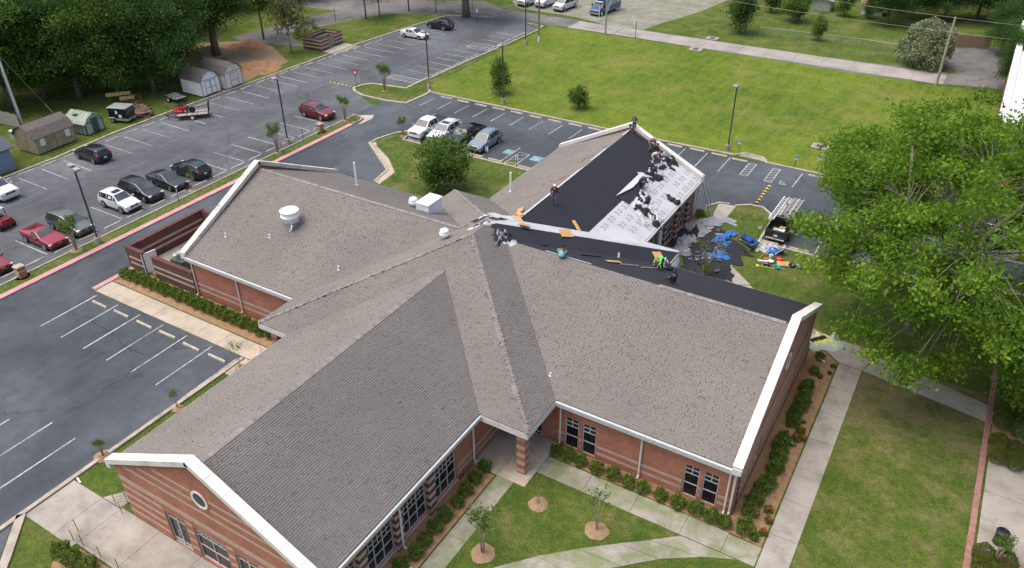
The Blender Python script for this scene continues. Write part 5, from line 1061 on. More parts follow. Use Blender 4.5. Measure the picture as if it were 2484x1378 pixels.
for i, (px, py, k, s, lab) in enumerate(((888,46,0,.85,'first roadside tree right of the dumpster wall, dark trunk'),(921,37,1,.8,'roadside tree with a pale mulch ring at its foot'),(992,27,0,.75,'slim roadside tree with grey trunk at the top edge'),(1058,30,1,.7,'young roadside tree left of the thick tan trunk'),(1131,41,2,1.15,'roadside tree with thick tan trunk at the lot corner'),(640,95,0,.9,'dark tree beside the bare earth near the bend'),(735,52,1,.8,'dark-trunked tree behind the dumpster wall'))):
    t_ = (slim, birch, oak)[k]; put_tree('roadside_tree', t_, g2(px, py), i*1.3, s, lab, 'tree', 'trees along the back drive')
# lawn and field trees
lawn_t = tree_mesh(41, 6.6, 1.2, 3.0, 1.0, 95, 95, .30, 'leaf_mid', 'bark_crape', .12, .8, .45, 6, .25, (0,0), .1)
put_tree('lawn_tree', lawn_t, (*G(1080,462)[:2],0), .5, .93, 'dense round green tree on the lawn behind the parked pickups')
fld = tree_mesh(43, 4.9, .6, 1.35, .4, 45, 85, .24, 'leaf_mid', 'bark', .09, .9, .32, 5, .25)
put_tree('young_tree', fld, g2(1213,227), 0, 1, 'taller young tree on the field behind the lamp post'); put_tree('young_tree', fld, g2(1403,263), 2, (.85,.85,.62), 'short round young tree alone in the middle of the field')
ever = tree_mesh(45, 8.5, 1.5, 2.4, 1.2, 70, 90, .34, 'leaf_dark', 'bark', .16, 1., .55, 5, .3)
for px, py, s, k, lab in ((1793,80,.95,0,'tall dark bushy tree beside the gravel yard fence'),(1925,52,.6,1,'dark round bush with white blossom before the pale shed'),(1982,98,.62,2,'light green sapling at the chain-link fence corner'),(2105,44,.4,0,'small dark shrub by the white block'),(1870,30,.7,0,'dark bush left of the pale far shed'),(2045,40,.8,2,'light tree right of the grey metal shed')):
    put_tree('garden_tree', (ever, lawn_t, fld)[k], g2(px, py), px*.1, s*(1 if k == 0 else 1.3), lab)
for i, (px, py, k, s) in enumerate(sorted(((2150,60,0,.8),(2210,45,1,.9),(2290,50,0,.9),(2370,45,1,.95),(2450,60,0,1.),(2540,80,1,1.),(2250,5,2,.95),(2350,0,0,1.),(2460,0,1,1.),(2180,10,1,.9),(1700,-25,0,.8),(1820,-30,1,.8),(2060,-15,2,.8),(1560,-45,0,.8),(1300,-55,1,.9),(1100,-20,0,.9),(980,-25,2,.9),(850,-20,1,.9),(730,-5,0,.85),(640,0,1,.95)), reverse=True)):
    put_tree('background_tree', dk[k], g2(px, py), i*2.1, s*.85, '%s dark tree counting leftward from the right end of the row along the top edge' % ORD[i], 'tree', 'trees at the top edge')
put_tree('cedar_tree', dk[1], g2(2437,222), 1, (.42,.42,.55), 'dark tree against the white-roofed building'); put_tree('cedar_tree', dk[0], g2(2425,130), 2, (.45,.45,.5), 'dark tree behind the gravel patch')
# pale bush and shrubs
def bush_mesh(seed, r, h, n, ls, leafm, lump=.18):
    rng = np.random.default_rng(seed); d = rng.normal(size=(n,3)); d[:,2] = np.abs(d[:,2])*rng.choice([1,1,1,-.35], n); d /= np.linalg.norm(d, axis=1, keepdims=True); ph = rng.uniform(0,6.28,6)
    th = np.arctan2(d[:,1], d[:,0]); k = 1+lump*(np.sin(3*th+ph[0]+3*d[:,2])+.7*np.sin(5*th+ph[1]-4*d[:,2])+.5*np.sin(9*th+ph[2]+7*d[:,2])); rad = rng.uniform(.45,1,n)**.35*k
    P = d*np.array([r,r,h*.62])*rad[:,None]; P[:,2] += h*.40; P[:,2] = np.maximum(P[:,2], .03); V, F = leaf_np(P, ls, rng, 0., .6, d*.9)
    return np_mesh('foliage', V, F, M[leafm], np.clip(rng.normal(.5,.22,n),0,1))
pale = bush_mesh(51, 3.6, 6.2, 5200, .42, 'leaf_pale', .1)
def stem_mesh(seed, r, h, n=6):
    rr = random.Random(seed); m = MB()
    for i in range(n): a = rr.uniform(0,6.28); m.tube([(0,0,-.05),(cos(a)*r*.3,sin(a)*r*.3,h*.35),(cos(a)*r*.7,sin(a)*r*.7,h*.7)], [.02*h,.015*h,.006*h], 5)
    return m.mesh('stem', M['bark'], True)
def put_bush(name, fm, sm, loc, rz, sc, label, cat='shrub', group=None):
    e = empty(name, loc, rz, label, cat, group); e.scale = sc if isinstance(sc, tuple) else (sc,)*3; link('foliage', fm, e); link('stem', sm, e); return e
put_bush('pale_bush', pale, stem_mesh(1,2.4,5), g2(2235,158), 0, 1, 'large round pale grey-green bush at the end of the chain-link fence', 'bush')
shr = [bush_mesh(60+i, .58, 1.0, 900, .15, 'leaf_shrub') for i in range(3)]; sst = stem_mesh(2, .4, .8)
box = [bush_mesh(70+i, .66, 1.0, 3000, .075, 'leaf_box', .05) for i in range(2)]
for i in range(20):
    x = -58.5+i*.9; put_bush('hedge_shrub', shr[i%3], sst, (x, 32.15+rnd.uniform(-.08,.08), .04), rnd.uniform(0,6), rnd.uniform(.78,.95), '%s shrub from the left in the hedge along the left wing wall' % ORD[i], 'shrub', 'left wing hedge')
S3 = [(610,560),(690,590),(775,630),(880,690),(1000,725),(1105,775),(1205,820),(1330,870),(1450,920),(1575,965),(1685,1020),(1775,1060)]
for i, (a, b) in enumerate(S3):
    p = G(1140+a/2.883, 900+(b+25)/2.883); put_bush('bed_shrub', shr[i%3], sst, (p.x, max(p.y,32.35), .04), i*1.1, rnd.uniform(.68,.8), '%s shrub from the porch in the bed under the right wing windows' % ORD[i], 'shrub', 'right wing bed shrubs')
p = G(1140+1920/2.883, 900+1125/2.883); put_bush('bed_shrub', shr[0], sst, (p.x,p.y,.04), 0, .9, 'lone round shrub at the near corner of the mulch bed', 'shrub'); p = G(1140+1985/2.883, 900+1180/2.883); put_bush('bed_shrub', shr[1], sst, (p.x,p.y,.04), 0, .45, 'small low shrub at the near corner of the mulch bed', 'shrub')
S2 = [(1665,660),(1595,740),(1530,825),(1470,910),(1385,1000),(1315,1085),(1240,1180),(1180,1265),(1075,1345)]
for i, (a, b) in enumerate(S2):
    p = G(600+a/2.883, 900+(b+30)/2.883); put_bush('bed_shrub', shr[(i+1)%3], sst, (min(p.x,-19.3), p.y, .04), i*1.3, rnd.uniform(.66,.78), '%s shrub from the porch in the bed beside the front wing windows' % ORD[i], 'shrub', 'front wing bed shrubs')
S4 = [(40,1045),(70,985),(110,920),(150,880),(185,800),(200,740),(220,680),(235,630),(290,530),(300,490),(330,440),(350,400),(365,345),(385,310),(415,235),(445,150)]
for i, (a, b) in enumerate(S4):
    p = G(1800+a/2.3846, 800+(b+22)/2.3846); put_bush('bed_shrub', shr[i%3], sst, (max(p.x,-4.75), p.y, .04), i*1.3, rnd.uniform(.75,.92) if i < 13 else .6, '%s shrub from the near end of the long hedge by the right gable wall' % ORD[i], 'shrub', 'right gable hedge')
flm = {}
for c in ('red','white','yellow'):
    m = MB()
    for i in range(16): a = rnd.uniform(0,6.28); r_ = rnd.uniform(.05,.34); m.ball((cos(a)*r_, sin(a)*r_, rnd.uniform(.3,.62)), rnd.uniform(.09,.14), 1,1,.7, 6, 4)
    flm[c] = m.mesh('blossoms', M['petal_'+c], True)
for i, (a, b, c, s, lab) in enumerate(((150,1045,'red',.8,'red rose bush, upper of the three at the near bed end'),(150,1105,'red',.7,'red rose bush, middle of the three at the near bed end'),(120,1175,'red',.75,'red rose bush, lowest of the three at the near bed end'),(335,590,'red',.9,'red rose bush at the middle of the right bed'),(312,632,'red',.9,'red rose bush next to the white flowers'),(368,637,'red',.7,'small red rose bush nearest the walk in mid bed'),(288,660,'white',.7,'white flowering bush in the right bed'),(352,530,'yellow',.5,'small yellow flowering plant in the right bed'),(525,210,'red',.6,'red rose bush at the far end of the right bed'),(505,250,'red',.5,'second red rose bush from the far end of the right bed'),(450,270,'red',.55,'third red rose bush from the far end of the right bed'))):
    p = G(1800+a/2.3846, 800+(b+10)/2.3846); e = put_bush('flowering_bush', shr[i%3], sst, (min(p.x,-3.6),p.y,.04), i, s*.55, lab, 'rose bush'); link('blossoms', flm[c], e).scale = (1.15,1.15,1.45)
for i, (px, py, s) in enumerate(((152,1346,.85),(182,1364,.9),(218,1382,.85))): put_bush('corner_shrub', shr[i], sst, (*G(px,py)[:2],.04), i, s, '%s shrub from the left by the plaza railing' % ORD[i], 'shrub', 'railing shrubs')
B4 = [(1495,535),(1590,500),(1585,580),(1478,660),(1470,735),(1580,705),(1570,775),(1390,1310),(1510,1350),(1390,1378),(1500,480)]
bl_ = ['upper left','upper right','middle right','second left','lower left','second right','lower right','left one of the near','right one of the near','nearest','topmost']
for i, (a, b) in enumerate(B4): put_bush('boxwood', box[i%2], sst, (*G(1800+a/2.3846, 800+(b+20)/2.3846)[:2],.05), i, .98, '%s clipped boxwood ball in the plaza beds at the right edge' % bl_[i], 'boxwood', 'clipped boxwoods')
put_bush('bed_shrub', shr[0], sst, (*G(1697,527)[:2],.04), 0, .8, 'green shrub at the foot of the rear wing corner by the ladder', 'shrub')
# crape myrtles: several bare stems, tufted tops
def crape(seed, h, spread, n, per, ls, leafm='leaf_mid', tuft=.35, bark='bark_crape', bare=.45, thin=1.):
    rng = np.random.default_rng(seed); rr = random.Random(seed); m = MB(); P = []
    for i in range(n):
        a = 2*pi*i/n+rr.uniform(-.4,.4); t = Vector((cos(a)*spread*rr.uniform(.5,1), sin(a)*spread*rr.uniform(.5,1), h*rr.uniform(.72,.92)))
        k = Vector((cos(a)*spread*.25, sin(a)*spread*.25, h*bare)); m.tube([(cos(a)*.05,sin(a)*.05,-.05), k, t], [(.035*h/2.5+.01)*thin,(.028*h/2.5+.008)*thin,.012*thin], 6)
        for j in range(3):
            b = t+Vector((rr.uniform(-1,1)*tuft, rr.uniform(-1,1)*tuft, rr.uniform(-.2,.8)*tuft)); m.tube([k.lerp(t,.8), b], [.012,.005], 4, False)
        P.append(np.array(t)+rng.normal(size=(per,3))*np.array([tuft*.55,tuft*.55,tuft*.7]))
    P = np.concatenate(P); V, F = leaf_np(P, ls, rng, -.4, .5); return m.mesh('trunk', M[bark], True), np_mesh('crown', V, F, M[leafm], np.clip(rng.normal(.5,.22,len(P)),0,1))
cmA = [crape(80+i, 3.6, .75, 6, 170, .17) for i in range(2)]; cmB = [crape(85, 2.6, .36, 4, 40, .13, 'leaf_mid', .3, 'bark_crape', .35, .36), crape(86, 2.6, .42, 5, 70, .15, 'leaf_mid', .32, 'bark_crape', .4, .42)]; cmC = crape(88, 2.9, .9, 7, 34, .2, 'leaf_olive', .35, 'bark_pale', .45)
rings = MB()
for k in range(14): pass
def ringmesh(r):
    m = MB(); N_ = 18; vs = [(0,0,.11)]
    for t, z in ((.55,.10),(1.,.0)):
        for k in range(N_): a = 2*pi*k/N_; q = r*t*(1+rnd.uniform(-.08,.08)); vs.append((q*cos(a),q*sin(a),z+rnd.uniform(0,.02)*(t < 1)))
    fs = [(0,1+k,1+(k+1)%N_) for k in range(N_)]+[(1+k,1+N_+k,1+N_+(k+1)%N_,1+(k+1)%N_) for k in range(N_)]; m.add(vs, fs); return m.mesh('mulch_ring', M['straw'], True)
rg_ = [ringmesh(.6), ringmesh(.7), ringmesh(.42)]
CM = [(934,222,157,cmA[0],1.0,'crape myrtle on the kerbed island by the yield sign',2),(838,293,232,cmA[1],.8,'crape myrtle at the nose of the median',2),(674,372,303,cmA[0],.8,'crape myrtle on the median left of the brick pier',2),(186,608,523,cmA[1],.8,'crape myrtle on the median before the grey-green minivan',0),(467,463,414,cmB[0],.7,'thin reddish crape myrtle beside the dark sport utility',2),(978,331,287,cmA[0],.55,'small crape myrtle at the corner of the lawn island by the white pickup',2),
 (583,893,825,cmB[0],.9,'sparse crape myrtle at the end of the left walk',2),(432,992,942,cmB[1],.85,'bare-stemmed crape myrtle on the strip beside the front wing',2),(252,1108,1062,cmA[1],.8,'leafy dark crape myrtle at the front gable corner',0),(1306,1224,1160,cmB[0],1,'thin sapling on the courtyard grass nearest the porch column',0),(1448,1288,1185,cmB[0],1.2,'thin sapling on the courtyard grass by the walk junction',1),(1171,1343,1235,cmB[1],1,'leafy sapling on the courtyard grass nearest the front wing',1),
 (1713,668,575,cmC,1,'spiky pale sapling standing in the roofing debris',None),(1706,700,640,cmB[1],1,'shrubby sapling at the wing corner below the debris',None),(1826,722,690,cmB[0],.6,'bare little sapling beside the yard walk',None),(2448,1012,955,cmA[0],.7,'multi-stem crape myrtle among the upper boxwoods',None),(2466,1100,1030,cmA[1],.75,'multi-stem crape myrtle among the lower boxwoods',None),(2408,1372,1290,cmA[0],.8,'multi-stem crape myrtle at the lower right by the bin',None)]
for i, (px, py, ty, ms, s, lab, rk_) in enumerate(CM):
    p = G(px, py); h = pheight(px, ty, p); hh = {0:3.6}.get(0) if ms in cmA else (2.9 if ms is cmC else 2.6); k = h/hh
    e = put_tree('crape_myrtle', ms, (p.x,p.y,.04), i*1.9, (k*1.0,k*1.0,k), lab, 'tree', 'crape myrtles'); 
    if rk_ is not None: o = link('mulch_ring', rg_[rk_], e); o.scale = (1/k,1/k,1/k)
# weeds by the dumpster
put_bush('vine_thicket', bush_mesh(90, 2.2, 2.2, 1500, .22, 'leaf_mid'), stem_mesh(3,1.5,2), g2(748,88), 0, 1, 'tangle of green vines behind the dumpster wall', 'shrub')
# ------------------------------------------------------------------ lamps, poles, signs
from mathutils import noise as mnoise
def lamp_post(px, py, label, heads=((0,1),), H=7.6):
    p = G(px, py); e = empty('lamp_post', (p.x,p.y,0), 0, label, 'street lamp', 'parking lot lamps')
    MB().lathe((0,0,0), [(.26,0),(.26,.62),(.22,.68)], 16).build('concrete_base', M['kerb'], e); MB().box(-.065,.065,-.065,.065,.66,H).build('pole', M['metal_dk'], e); MB().box(-.14,.14,-.14,.14,.66,.70).build('base_plate', M['metal_dk'], e)
    for a in heads:
        d = Vector((a[0],a[1],0)).normalized(); s = Vector((-d.y,d.x,0)); MB().bar(Vector((0,0,H-.06)), d*.32+Vector((0,0,H-.06)), .06).build('arm', M['metal_dk'], e)
        h = MB().obox(d*.62+Vector((0,0,H)), d, s, (0,0,1), .32, .23, .11).build('lamp_head', M['lamp_head'], e, bevel=.03); MB().obox(d*.62+Vector((0,0,H-.115)), d, s, (0,0,1), .26, .18, .008).build('lens', M['lamp'], h)
    return e
lamp_post(1042,217,'lamp post at the corner of the island and the field',((-1,.3),)); lamp_post(1275,107,'lamp post at the far end of the left lot by the field',((-1,0),)); lamp_post(240,590,'double-headed lamp post on the median before the grey-green minivan',((-1,.2),(1,-.2))); lamp_post(699,349,'lamp post on the median beside the crape myrtle',((-1,.2),)); lamp_post(1221,251,'lamp post on the field edge in front of the taller young tree',((0,-1),)); lamp_post(1765,364,'lamp post on the field edge right of the rear wing',((0,-1),))
def wood_pole(px, py, H, label, arm=None, r=.15, mat='wood_pole', base=None):
    p = G(px, py); e = empty('utility_pole', (p.x,p.y,0), 0, label, 'utility pole'); MB().tube([(0,0,-.2),(0,0,H*.5),(0,0,H)], [r,r*.88,r*.72], 10).build('shaft', M[mat], e)
    MB().tube([(r*1.05,0,.1),(r*1.0,0,3.)], .03, 6).build('conduit', M['metal'], e)
    if base: MB().tube([(0,0,0),(0,0,.9)], r*1.12, 10).build('white_sleeve', M['white'], e)
    return e, p
wood_pole(1307,101,12,'brown wooden pole with white foot at the field corner',None,.14,'wood_brown',True); e1, P1 = wood_pole(1468,84,11,'pale concrete-coloured pole before the blue bus'); PR = G(2270,207); HR = pheight(2318,42,PR); e2, _ = wood_pole(2270,207,HR,'tall weathered wooden pole behind the big right tree',None,.17)
for z in (HR-.1, HR-1.9): MB().lathe((0,.16,z), [(.05,-.1),(.07,0),(.05,.1)], 8).build('insulator', M['metal'], e2)
PLl = G(56,306); wp, _ = wood_pole(56,306,10.5,'thick pale utility pole with conduits at the left edge',None,.2,'wood_grey')
MB().tube([(.22,-.1,0),(.22,-.1,8)], .07, 8).build('cable_riser', M['white'], wp); MB().tube([(.1,-.25,0),(.1,-.25,7)], .05, 8).build('cable_riser', M['metal'], wp)
gw = MB(); a = G(138,283); gw.tube([a, PLl+Vector((0,0,9))], .02, 5); g_o = gw.build('guy_wire', M['metal']); MB().tube([a+(PLl+Vector((0,0,9))-a)*.0, a+(PLl+Vector((0,0,9))-a)*.2], .05, 6).build('yellow_guard', M['yellow'], g_o); tag(g_o, 'guy wire with yellow guard slanting from the left utility pole', 'wire')
def wire(p, q, sag, label, r=.022):
    p, q = Vector(p), Vector(q); o = MB().tube([p.lerp(q, t/14)-Vector((0,0,sag*4*(t/14)*(1-t/14))) for t in range(15)], r, 5).build('overhead_wire', M['wood_grey']); tag(o, label, 'wire', 'overhead wires')
T = Vector((PR.x,PR.y,HR)); Lp = G(1468,84)
wire(T+Vector((0,.16,-.1)), (-62,128,9.5), .5, 'upper overhead wire left of the tall weathered pole'); wire(T+Vector((0,.16,-1.9)), (-62,124,8.4), .8, 'lower overhead wire left of the tall weathered pole'); wire(T+Vector((0,.16,-.1)), (35,128,HR-.5), .5, 'upper overhead wire right of the tall weathered pole'); wire(T+Vector((0,.16,-1.9)), (35,127,HR-2.2), .5, 'lower overhead wire right of the tall weathered pole')
wire((-90,131,9.), (-140,96,9.0), .6, 'overhead wire crossing the back drive at the top edge')
def post(px, py, h, label, mat='metal_dk'):
    p = G(px, py); e = MB().tube([(0,0,-.1),(0,0,h)], .05, 8).lathe((0,0,h), [(.07,0),(.07,.04),(.02,.08)], 8).build('post', M[mat]); e.location = (p.x,p.y,0); tag(e, label, 'post')
post(1541,94,2.6,'slim dark post on the field edge by the road'); post(1453,50,2.2,'white marker post beside the blue bus','white'); post(814,52,2.2,'slim dark post beside the back drive'); post(1146,27,2.8,'slim dark post at the drive corner')
def sign(px, py, ty, w_, h_, n, label, face, extra=None, postm='metal_dk'):
    p = G(px, py); H = max(1.2, pheight(px, ty, p)); a = atan2(n[1], n[0]); e = empty('road_sign', (p.x,p.y,0), a, label, 'sign'); MB().tube([(0,0,-.1),(0,0,H)], .035, 6).build('post', M[postm], e)
    b = MB().box(.03,.045,-w_/2,w_/2,H-h_,H).build('sign_panel', M[face], e, bevel=.004); return e, H, b
yp = G(866,217); ye = empty('yield_sign', (yp.x,yp.y,.06), atan2(-1.,.4), 'red and white triangular yield sign on the kerbed island', 'sign'); MB().tube([(0,0,0),(0,0,2.3)], .035, 6).build('post', M['metal_dk'], ye)
def tri(s, x, z0): return [(x, -s*.55, z0+s*.48), (x, 0, z0-s*.48), (x, s*.55, z0+s*.48)]
m = MB(); A = tri(.95,.04,2.15); m.add(A+[(x-.015,y,z) for x,y,z in A], [(0,1,2),(5,4,3),(0,3,4,1),(1,4,5,2),(2,5,3,0)]); sp = m.build('sign_panel', M['sign_red'], ye); MB().add(tri(.46,.046,2.22), [(0,1,2)]).build('white_centre', M['sign_white'], ye)
def access_sign(px, py, ty, n, label, face='sign_blue'):
    e, H, b = sign(px, py, ty, .36, .55, n, label, 'sign_white'); MB().box(.046,.05,-.15,.15,H-.33,H-.03).build('blue_panel', M['sign_blue'], e); m = MB()
    P = [(-.06,.12),(-.02,.02),(.05,.02),(.09,-.07)]
    for a, c in zip(P[:-1], P[1:]): m.bar((.053,a[0],H-.18+a[1]),(.053,c[0],H-.18+c[1]),.022,.004,(1,0,0))
    Ar = arc(-.01,-.05,.085,120,330,8)
    for a, c in zip(Ar[:-1], Ar[1:]): m.bar((.053,a[0],H-.18+a[1]),(.053,c[0],H-.18+c[1]),.02,.004,(1,0,0))
    m.build('wheelchair_symbol', M['sign_white'], e)
camdir = (.5,-.85)
access_sign(1181,380,360,(.1,1),'accessible parking sign beside the silver-blue crossover'); access_sign(1253,403,378,(.1,1),'accessible parking sign between the two blue squares'); access_sign(1791,366,338,camdir,'blue accessible parking sign near the kerb ramp'); access_sign(1928,403,376,camdir,'blue accessible parking sign on a dark post by the hatched bay'); access_sign(1983,412,376,camdir,'blue accessible parking sign on a pale post left of the big tree')
sign(436,496,458,.45,.6,(.6,.5),'grey sign back on a post beside the red kerb','sign_back'); sign(737,345,312,.2,.5,(.6,.5),'narrow sign on the median by the lamp post','sign_back'); sign(1158,52,22,.3,.6,camdir,'white regulatory sign at the lot corner','sign_white'); sign(1838,580,548,.28,.28,camdir,'small white sign at the kerb behind the wheelbarrows','sign_white')
def pier(px, py, label):
    p = G(px, py); e = empty('brick_pier', (p.x,p.y,.06), 0, label, 'pier', 'brick piers on the median'); MB().box(-.32,.32,-.32,.32,0,.95).build('brick_body', M['brick_x'], e); MB().box(-.38,.38,-.38,.38,.95,1.08).build('cap', M['kerb'], e, bevel=.02); MB().box(-.335,.335,-.335,.335,.55,.7).build('stone_band', M['band'], e); MB().box(-.24,.24,-.335,-.318,.12,.5).build('light_slot', M['concrete_tan'], e)
    MB().lathe((0,0,-.05), [(.7,0),(.62,.05)], 14).build('mulch_pad', M['straw'], e)
pier(55,672,'square brick pier with stone cap on the median at far left'); pier(778,321,'square brick pier with stone cap near the median nose')
# wheel stops
ws_me = MB().add([(-.9,-.09,0),(.9,-.09,0),(.9,.09,0),(-.9,.09,0),(-.88,-.05,.13),(.88,-.05,.13),(.88,.05,.13),(-.88,.05,.13)], [(3,2,1,0),(4,5,6,7),(0,1,5,4),(1,2,6,5),(2,3,7,6),(3,0,4,7)]).mesh('wheel_stop', M['stop'])
def stops(pts, along_y, row):
    for i, (x, y) in enumerate(pts):
        o = link('wheel_stop', ws_me); o.location = (x+rnd.uniform(-.06,.06), y+rnd.uniform(-.06,.06), .0145); o.rotation_euler = (0,0,(pi/2 if along_y else 0)+rnd.uniform(-.025,.025)); tag(o, '%s concrete wheel stop %s' % (ORD[i] if i < len(ORD) else ORD[i-28]+' farther', row), 'wheel stop', 'wheel stops '+row.split(' in ')[-1][:30])
stops([(-56.75+2.76*i,28.25) for i in range(6)], False, 'from the left in the row facing the left wing walk')
lys = sorted(ly); mids = [((a+b)/2) for a, b in zip(lys[:-1], lys[1:]) if 30 < a]
stops([(-86.3+max(0,(y-80))*.1, y) for y in mids[:27]], True, 'from the near end in the row along the shed grass')
stops([(-67.6, 27+2.6*i) for i in range(16)], True, 'from the near end in the row along the median'); stops([(-67.0+.05*i, 90.0+2.28*i) for i in range(11) if i not in (5,)], True, 'from the near end in the far row along the field')
stops([(-60.1+2.72*i, 82.1) for i in range(9)], False, 'from the island in the row along the field kerb'); stops([(-28.3,82.2),(-25.6,82.3),(-23.0,82.25),(-20.6,82.0),(-12.3,82.0),(-9.8,81.6)], False, 'right of the rear wing in the row along the field kerb')
stops([(-55.2,68.55),(-52.5,68.5),(-49.9,68.5),(-46.4,68.6),(-43.9,68.55),(-40.1,68.5)], False, 'from the left in the row at the lawn island'); stops([(-12.8,65.75),(-10.0,65.7),(-7.3,65.7),(-4.5,65.7)], False, 'from the left in the row behind the yard grass')
# speed bumps
sb = empty('speed_bump', (-16.0,75.0,.012), 0, 'black and yellow striped speed bump by the hatched bays', 'speed bump')
for i in range(14): MB().add([(-.17,-2.45+.35*i,0),(.17,-2.45+.35*i,0),(.17,-2.1+.35*i-.01,0),(-.17,-2.1+.35*i-.01,0),(-.09,-2.45+.35*i,.06),(.09,-2.45+.35*i,.06),(.09,-2.11+.35*i,.06),(-.09,-2.11+.35*i,.06)], [(4,5,6,7),(0,1,5,4),(1,2,6,5),(2,3,7,6),(3,0,4,7)]).build('segment', M['yellow_line' if i % 2 else 'black'], sb)
sb2 = empty('speed_bump', (-75.8,79.4,.012), 0, 'worn yellow dashed speed bump beside the yield sign', 'speed bump')
for i in range(14): MB().add([(-2.5+.36*i,-.14,0),(-2.15+.36*i,-.14,0),(-2.15+.36*i,.14,0),(-2.5+.36*i,.14,0),(-2.5+.36*i,-.07,.05),(-2.16+.36*i,-.07,.05),(-2.16+.36*i,.07,.05),(-2.5+.36*i,.07,.05)], [(4,5,6,7),(0,1,5,4),(1,2,6,5),(2,3,7,6),(3,0,4,7)]).build('segment', M['yellow_line' if i % 2 else 'black'], sb2)
for px, py, lab in ((1728,94,'storm drain inlet on the far side of the road'),(1688,121,'storm drain inlet on the field side of the road'),(1990,357,'concrete drain box set in the field near the big tree')):
    p = G(px, py); e = empty('drain_inlet', (p.x,p.y,0), 0, lab, 'drain'); MB().box(-.95,.95,-.75,.75,0,.14).build('concrete_collar', M['concrete_road'], e, bevel=.03)
    for k in range(5): MB().box(-.4,.4,-.34+.15*k,-.26+.15*k,.14,.16).build('grate_bar', M['metal_dk'], e)
    MB().box(-.42,.42,-.4,.4,.13,.145).build('dark_opening', M['black'], e)
# ------------------------------------------------------------------ sheds and far houses
def gambrel(name, loc, rz, Wd, L, hw, hr, label, wall, roof, front='door', trimm='trim', cat='shed', doorm=None, windows=False):
    e = empty(name, loc, rz, label, cat); P = [(-Wd/2,0),(Wd/2,0),(Wd/2,hw),(Wd*.30,hw+hr*.62),(0,hw+hr),(-Wd*.30,hw+hr*.62),(-Wd/2,hw)]; n = 7
    m = MB().add([(L/2,y,z+.15) for y,z in P]+[(-L/2,y,z+.15) for y,z in P], [list(range(n)), list(range(n,2*n))[::-1]]+[(i,n+i,n+(i+1)%n,(i+1)%n) for i in range(n)]); m.build('wall', M[wall], e)
    ov = .14; Q = [(-Wd/2-ov,hw-.12),(-Wd*.30-.03,hw+hr*.62+.03),(0,hw+hr+.04),(Wd*.30+.03,hw+hr*.62+.03),(Wd/2+ov,hw-.12)]
    for i in range(4):
        (y0,z0),(y1,z1) = Q[i], Q[i+1]; k = 5
        for j in range(k):      # shingle courses
            a, b = j/k, (j+1)/k; ya, za, yb, zb = y0+(y1-y0)*a, z0+(z1-z0)*a, y0+(y1-y0)*b, z0+(z1-z0)*b; nv = Vector((0,-(z1-z0),(y1-y0))).normalized(); nv = nv if nv.z > 0 else -nv
            MB().slab([(-L/2-ov,ya,za+.15),(L/2+ov,ya,za+.15),(L/2+ov,yb,zb+.15),(-L/2-ov,yb,zb+.15)], nv, .05+.004*j).build('roof_course', M[roof], e).location = nv*(.05+.006*((j if i < 2 else k-j)))
    t = MB()
    for s in (-1,1): t.box(L/2,L/2+.03,s*Wd/2-.06,s*Wd/2+.06,.15,hw+.15)
    t.box(L/2+.001,L/2+.032,-Wd/2+.06,Wd/2-.06,hw+.12,hw+.2); t.build('corner_trim', M[trimm], e)
    for s in (-1,1): MB().box(-L/2+.05,L/2-.05,s*Wd/2*.8-.06,s*Wd/2*.8+.06,0,.16).build('skid', M['wood_brown'], e)
    def door(face, c, w_, h, two=True):
        fx = (lambda a, z, d: (L/2+d, a, z)) if face == 'x' else (lambda a, z, d: (a, -Wd/2-d, z))
        for s in ((-1,1) if two else (0,)):
            cw = w_/2 if two else w_; cc = c+s*w_/4 if two else c
            def bx(a0,a1,z0,z1,d0,d1,mm,nm,par):
                p, q = fx(a0,z0,d0), fx(a1,z1,d1); return MB().box(min(p[0],q[0]),max(p[0],q[0]),min(p[1],q[1]),max(p[1],q[1]),z0,z1).build(nm, M[mm], par)
            d_ = bx(cc-cw/2+.01,cc+cw/2-.01,.18,.15+h,.0,.03,doorm or wall,'door',e); tm = trimm
            for (a0,a1,z0,z1) in ((cc-cw/2+.01,cc-cw/2+.08,.2,.13+h),(cc+cw/2-.08,cc+cw/2-.01,.2,.13+h),(cc-cw/2+.08,cc+cw/2-.08,.2,.27),(cc-cw/2+.08,cc+cw/2-.08,.06+h,.13+h),(cc-cw/2+.08,cc+cw/2-.08,.1+h/2,.17+h/2)): bx(a0,a1,z0,z1,.03,.05,tm,'door_trim',d_)
    return e, door
sA, dA = gambrel('barn_shed', (-91.3,46.0,0), 0, 3.6, 5.0, 1.9, 1.1, 'mossy brown barn shed with two small windows by the leaning pole', 'shed_wall', 'shed_roof', trimm='wood'); sA.rotation_euler = (0,0,pi/2+.06)
dA('y', 0, 1.7, 1.75)
for s in (-1,1):
    w_ = MB().box(s*1.6-.28,s*1.6+.28,-1.84,-1.79,.95,1.75).build('window', M['white'], sA)
    for a in (-.13,.13): MB().box(s*1.6+a-.1,s*1.6+a+.1,-1.85,-1.835,1.02,1.68).build('pane', M['lamp'], w_)
sG, dG = gambrel('greenhouse_shed', (-91.4,51.1,0), -.1, 2.5, 3.2, 1.35, .9, 'translucent ribbed greenhouse shed with dark green door frame', 'greenhouse', 'greenhouse', trimm='green_frame', doorm='green_box', cat='greenhouse'); sG.rotation_euler = (0,0,.12)
dG('x', .1, .95, 1.75, False)
for k in range(6): 
    for s in (-1,1): MB().tube([(-1.6+.62*k,s*1.28,.1),(-1.6+.62*k,s*1.3,1.45),(-1.6+.62*k,s*.82,2.12),(-1.6+.62*k,0,2.52)], .03, 5).build('rib', M['green_frame'], sG)
MB().box(-.6,.0,-.9,-.45,2.18,2.3).build('roof_hatch', M['green_frame'], sG)
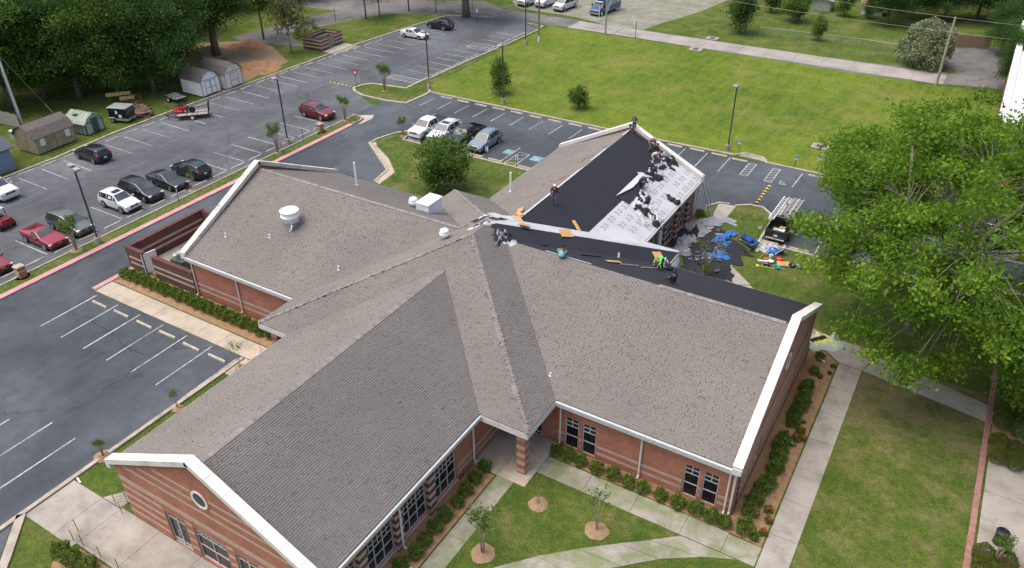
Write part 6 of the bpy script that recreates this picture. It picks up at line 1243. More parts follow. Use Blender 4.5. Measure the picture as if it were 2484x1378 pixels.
sC, dC = gambrel('garden_shed', (-90.2,67.6,0), 0, 3.0, 4.0, 2.0, 1.1, 'white barn-roofed shed with double doors, left one of the pair', 'shed_white', 'shed_roof', group if 0 else 'door', 'trim'); dC('x', 0, 1.8, 1.9)
sD, dD = gambrel('garden_shed', (-90.2,71.2,0), .02, 3.0, 4.8, 2.1, 1.15, 'cream barn-roofed shed with one wide door, right one of the pair', 'shed_cream', 'shed_roof', 'door', 'trim'); dD('x', .1, 1.4, 1.9, False)
def house(name, loc, rz, Wd, L, h, hr, label, wall, roof, cat='house'):
    e = empty(name, loc, rz, label, cat); MB().box(-L/2,L/2,-Wd/2,Wd/2,0,h).build('wall', M[wall], e); ov = .4
    for k in range(int(h/.22)): MB().box(-L/2-.012,L/2+.012,-Wd/2-.012,Wd/2+.012,.05+.22*k,.08+.22*k).build('siding_board', M[wall], e)
    for s in (-1,1): MB().slab([(-L/2-ov,s*(Wd/2+ov),h-.1),(L/2+ov,s*(Wd/2+ov),h-.1),(L/2+ov,0,h+hr),(-L/2-ov,0,h+hr)], (0,s*hr,Wd/2), .08).build('roof', M[roof], e)
    for s in (-1,1): MB().add([(s*L/2,-Wd/2,h),(s*L/2,Wd/2,h),(s*L/2,0,h+hr-.12),(s*(L/2-.1),-Wd/2,h),(s*(L/2-.1),Wd/2,h),(s*(L/2-.1),0,h+hr-.12)], [(0,1,2),(5,4,3),(0,3,4,1),(1,4,5,2),(2,5,3,0)]).build('gable', M[wall], e)
    for x in (-L/4,L/4):
        w_ = MB().box(x-.45,x+.45,-Wd/2-.03,-Wd/2+.02,1.,2.1).build('window', M['white'], e)
        for a in (-.2,.2): MB().box(x+a-.17,x+a+.17,-Wd/2-.045,-Wd/2-.02,1.08,2.02).build('pane', M['glass'], w_)
    return e
house('blue_house', (-92.6,35.0,0), pi/2, 8.6, 10.6, 2.6, 1.9, 'blue-grey sided house with dark roof at the left edge', 'house_blue', 'roof_blue')
h1 = g2(60,60); house('wood_house', (G(95,95).x,G(95,95).y,0), .5, 7, 9, 3, 2, 'white house glimpsed through the trees at upper left', 'shed_white', 'shed_roof')
p = G(1965,-8); house('white_house', (p.x-3,p.y+4,0), 0, 8, 14, 3.2, 2, 'long white house at the top edge right of the gravel yard', 'shed_white', 'metal'); p = G(1990,26); house('metal_shed', (p.x,p.y+1.6,0), pi/2, 3.2, 3.4, 1.9, .5, 'grey metal-roofed shed in front of the long white house', 'greenhouse', 'metal', 'shed'); p = G(2110,38); house('white_cabin', (p.x,p.y+1.5,0), .1, 2.6, 3.4, 1.9, .5, 'small white outbuilding among the dark trees at the top', 'shed_white', 'wood_brown', 'shed')
p = G(2180,5); house('white_cottage', (p.x-1,p.y+5,0), .1, 6, 9, 3, 2, 'white cottage behind the dark trees at the top right', 'shed_white', 'metal')
# neighbouring brick building with white roof at the right edge
a = G(2470,95,6.2); b = G(2438,236,6.2); nb = empty('neighbour_building', (b.x,b.y,0), 0, 'brick building with white parapet roof at the right edge', 'building')
Lb = 34.; Y0b = -9.; MB().box(0,26,Y0b,Lb,0,5.9).build('wall', M['brick_y'], nb); MB().box(.4,25.6,Y0b+.4,Lb-.4,5.9,6.0).build('roof', M['white'], nb)
for x0,x1,y0,y1 in ((-.15,.55,Y0b-.15,Lb+.15),(25.45,26.15,Y0b-.15,Lb+.15),(.55,25.45,Y0b-.15,Y0b+.5),(.55,25.45,Lb-.5,Lb+.15)): MB().box(x0,x1,y0,y1,5.95,6.55).build('parapet', M['white'], nb)
for k in range(6): MB().box(-.05,.02,2+k*5,3.6+k*5,1.0,2.6).build('window', M['glass'], nb)
# dumpster enclosure
de = empty('dumpster_enclosure', (-90.6,92.0,0), .06, 'striped brick dumpster enclosure with wooden gate near the back drive', 'enclosure')
for nm, bx_ in (('wall',(-1.8,1.8,-2.6,-2.35)),('wall',(-1.8,-1.55,-2.35,2.6)),('wall',(-1.55,1.8,2.35,2.6)),('wall',(1.55,1.8,-2.35,-.9)),('wall',(1.55,1.8,.8,2.35))):
    MB().box(*bx_,0,1.9).build(nm, M['brick_dk_x' if abs(bx_[1]-bx_[0]) > 1 else 'brick_dk_y'], de)
    for z in (.5,1.05,1.6): MB().box(bx_[0]-.012,bx_[1]+.012,bx_[2]-.012,bx_[3]+.012,z-.13,z+.13).build('stone_band', M['band'], de)
for k in range(8): MB().box(1.62,1.68,-.88+.21*k,-.69+.21*k,.1,1.75).build('gate_board', M['wood'], de)
dm = empty('dumpster', (-90.7,92.4,0), .06, 'dark green steel dumpster inside the striped enclosure', 'dumpster'); MB().box(-.9,.9,-1.2,1.2,.1,1.3).build('bin', M['green_box'], dm, bevel=.03); 
for s in (-1,1): MB().obox((0,s*.6,1.42), (.96,0,.26), (0,1,0), (-.26,0,.96), .95, .57, .03).build('lid', M['green_box'], dm)
struct('dumpster_pad', MB().prism(gp('782,125 835,104 868,112 812,132'), 0, .03), M['concrete'])
# fences
def plank_fence(p, q, h, label, mat='wood', w_=.28):
    p, q = Vector(p), Vector(q); d = q-p; L = d.length; a = atan2(d.y,d.x); e = empty('wooden_fence', p, a, label, 'fence'); n = int(L/w_)
    for i in range(n): MB().box(i*w_+.008,(i+1)*w_-.008,-.015,.015,.05,h+rnd.uniform(-.12,.05)).build('plank', M[mat], e)
    for z in (.4,h-.3): MB().box(0,L,.016,.07,z-.04,z+.04).build('rail', M[mat], e)
plank_fence(G(2300,112), G(2402,120), 1.8, 'brown plank fence behind the gravel patch at the upper right', 'wood_brown'); plank_fence(G(-40,290), G(52,312), 1.8, 'grey plank fence at the foot of the left utility pole', 'wood_grey')
cf = G(1842,84); cl_ = [G(1842,84), G(1975,99), G(2090,114), G(2200,132)]; e = empty('chain_link_fence', cf, 0, 'chain-link fence with pale posts along the far side of the road', 'fence')
for a, b in zip(cl_[:-1], cl_[1:]):
    a, b = a-cf, b-cf; n = max(2, int((b-a).length/2.6)); m = MB()
    for i in range(n+1): MB().tube([a.lerp(b,i/n), a.lerp(b,i/n)+Vector((0,0,1.25))], .035, 6).build('post', M['metal'], e)
    MB().tube([a+Vector((0,0,1.22)), b+Vector((0,0,1.22))], .025, 6).build('top_rail', M['metal'], e); L = (b-a).length; k = int(L/.16)
    for i in range(k):
        for s in (0,1): t0, t1 = i/k, min(1,(i+7.5*(1 if s else 1))/k); m.bar(a.lerp(b,t0 if s else t1)+Vector((0,0,.04)), a.lerp(b,t1 if s else t0)+Vector((0,0,1.2)), .006)
    tag(m.build('wire_mesh', M['metal'], e), kind='stuff')
# utility box, timbers, earth mounds, brush
p = G(36,338); e = empty('utility_box', (p.x,p.y,0), .2, 'pale utility pedestal box between the blue house and the brown shed', 'utility box'); MB().box(-.25,.25,-.2,.2,0,1.05).build('casing', M['tarp2'], e, bevel=.03); MB().box(-.29,.29,-.24,.24,1.05,1.12).build('lid', M['white'], e, bevel=.02)
for i, (px, py, l, lab) in enumerate(((292,248,3.0,'upper yellow timber beam leaning behind the black cargo trailer'),(312,252,1.8,'lower yellow timber beam behind the black cargo trailer'))):
    p = G(px, py); e = empty('timber_beam', (p.x,p.y,0), .9, lab, 'timber'); MB().box(-l/2,l/2,-.06,.06,.9-.3*i,1.35-.3*i).build('beam', M['wood_new'], e, bevel=.01)
    for s in (-1,1): MB().bar((s*l*.4,.0,0),(s*l*.4,.0,.92-.3*i),.1).build('leg', M['wood_brown'], e)
def mound(name, px, py, rx, ry, h, mat, label, seed, cat='mound'):
    p = G(px, py); n = 20; vs = []; fs = []
    for i in range(n+1):
        for j in range(n+1):
            u_, v_ = i/n*2-1, j/n*2-1; r = hypot(u_,v_); z = max(0, 1-r*r)*h*(.75+.7*mnoise.noise((u_*2.2+seed,v_*2.2,seed)))+.12*mnoise.noise((u_*6,v_*6,seed))*(r < 1); vs.append((u_*rx,v_*ry,max(-.02,z)-.02*(r > 1)))
    for i in range(n):
        for j in range(n): fs.append((i*(n+1)+j,(i+1)*(n+1)+j,(i+1)*(n+1)+j+1,i*(n+1)+j+1))
    o = MB().add(vs, fs).build(name, M[mat], None, True); o.location = (p.x,p.y,0); tag(o, label, cat)
mound('earth_mound', 622,165,3.6,3.2,.9,'red_dirt','heap of reddish earth right of the cream shed',1.3); mound('earth_mound', 500,128,4,3,1.0,'dirt','brown earth heap at the foot of the thick oak',4.1); mound('earth_mound', 600,112,3.2,2.6,1.0,'red_dirt','second reddish earth heap behind the sheds',7.7)
bp = empty('brush_pile', g2(2292,170), 0, 'heap of cut brown branches at the roadside by the gravel patch', 'brush pile')
for i in range(46): a = rnd.uniform(0,6.28); r_ = rnd.uniform(0,1.4); t_ = rnd.uniform(0,6.28); l = rnd.uniform(.6,1.4); c = Vector((cos(a)*r_*1.4, sin(a)*r_, rnd.uniform(.05,.55)*(1.2-r_*.6))); d = Vector((cos(t_),sin(t_),rnd.uniform(-.25,.25)))*l/2; MB().tube([c-d,c+Vector((0,0,.08)),c+d], [.02,.03,.012], 5).build('branch', M['rust'], bp)
# plaza bin and railings
p = G(2421,1318); e = empty('trash_bin', (p.x,p.y,.04), 0, 'black slatted round bin on the plaza behind the crape myrtle', 'bin')
MB().lathe((0,0,0), [(.26,0),(.28,.05),(.28,.85)], 20).build('liner', M['black'], e); MB().lathe((0,0,.85), [(.34,0),(.36,.06),(.2,.12),(.18,.06)], 20).build('rim_lid', M['black'], e)
for k in range(16): t_ = 2*pi*k/16; MB().rbox(.31*cos(t_),.31*sin(t_),.03,.86,.02,.06,t_).build('slat', M['metal_dk'], e)
def railing(name, pts, label, h=.95, nb=4, mat='wood_brown'):
    e = empty(name, (pts[0][0],pts[0][1],.035), 0, label, 'railing'); o = Vector((pts[0][0],pts[0][1],0)); P = [Vector((x,y,0))-o for x,y in pts]
    for a, b in zip(P[:-1], P[1:]):
        n = max(1, round((b-a).length/1.6))
        for i in range(n+1):
            q = a.lerp(b,i/n); MB().tube([q,q+Vector((0,0,h))], .02, 6).build('post', M['rust'], e)
        for k in range(nb): z = h-k*h/nb; MB().tube([a+Vector((0,0,z)),b+Vector((0,0,z))], .014, 6).build('rail', M['wood'], e)
railing('hand_rail', [(-37.3,13.1),(-36.9,12.55),(-36.1,12.62),(-22,12.62)], 'long brown pipe railing along the plaza edge at the bottom left'); railing('hand_rail', [(-37.0,15.4),(-36.6,15.9),(-36.2,15.2)], 'short brown pipe railing at the gable corner of the front wing'); railing('hand_rail', [(-40.6,30.4),(-39.6,30.4)], 'short brown pipe railing by the left porch steps')
for x, y, lab in ((-40.95,15.55,'white drain pipe end at the plaza corner by the kerb'),(-19.35,20.8,'white splash pipe end below the front wing downspout'),(-4.75,50.6,'white marker cap in the far end of the mulch bed')):
    o = MB().tube([(0,0,.08),(.35,-.1,.08),(.5,-.1,.06)], .06, 8).build('pipe_end', M['white']); o.location = (x,y,.02); tag(o, lab, 'pipe')
# ------------------------------------------------------------------ people
POSE = {
 'stand': dict(pel=(0,0,.95), che=(0,0,1.3), nek=(.01,0,1.49), hed=(.03,0,1.63), hip=(0,.1,.9), kne=(.03,.11,.5), ank=(0,.12,.09), toe=(.17,.13,.04), sho=(0,.19,1.43), elb=(-.03,.27,1.14), han=(.06,.27,.88)),
 'fold': dict(pel=(0,0,.95), che=(0,0,1.3), nek=(.01,0,1.49), hed=(.05,0,1.62), hip=(0,.1,.9), kne=(.03,.11,.5), ank=(0,.12,.09), toe=(.17,.13,.04), sho=(0,.19,1.43), elb=(.0,.28,1.16), han=(.22,.06,1.14)),
 'bend': dict(pel=(-.12,0,.88), che=(.2,0,1.08), nek=(.38,0,1.14), hed=(.51,0,1.10), hip=(-.1,.1,.84), kne=(.06,.14,.47), ank=(-.06,.15,.09), toe=(.11,.16,.04), sho=(.32,.18,1.1), elb=(.42,.27,.84), han=(.58,.2,.62)),
 'sit': dict(pel=(0,0,.15), che=(.04,0,.5), nek=(.07,0,.70), hed=(.10,0,.85), hip=(.04,.1,.14), kne=(.42,.16,.30), ank=(.66,.17,.06), toe=(.82,.19,.05), sho=(.06,.19,.64), elb=(.14,.27,.38), han=(.36,.14,.36)),
 'crouch': dict(pel=(-.1,0,.38), che=(.12,0,.70), nek=(.24,0,.86), hed=(.33,0,.97), hip=(-.06,.1,.36), kne=(.32,.17,.46), ank=(.04,.16,.09), toe=(.2,.17,.04), sho=(.18,.19,.80), elb=(.36,.25,.58), han=(.56,.18,.42))}
def person(loc, rz, pose, shirt, pants, label, hat=None, hair='hair', shoe='black', sleeves=True, walk=0., s=1.0):
    P = POSE[pose]; e = empty('person', loc, rz, label, 'person', 'roof workers'); e.scale = (s,)*3
    J = []; Ed = []; Rd = []; Tg = []
    def j(p, r, t, par=None):
        J.append(Vector(p)); Rd.append(r); Tg.append(t)
        if par is not None: Ed.append((par, len(J)-1))
        return len(J)-1
    pel = j(P['pel'], .135, 'p'); ch = j(P['che'], .15, 's', pel); nk = j(P['nek'], .062, 'k', ch); hd = j(P['hed'], .095, 'k', nk); top = j(Vector(P['hed'])+(Vector(P['hed'])-Vector(P['nek'])).normalized()*.1, .075, 'k', hd)
    hands = []
    for sd in (1, -1):
        f = lambda k, dx=0: Vector((P[k][0]+dx, P[k][1]*sd, P[k][2]))
        dx = walk*sd; h = j(f('hip'), .088, 'p', pel); k = j(f('kne', dx*.6), .062, 'p', h); a = j(f('ank', dx), .045, 'p', k); t = j(f('toe', dx), .035, 'h', a)
        sh = j(f('sho'), .065, 's', ch); el = j(f('elb', -dx*.3), .043, 's', sh); hn = j(f('han', -dx*.5), .03, 'k', el); hands.append((J[el], J[hn]))
    me = bpy.data.meshes.new('skel'); me.from_pydata(J, Ed, []); o = bpy.data.objects.new('skel', me); C.objects.link(o); md = o.modifiers.new('skin', 'SKIN'); 
    for i, v in enumerate(me.skin_vertices[0].data): v.radius = (Rd[i]*(1.15 if Tg[i] in 's' and i == 1 else 1), Rd[i]); v.use_root = (i == 0)
    sb_ = o.modifiers.new('sub', 'SUBSURF'); sb_.levels = 1; sb_.render_levels = 1
    dg = bpy.context.evaluated_depsgraph_get(); bm_ = bpy.data.meshes.new_from_object(o.evaluated_get(dg)); bpy.data.objects.remove(o)
    V = np.array([v.co[:] for v in bm_.vertices]); Nn = np.array([v.normal[:] for v in bm_.vertices]); F = [list(p.vertices) for p in bm_.polygons]
    segs = [(np.array(J[a]), np.array(J[b]), Tg[b], b) for a, b in Ed]
    def near(c):
        best = None
        for a, b, t, bi in segs:
            ab = b-a; u_ = max(0, min(1, float(np.dot(c-a, ab)/np.dot(ab, ab)))); d = np.linalg.norm(c-(a+ab*u_))
            if best is None or d < best[0]: best = (d, t, u_, bi)
        return best
    lab = []
    for f in F:
        c = V[f].mean(0); d, t, u_, bi = near(c)
        if t == 'k' and bi == nk: t = 's' if u_ < .45 else 'k'
        if t == 's' and not sleeves and u_ > .55 and bi not in (ch,): t = 'k'
        if t == 'k' and bi not in (nk, hd, top) and u_ < .72 and sleeves: t = 's'
        if t == 's' and bi == ch and u_ < .25: t = 'p'
        lab.append(t)
    mb = MB(); mb.v = [tuple(v) for v in V]; mb.f = F; mb.m = [0]*len(F)
    for (el, hn) in hands:      # palms with five fingers
        d = (hn-el).normalized(); sd = d.cross(Vector((0,0,1))); sd = sd.normalized() if sd.length > .1 else Vector((0,1,0)); up = sd.cross(d); pc = hn+d*.05; mb.obox(pc, d, sd, up, .05, .042, .014, .9)
        for q in range(4): b0 = hn+d*.095+sd*(-.033+.022*q); l = (.065,.075,.07,.055)[q]; mb.tube([b0, b0+d*l*.5-up*.008, b0+d*l*.85-up*.03], [.0095,.009,.007], 6)
        b0 = hn+d*.03+sd*.045; mb.tube([b0, b0+d*.03+sd*.025, b0+d*.06+sd*.03-up*.01], [.011,.010,.008], 6)
    H = J[hd]; fw = (Vector((1,0,0)) if pose in ('stand','fold','sit') else Vector((.75,0,-.65))).normalized(); upv = (J[top]-J[nk]).normalized(); sv = upv.cross(fw).normalized()
    mb.ball(H+fw*.098-upv*.01, .018, 1,1,1.3, 8, 5)
    for q in (1,-1): mb.ball(H+sv*(.09*q)-upv*.01, .022, .6,.5,1.3, 8, 5)
    mb.build('body', M['skin'], e, True)
    ey = MB(); 
    for q in (1,-1): ey.ball(H+fw*.087+sv*(.034*q)+upv*.02, .012, 1,1,1, 8, 5)
    ey.obox(H+fw*.088-upv*.055, fw, sv, upv, .006, .025, .005); ey.build('eyes_and_mouth', M['hair'], e, True)
    def shell(tagc, nm, mat, off):
        idx = {}; vs = []; fs = []
        for f, t in zip(F, lab):
            if t not in tagc: continue
            g = []
            for v in f:
                if v not in idx: idx[v] = len(vs); vs.append(tuple(V[v]+Nn[v]*off))
                g.append(idx[v])
            fs.append(g)
        if fs: MB().add(vs, fs).build(nm, mat, e, True)
    shell('s', 'shirt', shirt, .03); shell('p', 'trousers', pants, .012); shell('h', 'shoes', M[shoe], .012)
    m = MB(); hc = H+upv*.03-fw*.012
    m.lathe(hc, [(.104,-.02),(.106,.03),(.09,.075),(.05,.1),(.01,.108)], 14, Matrix((fw, sv, upv)).transposed())
    if hat: m.obox(hc+fw*.13+upv*.01, fw, sv, upv, .06, .07, .008); m.build('cap', M[hat] if isinstance(hat, str) else hat, e, True)
    else: m.build('hair', M[hair], e, True)
    return e
CL = {k: simple(k+'_cloth', c, .85, .15, 8.) for k, c in dict(cyan=(.30,.72,.78), neon=(.12,.85,.10), maroon=(.11,.02,.035), grey=(.15,.16,.18), dkgrey=(.05,.055,.06), brown=(.14,.085,.07), jean=(.09,.12,.17), black=(.014,.014,.018), pale=(.42,.41,.38), navy=(.02,.025,.05), khaki=(.24,.2,.15)).items()}
def ro(px, py): p = onroof(px, py); return (p.x, p.y, p.z+.05)
person(ro(1537,322), -1.0, 'fold', CL['grey'], CL['dkgrey'], 'standing worker in grey hooded top with folded arms at the rear gable peak', shoe='rust', hat=CL['grey'])
person(ro(1576,366), .3, 'bend', CL['brown'], CL['khaki'], 'bending worker in brown shirt beside the rear gable coping', hat='wood_brown')
person(ro(1585,374), .2, 'crouch', CL['black'], CL['dkgrey'], 'crouching worker in black vest next to the brown-shirted one')
person(ro(1583,398), .4, 'bend', CL['pale'], CL['pale'], 'stooping worker in pale clothes and orange cap among the torn sheets', hat='amber', s=.95)
person(ro(1553,462), .9, 'bend', CL['navy'], CL['black'], 'stooping worker in dark clothes at the edge of the white sheet')
person(ro(1344,496), -.9, 'stand', CL['maroon'], CL['jean'], 'walking worker in maroon shirt and jeans on the black underlayment', hat='white', walk=.12)
person(ro(1362,630), 1.75, 'sit', CL['cyan'], CL['jean'], 'worker in bright cyan shirt sitting on the ridge with his back turned', sleeves=False, s=1.12)
person(ro(1602,655), -1.9, 'bend', CL['neon'], CL['black'], 'bending worker in neon green top holding a tan board', hat='red')
person(ro(1634,690), 2.6, 'sit', CL['black'], CL['navy'], 'worker in dark clothes sitting at the eave corner beside the neon green one')
# ------------------------------------------------------------------ boards, torn sheets, tools
def rn(p): 
    e = .05; z = float(roofz(p[0],p[1])); return Vector((z-float(roofz(p[0]+e,p[1])), z-float(roofz(p[0],p[1]+e)), e)).normalized()
def board(px, py, lx, ly, rz, label, dz=.07, mat='tan_board', name='tan_board'):
    p = onroof(px, py); n = rn(p); o = MB().box(-lx/2,lx/2,-ly/2,ly/2,0,.07).build(name, M[mat], bevel=.015); q = n.to_track_quat('Z','Y'); o.rotation_mode = 'QUATERNION'; from mathutils import Quaternion
    o.rotation_quaternion = q @ Quaternion((0,0,1), rz); o.location = p+n*dz; tag(o, label, 'board')
board(1271,548,.75,1.05,.5,'tan board lying flat near the torn white corner'); board(1258,536,1.2,.5,.9,'crumpled tan board at the foot of the white flashing',.06); board(1372,568,.8,1.0,.9,'tan board alone in the middle of the black strip'); board(1264,514,1.0,.55,.4,'tan board at the top of the white ridge strip',.12); board(1262,523,1.3,.35,.9,'narrow tan board on the white hip strip',.1)
board(1397,551,1.2,.3,1.0,'thin tan board lying along the white hip strip',.1); board(1489,638,1.2,.45,1.1,'tan board near the ridge right of the cyan worker'); board(1593,632,1.1,.8,.9,'tan board held by the neon green worker',.35)
for px, py, l, r_, lab in ((1433,622,1.9,1.1,'dark strip of torn felt right of the cyan worker'),(1457,615,.7,.6,'small dark scrap above the long felt strip'),(1320,597,.7,.8,'dark scrap left of the cyan worker'),(1500,622,.7,.4,'grey shingle scrap on the black strip'),(1580,652,2.2,1.2,'thin wooden lath near the eave corner'),(1527,645,1.8,1.1,'thin brown lath beside the tan board')):
    board(px, py, l, .16, r_, lab, .03, 'black' if 'felt' in lab or 'dark' in lab else ('metal' if 'grey' in lab else 'wood'), 'roof_scrap')
def crumple(name, cx, cy, lx, ly, rz, amp, mats, basef, label, seed, cat='debris', n=26, curl=0., parts=('sheet','underside')):
    e = empty(name, (cx,cy,float(basef(cx,cy))), 0, label, cat); c, s = cos(rz), sin(rz)
    for k, mt in enumerate(mats):
        vs = []; fs = []; ny = max(6, int(n*ly/lx)) if ly < lx else n; sx = 1 if k == 0 else .62
        for i in range(n+1):
            for j_ in range(ny+1):
                u_, v_ = (i/n-.5), (j_/ny-.5); eu = 1+.35*mnoise.noise((v_*4+seed*3.1+k*9, seed, 1)); ev = 1+.5*mnoise.noise((u_*5+seed*1.7+k*5, seed, 2))
                x = u_*lx*eu*sx+.25*amp*mnoise.noise((u_*7+k,v_*7,seed)); y = v_*ly*ev*sx+.35*ly*mnoise.noise((u_*3.1+k*2,seed,5))+(.12*ly if k else 0)
                f1 = abs(mnoise.noise((u_*lx*1.5+k*4,v_*ly*1.5,seed))); f2 = abs(mnoise.noise((u_*lx*3.6,v_*ly*3.6,seed+4+k))); env = max(0,1-(2*abs(v_))**4)*max(0,1-(2*abs(u_))**6)
                z = .035+.03*k+amp*(1.6*f1+.8*f2)*(.25+.75*env)*(1 if k == 0 else 1.25); X, Y = cx+c*x-s*y, cy+s*x+c*y; b = float(basef(X,Y)); b = b if b > -5 else float(basef(cx,cy))-.8
                vs.append((X-cx,Y-cy,b-float(basef(cx,cy))+z))
        for i in range(n):
            for j_ in range(ny): fs.append((i*(ny+1)+j_,(i+1)*(ny+1)+j_,(i+1)*(ny+1)+j_+1,i*(ny+1)+j_+1))
        MB().add(vs, fs).build(parts[k] if k < len(parts) else 'sheet', M[mt], e, True)
    return e
def rcr(px, py, *a): p = onroof(px, py); return crumple('torn_underlayment', p.x, p.y, *a)
WB = ('white_sheet','felt'); BW = ('felt','white_sheet')
rcr(1612,368,2.4,1.2,1.2,.35,WB,roofz,'crumpled white sheet heap against the rear gable coping',1); rcr(1618,388,1.9,1.4,.8,.4,BW,roofz,'black crumpled sheet below the gable coping heap',2); rcr(1603,405,2.6,.9,1.1,.3,BW,roofz,'black and white roll of torn sheet at mid slope',3); rcr(1582,425,2.8,1.0,1.3,.32,WB,roofz,'twisted white sheet left of the black roll',4); rcr(1588,432,1.7,.8,1.2,.3,('felt',),roofz,'black folded piece on the twisted sheet',4.5)
rcr(1552,482,3.0,.8,2.2,.3,WB,roofz,'long white twist of sheet below the stooping dark worker',5); rcr(1568,487,2.0,1.0,2.5,.35,WB,roofz,'looped white sheet beside the long twist',6); rcr(1557,512,1.4,.9,.5,.4,('felt',),roofz,'black crumpled knot on the white slope',7); rcr(1575,522,3.2,.9,2.6,.3,BW,roofz,'long black fold sliding down to the eave',8); rcr(1552,520,2.6,.5,2.4,.25,('white_sheet',),roofz,'white edge roll left of the black fold',8.5); rcr(1638,490,1.5,.8,.2,.3,BW,roofz,'small black and white bundle near the eave',9)
rcr(1606,548,1.3,.8,.2,.35,('white_sheet',),roofz,'white sheet end hanging over the eave',10); rcr(1185,528,2.4,.8,.8,.13,('felt','white_sheet'),roofz,'torn black felt at the apex beside the white corner',11); rcr(1168,545,2.0,.5,.9,.10,('white_sheet','felt'),roofz,'white torn strip at the apex',12); rcr(1222,578,1.6,1.1,1.1,.3,('felt','grey_sheet'),roofz,'black crumpled heap with shovel near the apex',13); rcr(1237,590,.9,.5,.3,.25,('white_sheet',),roofz,'white scrap at the foot of the black heap',14)
rcr(1612,652,1.6,1.0,.6,.5,('felt','white_sheet'),roofz,'black and white bag heap beside the neon green worker',15)
a = onroof(1222,527); crumple('torn_underlayment', a.x, a.y, 2.3, 1.9, .3, .10, ('white_sheet',), roofz, 'white torn corner sheet with printing at the apex', 16)
# lifted flap
pa, pb, pc = onroof(1494,480), onroof(1556,432), onroof(1527,498); up_ = Vector((0,0,1)); e = empty('loose_flap', pa, 0, 'lifted triangular flap of white sheet showing black beneath', 'debris'); 
MB().slab([pa-pa+up_*.2, pb-pa+Vector((-.15,.2,.5)), pb-pa+Vector((.35,-.3,.4)), (pa+pb)/2-pa+Vector((.45,-.3,.25))], (0,0,1), .02).build('white_side', M['white_sheet'], e); MB().slab([pa-pa+up_*.1, (pa+pb)/2-pa+up_*.25, pb-pa+Vector((.8,-.6,.12)), pc-pa+up_*.06], (0,0,1), .01).build('black_side', M['felt'], e)
# shovel
p = onroof(1200,598); q = onroof(1225,575); e = empty('shovel', p, 0, 'shovel leaning on the black heap near the apex', 'shovel'); MB().tube([(0,0,.08), q-p+Vector((0,0,.5))], .022, 6).build('handle', M['wood_grey'], e); MB().ball((0,0,.08), .12, 1.2,.8,.3).build('blade', M['metal_dk'], e)
# dangling panel at the eave corner
e = empty('hanging_panel', (-16.75,51.6,3.2), 0, 'bent grey sheet hanging from the rear eave corner', 'debris'); MB().add([(0,-1.0,1.0),(.25,-1.0,.2),(.5,-.9,-.9),(0,.9,1.0),(.3,.9,.2),(.45,.7,-.9),(.02,-1.0,1.02),(.27,-1.0,.22),(.52,-.9,-.88),(.02,.9,1.02),(.32,.9,.22),(.47,.7,-.88)], [(0,1,4,3),(1,2,5,4),(9,10,7,6),(10,11,8,7),(0,6,7,1),(1,7,8,2),(3,4,10,9),(4,5,11,10),(2,8,11,5),(0,3,9,6)]).build('sheet', M['grey_sheet'], e, True); MB().bar((-.1,-1.1,1.05),(-.1,1.0,1.05),.08).build('edge_trim', M['metal'], e)
# ladder to the rear eave
pb_ = G(1727,524); ladder('extension_ladder', (pb_.x,pb_.y,.02), (-19.85,66.35,4.75), .42, 'aluminium extension ladder leaning on the rear wing eave', 'alu', .3, side=(.25,.97,0))
# debris on the ground below
def flat(x, y): return np.zeros(np.broadcast(np.asarray(x), np.asarray(y)).shape)+.02
def gcr(px, py, lx, ly, rz, amp, mats, label, seed, cat='debris', name='fallen_sheet'): p = G(px, py); return crumple(name, p.x, p.y, lx, ly, rz, amp, mats, flat, label, seed, cat)
gcr(1712,598,6.2,6.0,.9,.10,('felt',),'wide black sheet strewn below the rear wing',21); gcr(1715,650,4.0,3.4,.4,.12,('felt',),'black sheet nearest the right wing corner',22); gcr(1700,548,3.4,1.7,1.1,.45,('grey_sheet',),'grey sheet bundle at the ladder foot',23); gcr(1686,572,3.2,1.4,1.4,.5,('grey_sheet','felt'),'grey folded sheet along the rear wing wall',24); gcr(1662,590,2.2,1.2,1.2,.5,('grey_sheet',),'grey sheet heap beneath the windows',25); gcr(1652,612,1.8,1.4,.6,.5,('grey_sheet',),'grey sheet hump nearest the eave corner',26); gcr(1752,536,2.6,1.2,.3,.14,('grey_sheet',),'pale sheet spread right of the ladder foot',27); gcr(1745,570,1.0,.5,.2,.12,('grey_sheet',),'small grey scrap on the black sheet',28); gcr(1690,628,1.4,.5,.9,.15,('grey_sheet',),'narrow grey scrap on the lower black sheet',29)
for i in range(22):
    p = G(rnd.uniform(1668,1760), rnd.uniform(545,670)); o = MB().add([(-.18,-.12,0),(.2,-.1,.02),(.16,.14,.05),(-.2,.1,.015),(-.18,-.12,.012),(.2,-.1,.032),(.16,.14,.062),(-.2,.1,.027)], [(3,2,1,0),(4,5,6,7),(0,1,5,4),(1,2,6,5),(2,3,7,6),(3,0,4,7)]).build('shingle_scrap', M[rnd.choice(['metal_dk','deck','shed_roof','felt'])]); o.location = (p.x,p.y,.2); o.rotation_euler = (0,0,rnd.uniform(0,6)); o.scale = (rnd.uniform(.6,1.8),)*2+(1,); tag(o, 'loose shingle scrap on the black sheet below the rear wing', 'scrap', 'shingle scraps')
gcr(1758,578,3.0,.8,1.2,.45,('tarp',),'blue tarp fold at the right edge of the debris',31,'tarp','blue_tarp'); gcr(1752,605,2.8,.8,1.7,.45,('tarp',),'blue tarp fold running along the yard walk',32,'tarp','blue_tarp'); gcr(1738,622,2.2,.8,.1,.35,('tarp',),'blue tarp end lying across the debris',33,'tarp','blue_tarp'); gcr(1860,605,2.2,1.2,.3,.4,('tarp2','white_sheet'),'pale teal and white tarp heap behind the tools',34,'tarp','folded_tarp'); gcr(1878,612,1.5,.8,.2,.35,('tarp',),'blue tarp heap right of the teal one',35,'tarp','folded_tarp')
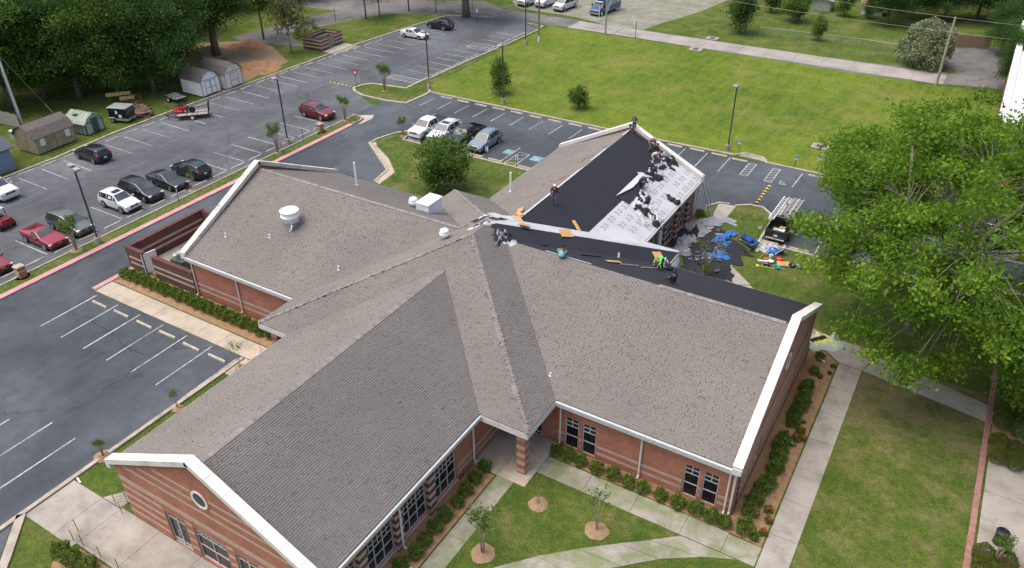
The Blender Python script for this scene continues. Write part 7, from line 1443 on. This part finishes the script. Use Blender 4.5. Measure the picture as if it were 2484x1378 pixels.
p = G(1999,832); o = crumple('striped_tarp', p.x, p.y, 2.4, 2.0, .5, .08, ('tarp2','petal_yellow'), flat, 'pale green and yellow tarp on the grass behind the right gable', 36, 'tarp')
crumple('striped_tarp', p.x-.5, p.y+.1, 1.4, .35, .9, .10, ('felt',), lambda x, y: flat(x,y)+.12, 'black strip lying across the pale tarp behind the right gable', 37, 'tarp')
# wheelbarrows
def barrow(px, py, rz, label):
    p = G(px, py); e = empty('wheelbarrow', (p.x,p.y,0), rz, label, 'wheelbarrow', 'blue wheelbarrows'); t = MB().add([(-.45,-.25,.38),(.35,-.2,.38),(.35,.2,.38),(-.45,.25,.38),(-.6,-.4,.72),(.6,-.36,.78),(.6,.36,.78),(-.6,.4,.72)], [(3,2,1,0),(0,1,5,4),(1,2,6,5),(2,3,7,6),(3,0,4,7)]); o = t.build('tray', M['blue'], e); sm_ = o.modifiers.new('s','SOLIDIFY'); sm_.thickness = .02
    for s in (-1,1): MB().tube([(.75,s*.08,.2),(-.2,s*.25,.36),(-1.2,s*.3,.6)], .025, 6).build('handle', M['wood_grey'], e); MB().tube([(-.3,s*.25,.36),(-.45,s*.28,0)], .02, 6).build('leg', M['black'], e)
    wl = MB().lathe((.78,0,.2), [(.12,-.05),(.2,-.04),(.2,.04),(.12,.05)], 16, Matrix.Rotation(pi/2,3,'X')).build('wheel', M['tyre'], e); MB().lathe((.78,0,.2), [(.1,-.055),(.1,.055)], 12, Matrix.Rotation(pi/2,3,'X')).build('rim', M['white'], wl)
barrow(1812,594,2.7,'blue wheelbarrow on its wheel, farther of the two on the yard grass'); barrow(1822,606,-1.9,'blue wheelbarrow, nearer of the two on the yard grass')
# tools on the grass
def tool(px, py, name, label, cat, items, rz=0):
    p = G(px, py); e = empty(name, (p.x,p.y,.02), rz, label, cat)
    for nm, mb, mt in items: mb.build(nm, M[mt], e)
tool(1857,633,'red_bucket','red plastic bucket lying among the roofing tools','bucket',[('pail',MB().lathe((0,0,.15),[(.12,-.18),(.17,.18),(.15,.18)],14,Matrix.Rotation(pi/2,3,'Y')),'red'),('handle',MB().tube([(.18,-.15,.15),(.28,0,.3),(.18,.15,.15)],.012,5),'metal')])
tool(1869,627,'white_bucket','upright white bucket among the roofing tools','bucket',[('pail',MB().lathe((0,0,0),[(.15,0),(.18,.38),(.16,.38),(.14,.05)],16),'white'),('handle',MB().tube([(.17,0,.36),(.05,.2,.3),(-.17,0,.36)],.01,5),'metal')])
tool(1869,637,'white_bag','white paper bag beside the white bucket','bag',[('bag',MB().ball((0,0,.12),.26,1.2,.8,.5),'white'),('fold',MB().box(-.1,.25,-.05,.05,.2,.26),'white')])
tool(1891,633,'red_bag','red tool bag in the middle of the tools','bag',[('bag',MB().ball((0,0,.15),.32,1.2,.8,.55),'red'),('strap',MB().tube([(-.25,0,.25),(0,.02,.42),(.25,0,.25)],.025,5),'red')])
tool(1900,642,'brown_case','flat orange-brown board case on the grass','case',[('panel',MB().box(-.55,.55,-.38,.38,0,.1),'tan_board'),('edge',MB().box(-.57,.57,-.4,.4,.03,.06),'wood_brown')],.35)
tool(1920,647,'navy_bag','dark navy bag right of the brown case','bag',[('bag',MB().ball((0,0,.16),.28,1.1,.9,.6),'navy'),('flap',MB().box(-.15,.15,-.2,.2,.28,.33),'navy')])
tool(1936,645,'tan_plank','tan plank with dark end at the right of the tools','plank',[('plank',MB().box(-.6,.4,-.13,.13,0,.05),'wood_grey'),('dark_end',MB().box(.4,.65,-.14,.14,0,.08),'navy')],-1.0)
tool(1883,650,'hose_coil','coiled teal hose on the grass before the tools','hose',[('coil',MB().tube([(cos(t*.35)*(.2+.002*t),sin(t*.35)*(.2+.002*t),.03+.002*t) for t in range(54)],.035,6),'teal'),('end',MB().tube([(.3,0,.03),(.55,.1,.03)],.03,6),'teal')])
tool(1858,650,'yellow_level','yellow tool with long handle before the red bucket','tool',[('shaft',MB().bar((-.7,0,.04),(.7,.05,.04),.05),'yellow'),('head',MB().box(-.85,-.65,-.16,.16,0,.08),'yellow')],.15)
tool(1848,622,'broom','tan broom lying above the red bucket','broom',[('handle',MB().tube([(-.2,-.9,.04),(.1,.4,.08)],.025,6),'wood_new'),('bristles',MB().box(-.2,.4,.4,.6,0,.15),'wood')])
tool(1849,637,'nail_gun','white and black power tool left of the red bucket','tool',[('casing',MB().obox((0,0,.12),(1,.3,0),(-.3,1,0),(0,0,1),.4,.07,.08),'white'),('grip',MB().obox((.2,-.15,.1),(.3,-1,0),(1,.3,0),(0,0,1),.18,.05,.05),'black')])
tool(1856,646,'saw','black and white circular saw near the yellow tool','saw',[('blade',MB().lathe((0,0,.14),[(.26,-.01),(.26,.01)],18,Matrix.Rotation(1.3,3,'X')),'metal'),('casing',MB().obox((.1,.05,.15),(1,.2,0),(-.2,1,0),(0,0,1),.28,.09,.09),'black')])
tool(1892,617,'chair_frame','folded black and white chair frame behind the red bag','chair',[('seat',MB().obox((0,0,.35),(.8,0,.5),(0,1,0),(-.5,0,.8),.35,.3,.03),'black'),('back',MB().obox((.3,0,.6),(.3,0,.9),(0,1,0),(-.9,0,.3),.3,.3,.025),'black'),('frame',MB().tube([(-.35,-.33,.02),(.3,-.33,.8),(.3,.33,.8),(-.35,.33,.02)],.03,6),'white')])
for px, py, lab in ((1967,633,'white scrap on the grass left of the tree shade'),(1987,635,'second white scrap on the grass near the tree')):
    p = G(px,py); o = MB().add([(-.2,-.14,0),(.2,-.12,.03),(.18,.15,.01),(-.2,.12,.04),(-.2,-.14,.02),(.2,-.12,.05),(.18,.15,.03),(-.2,.12,.06)], [(3,2,1,0),(4,5,6,7),(0,1,5,4),(1,2,6,5),(2,3,7,6),(3,0,4,7)]).build('paper_scrap', M['white']); o.location = (p.x,p.y,.02); tag(o, lab, 'scrap')
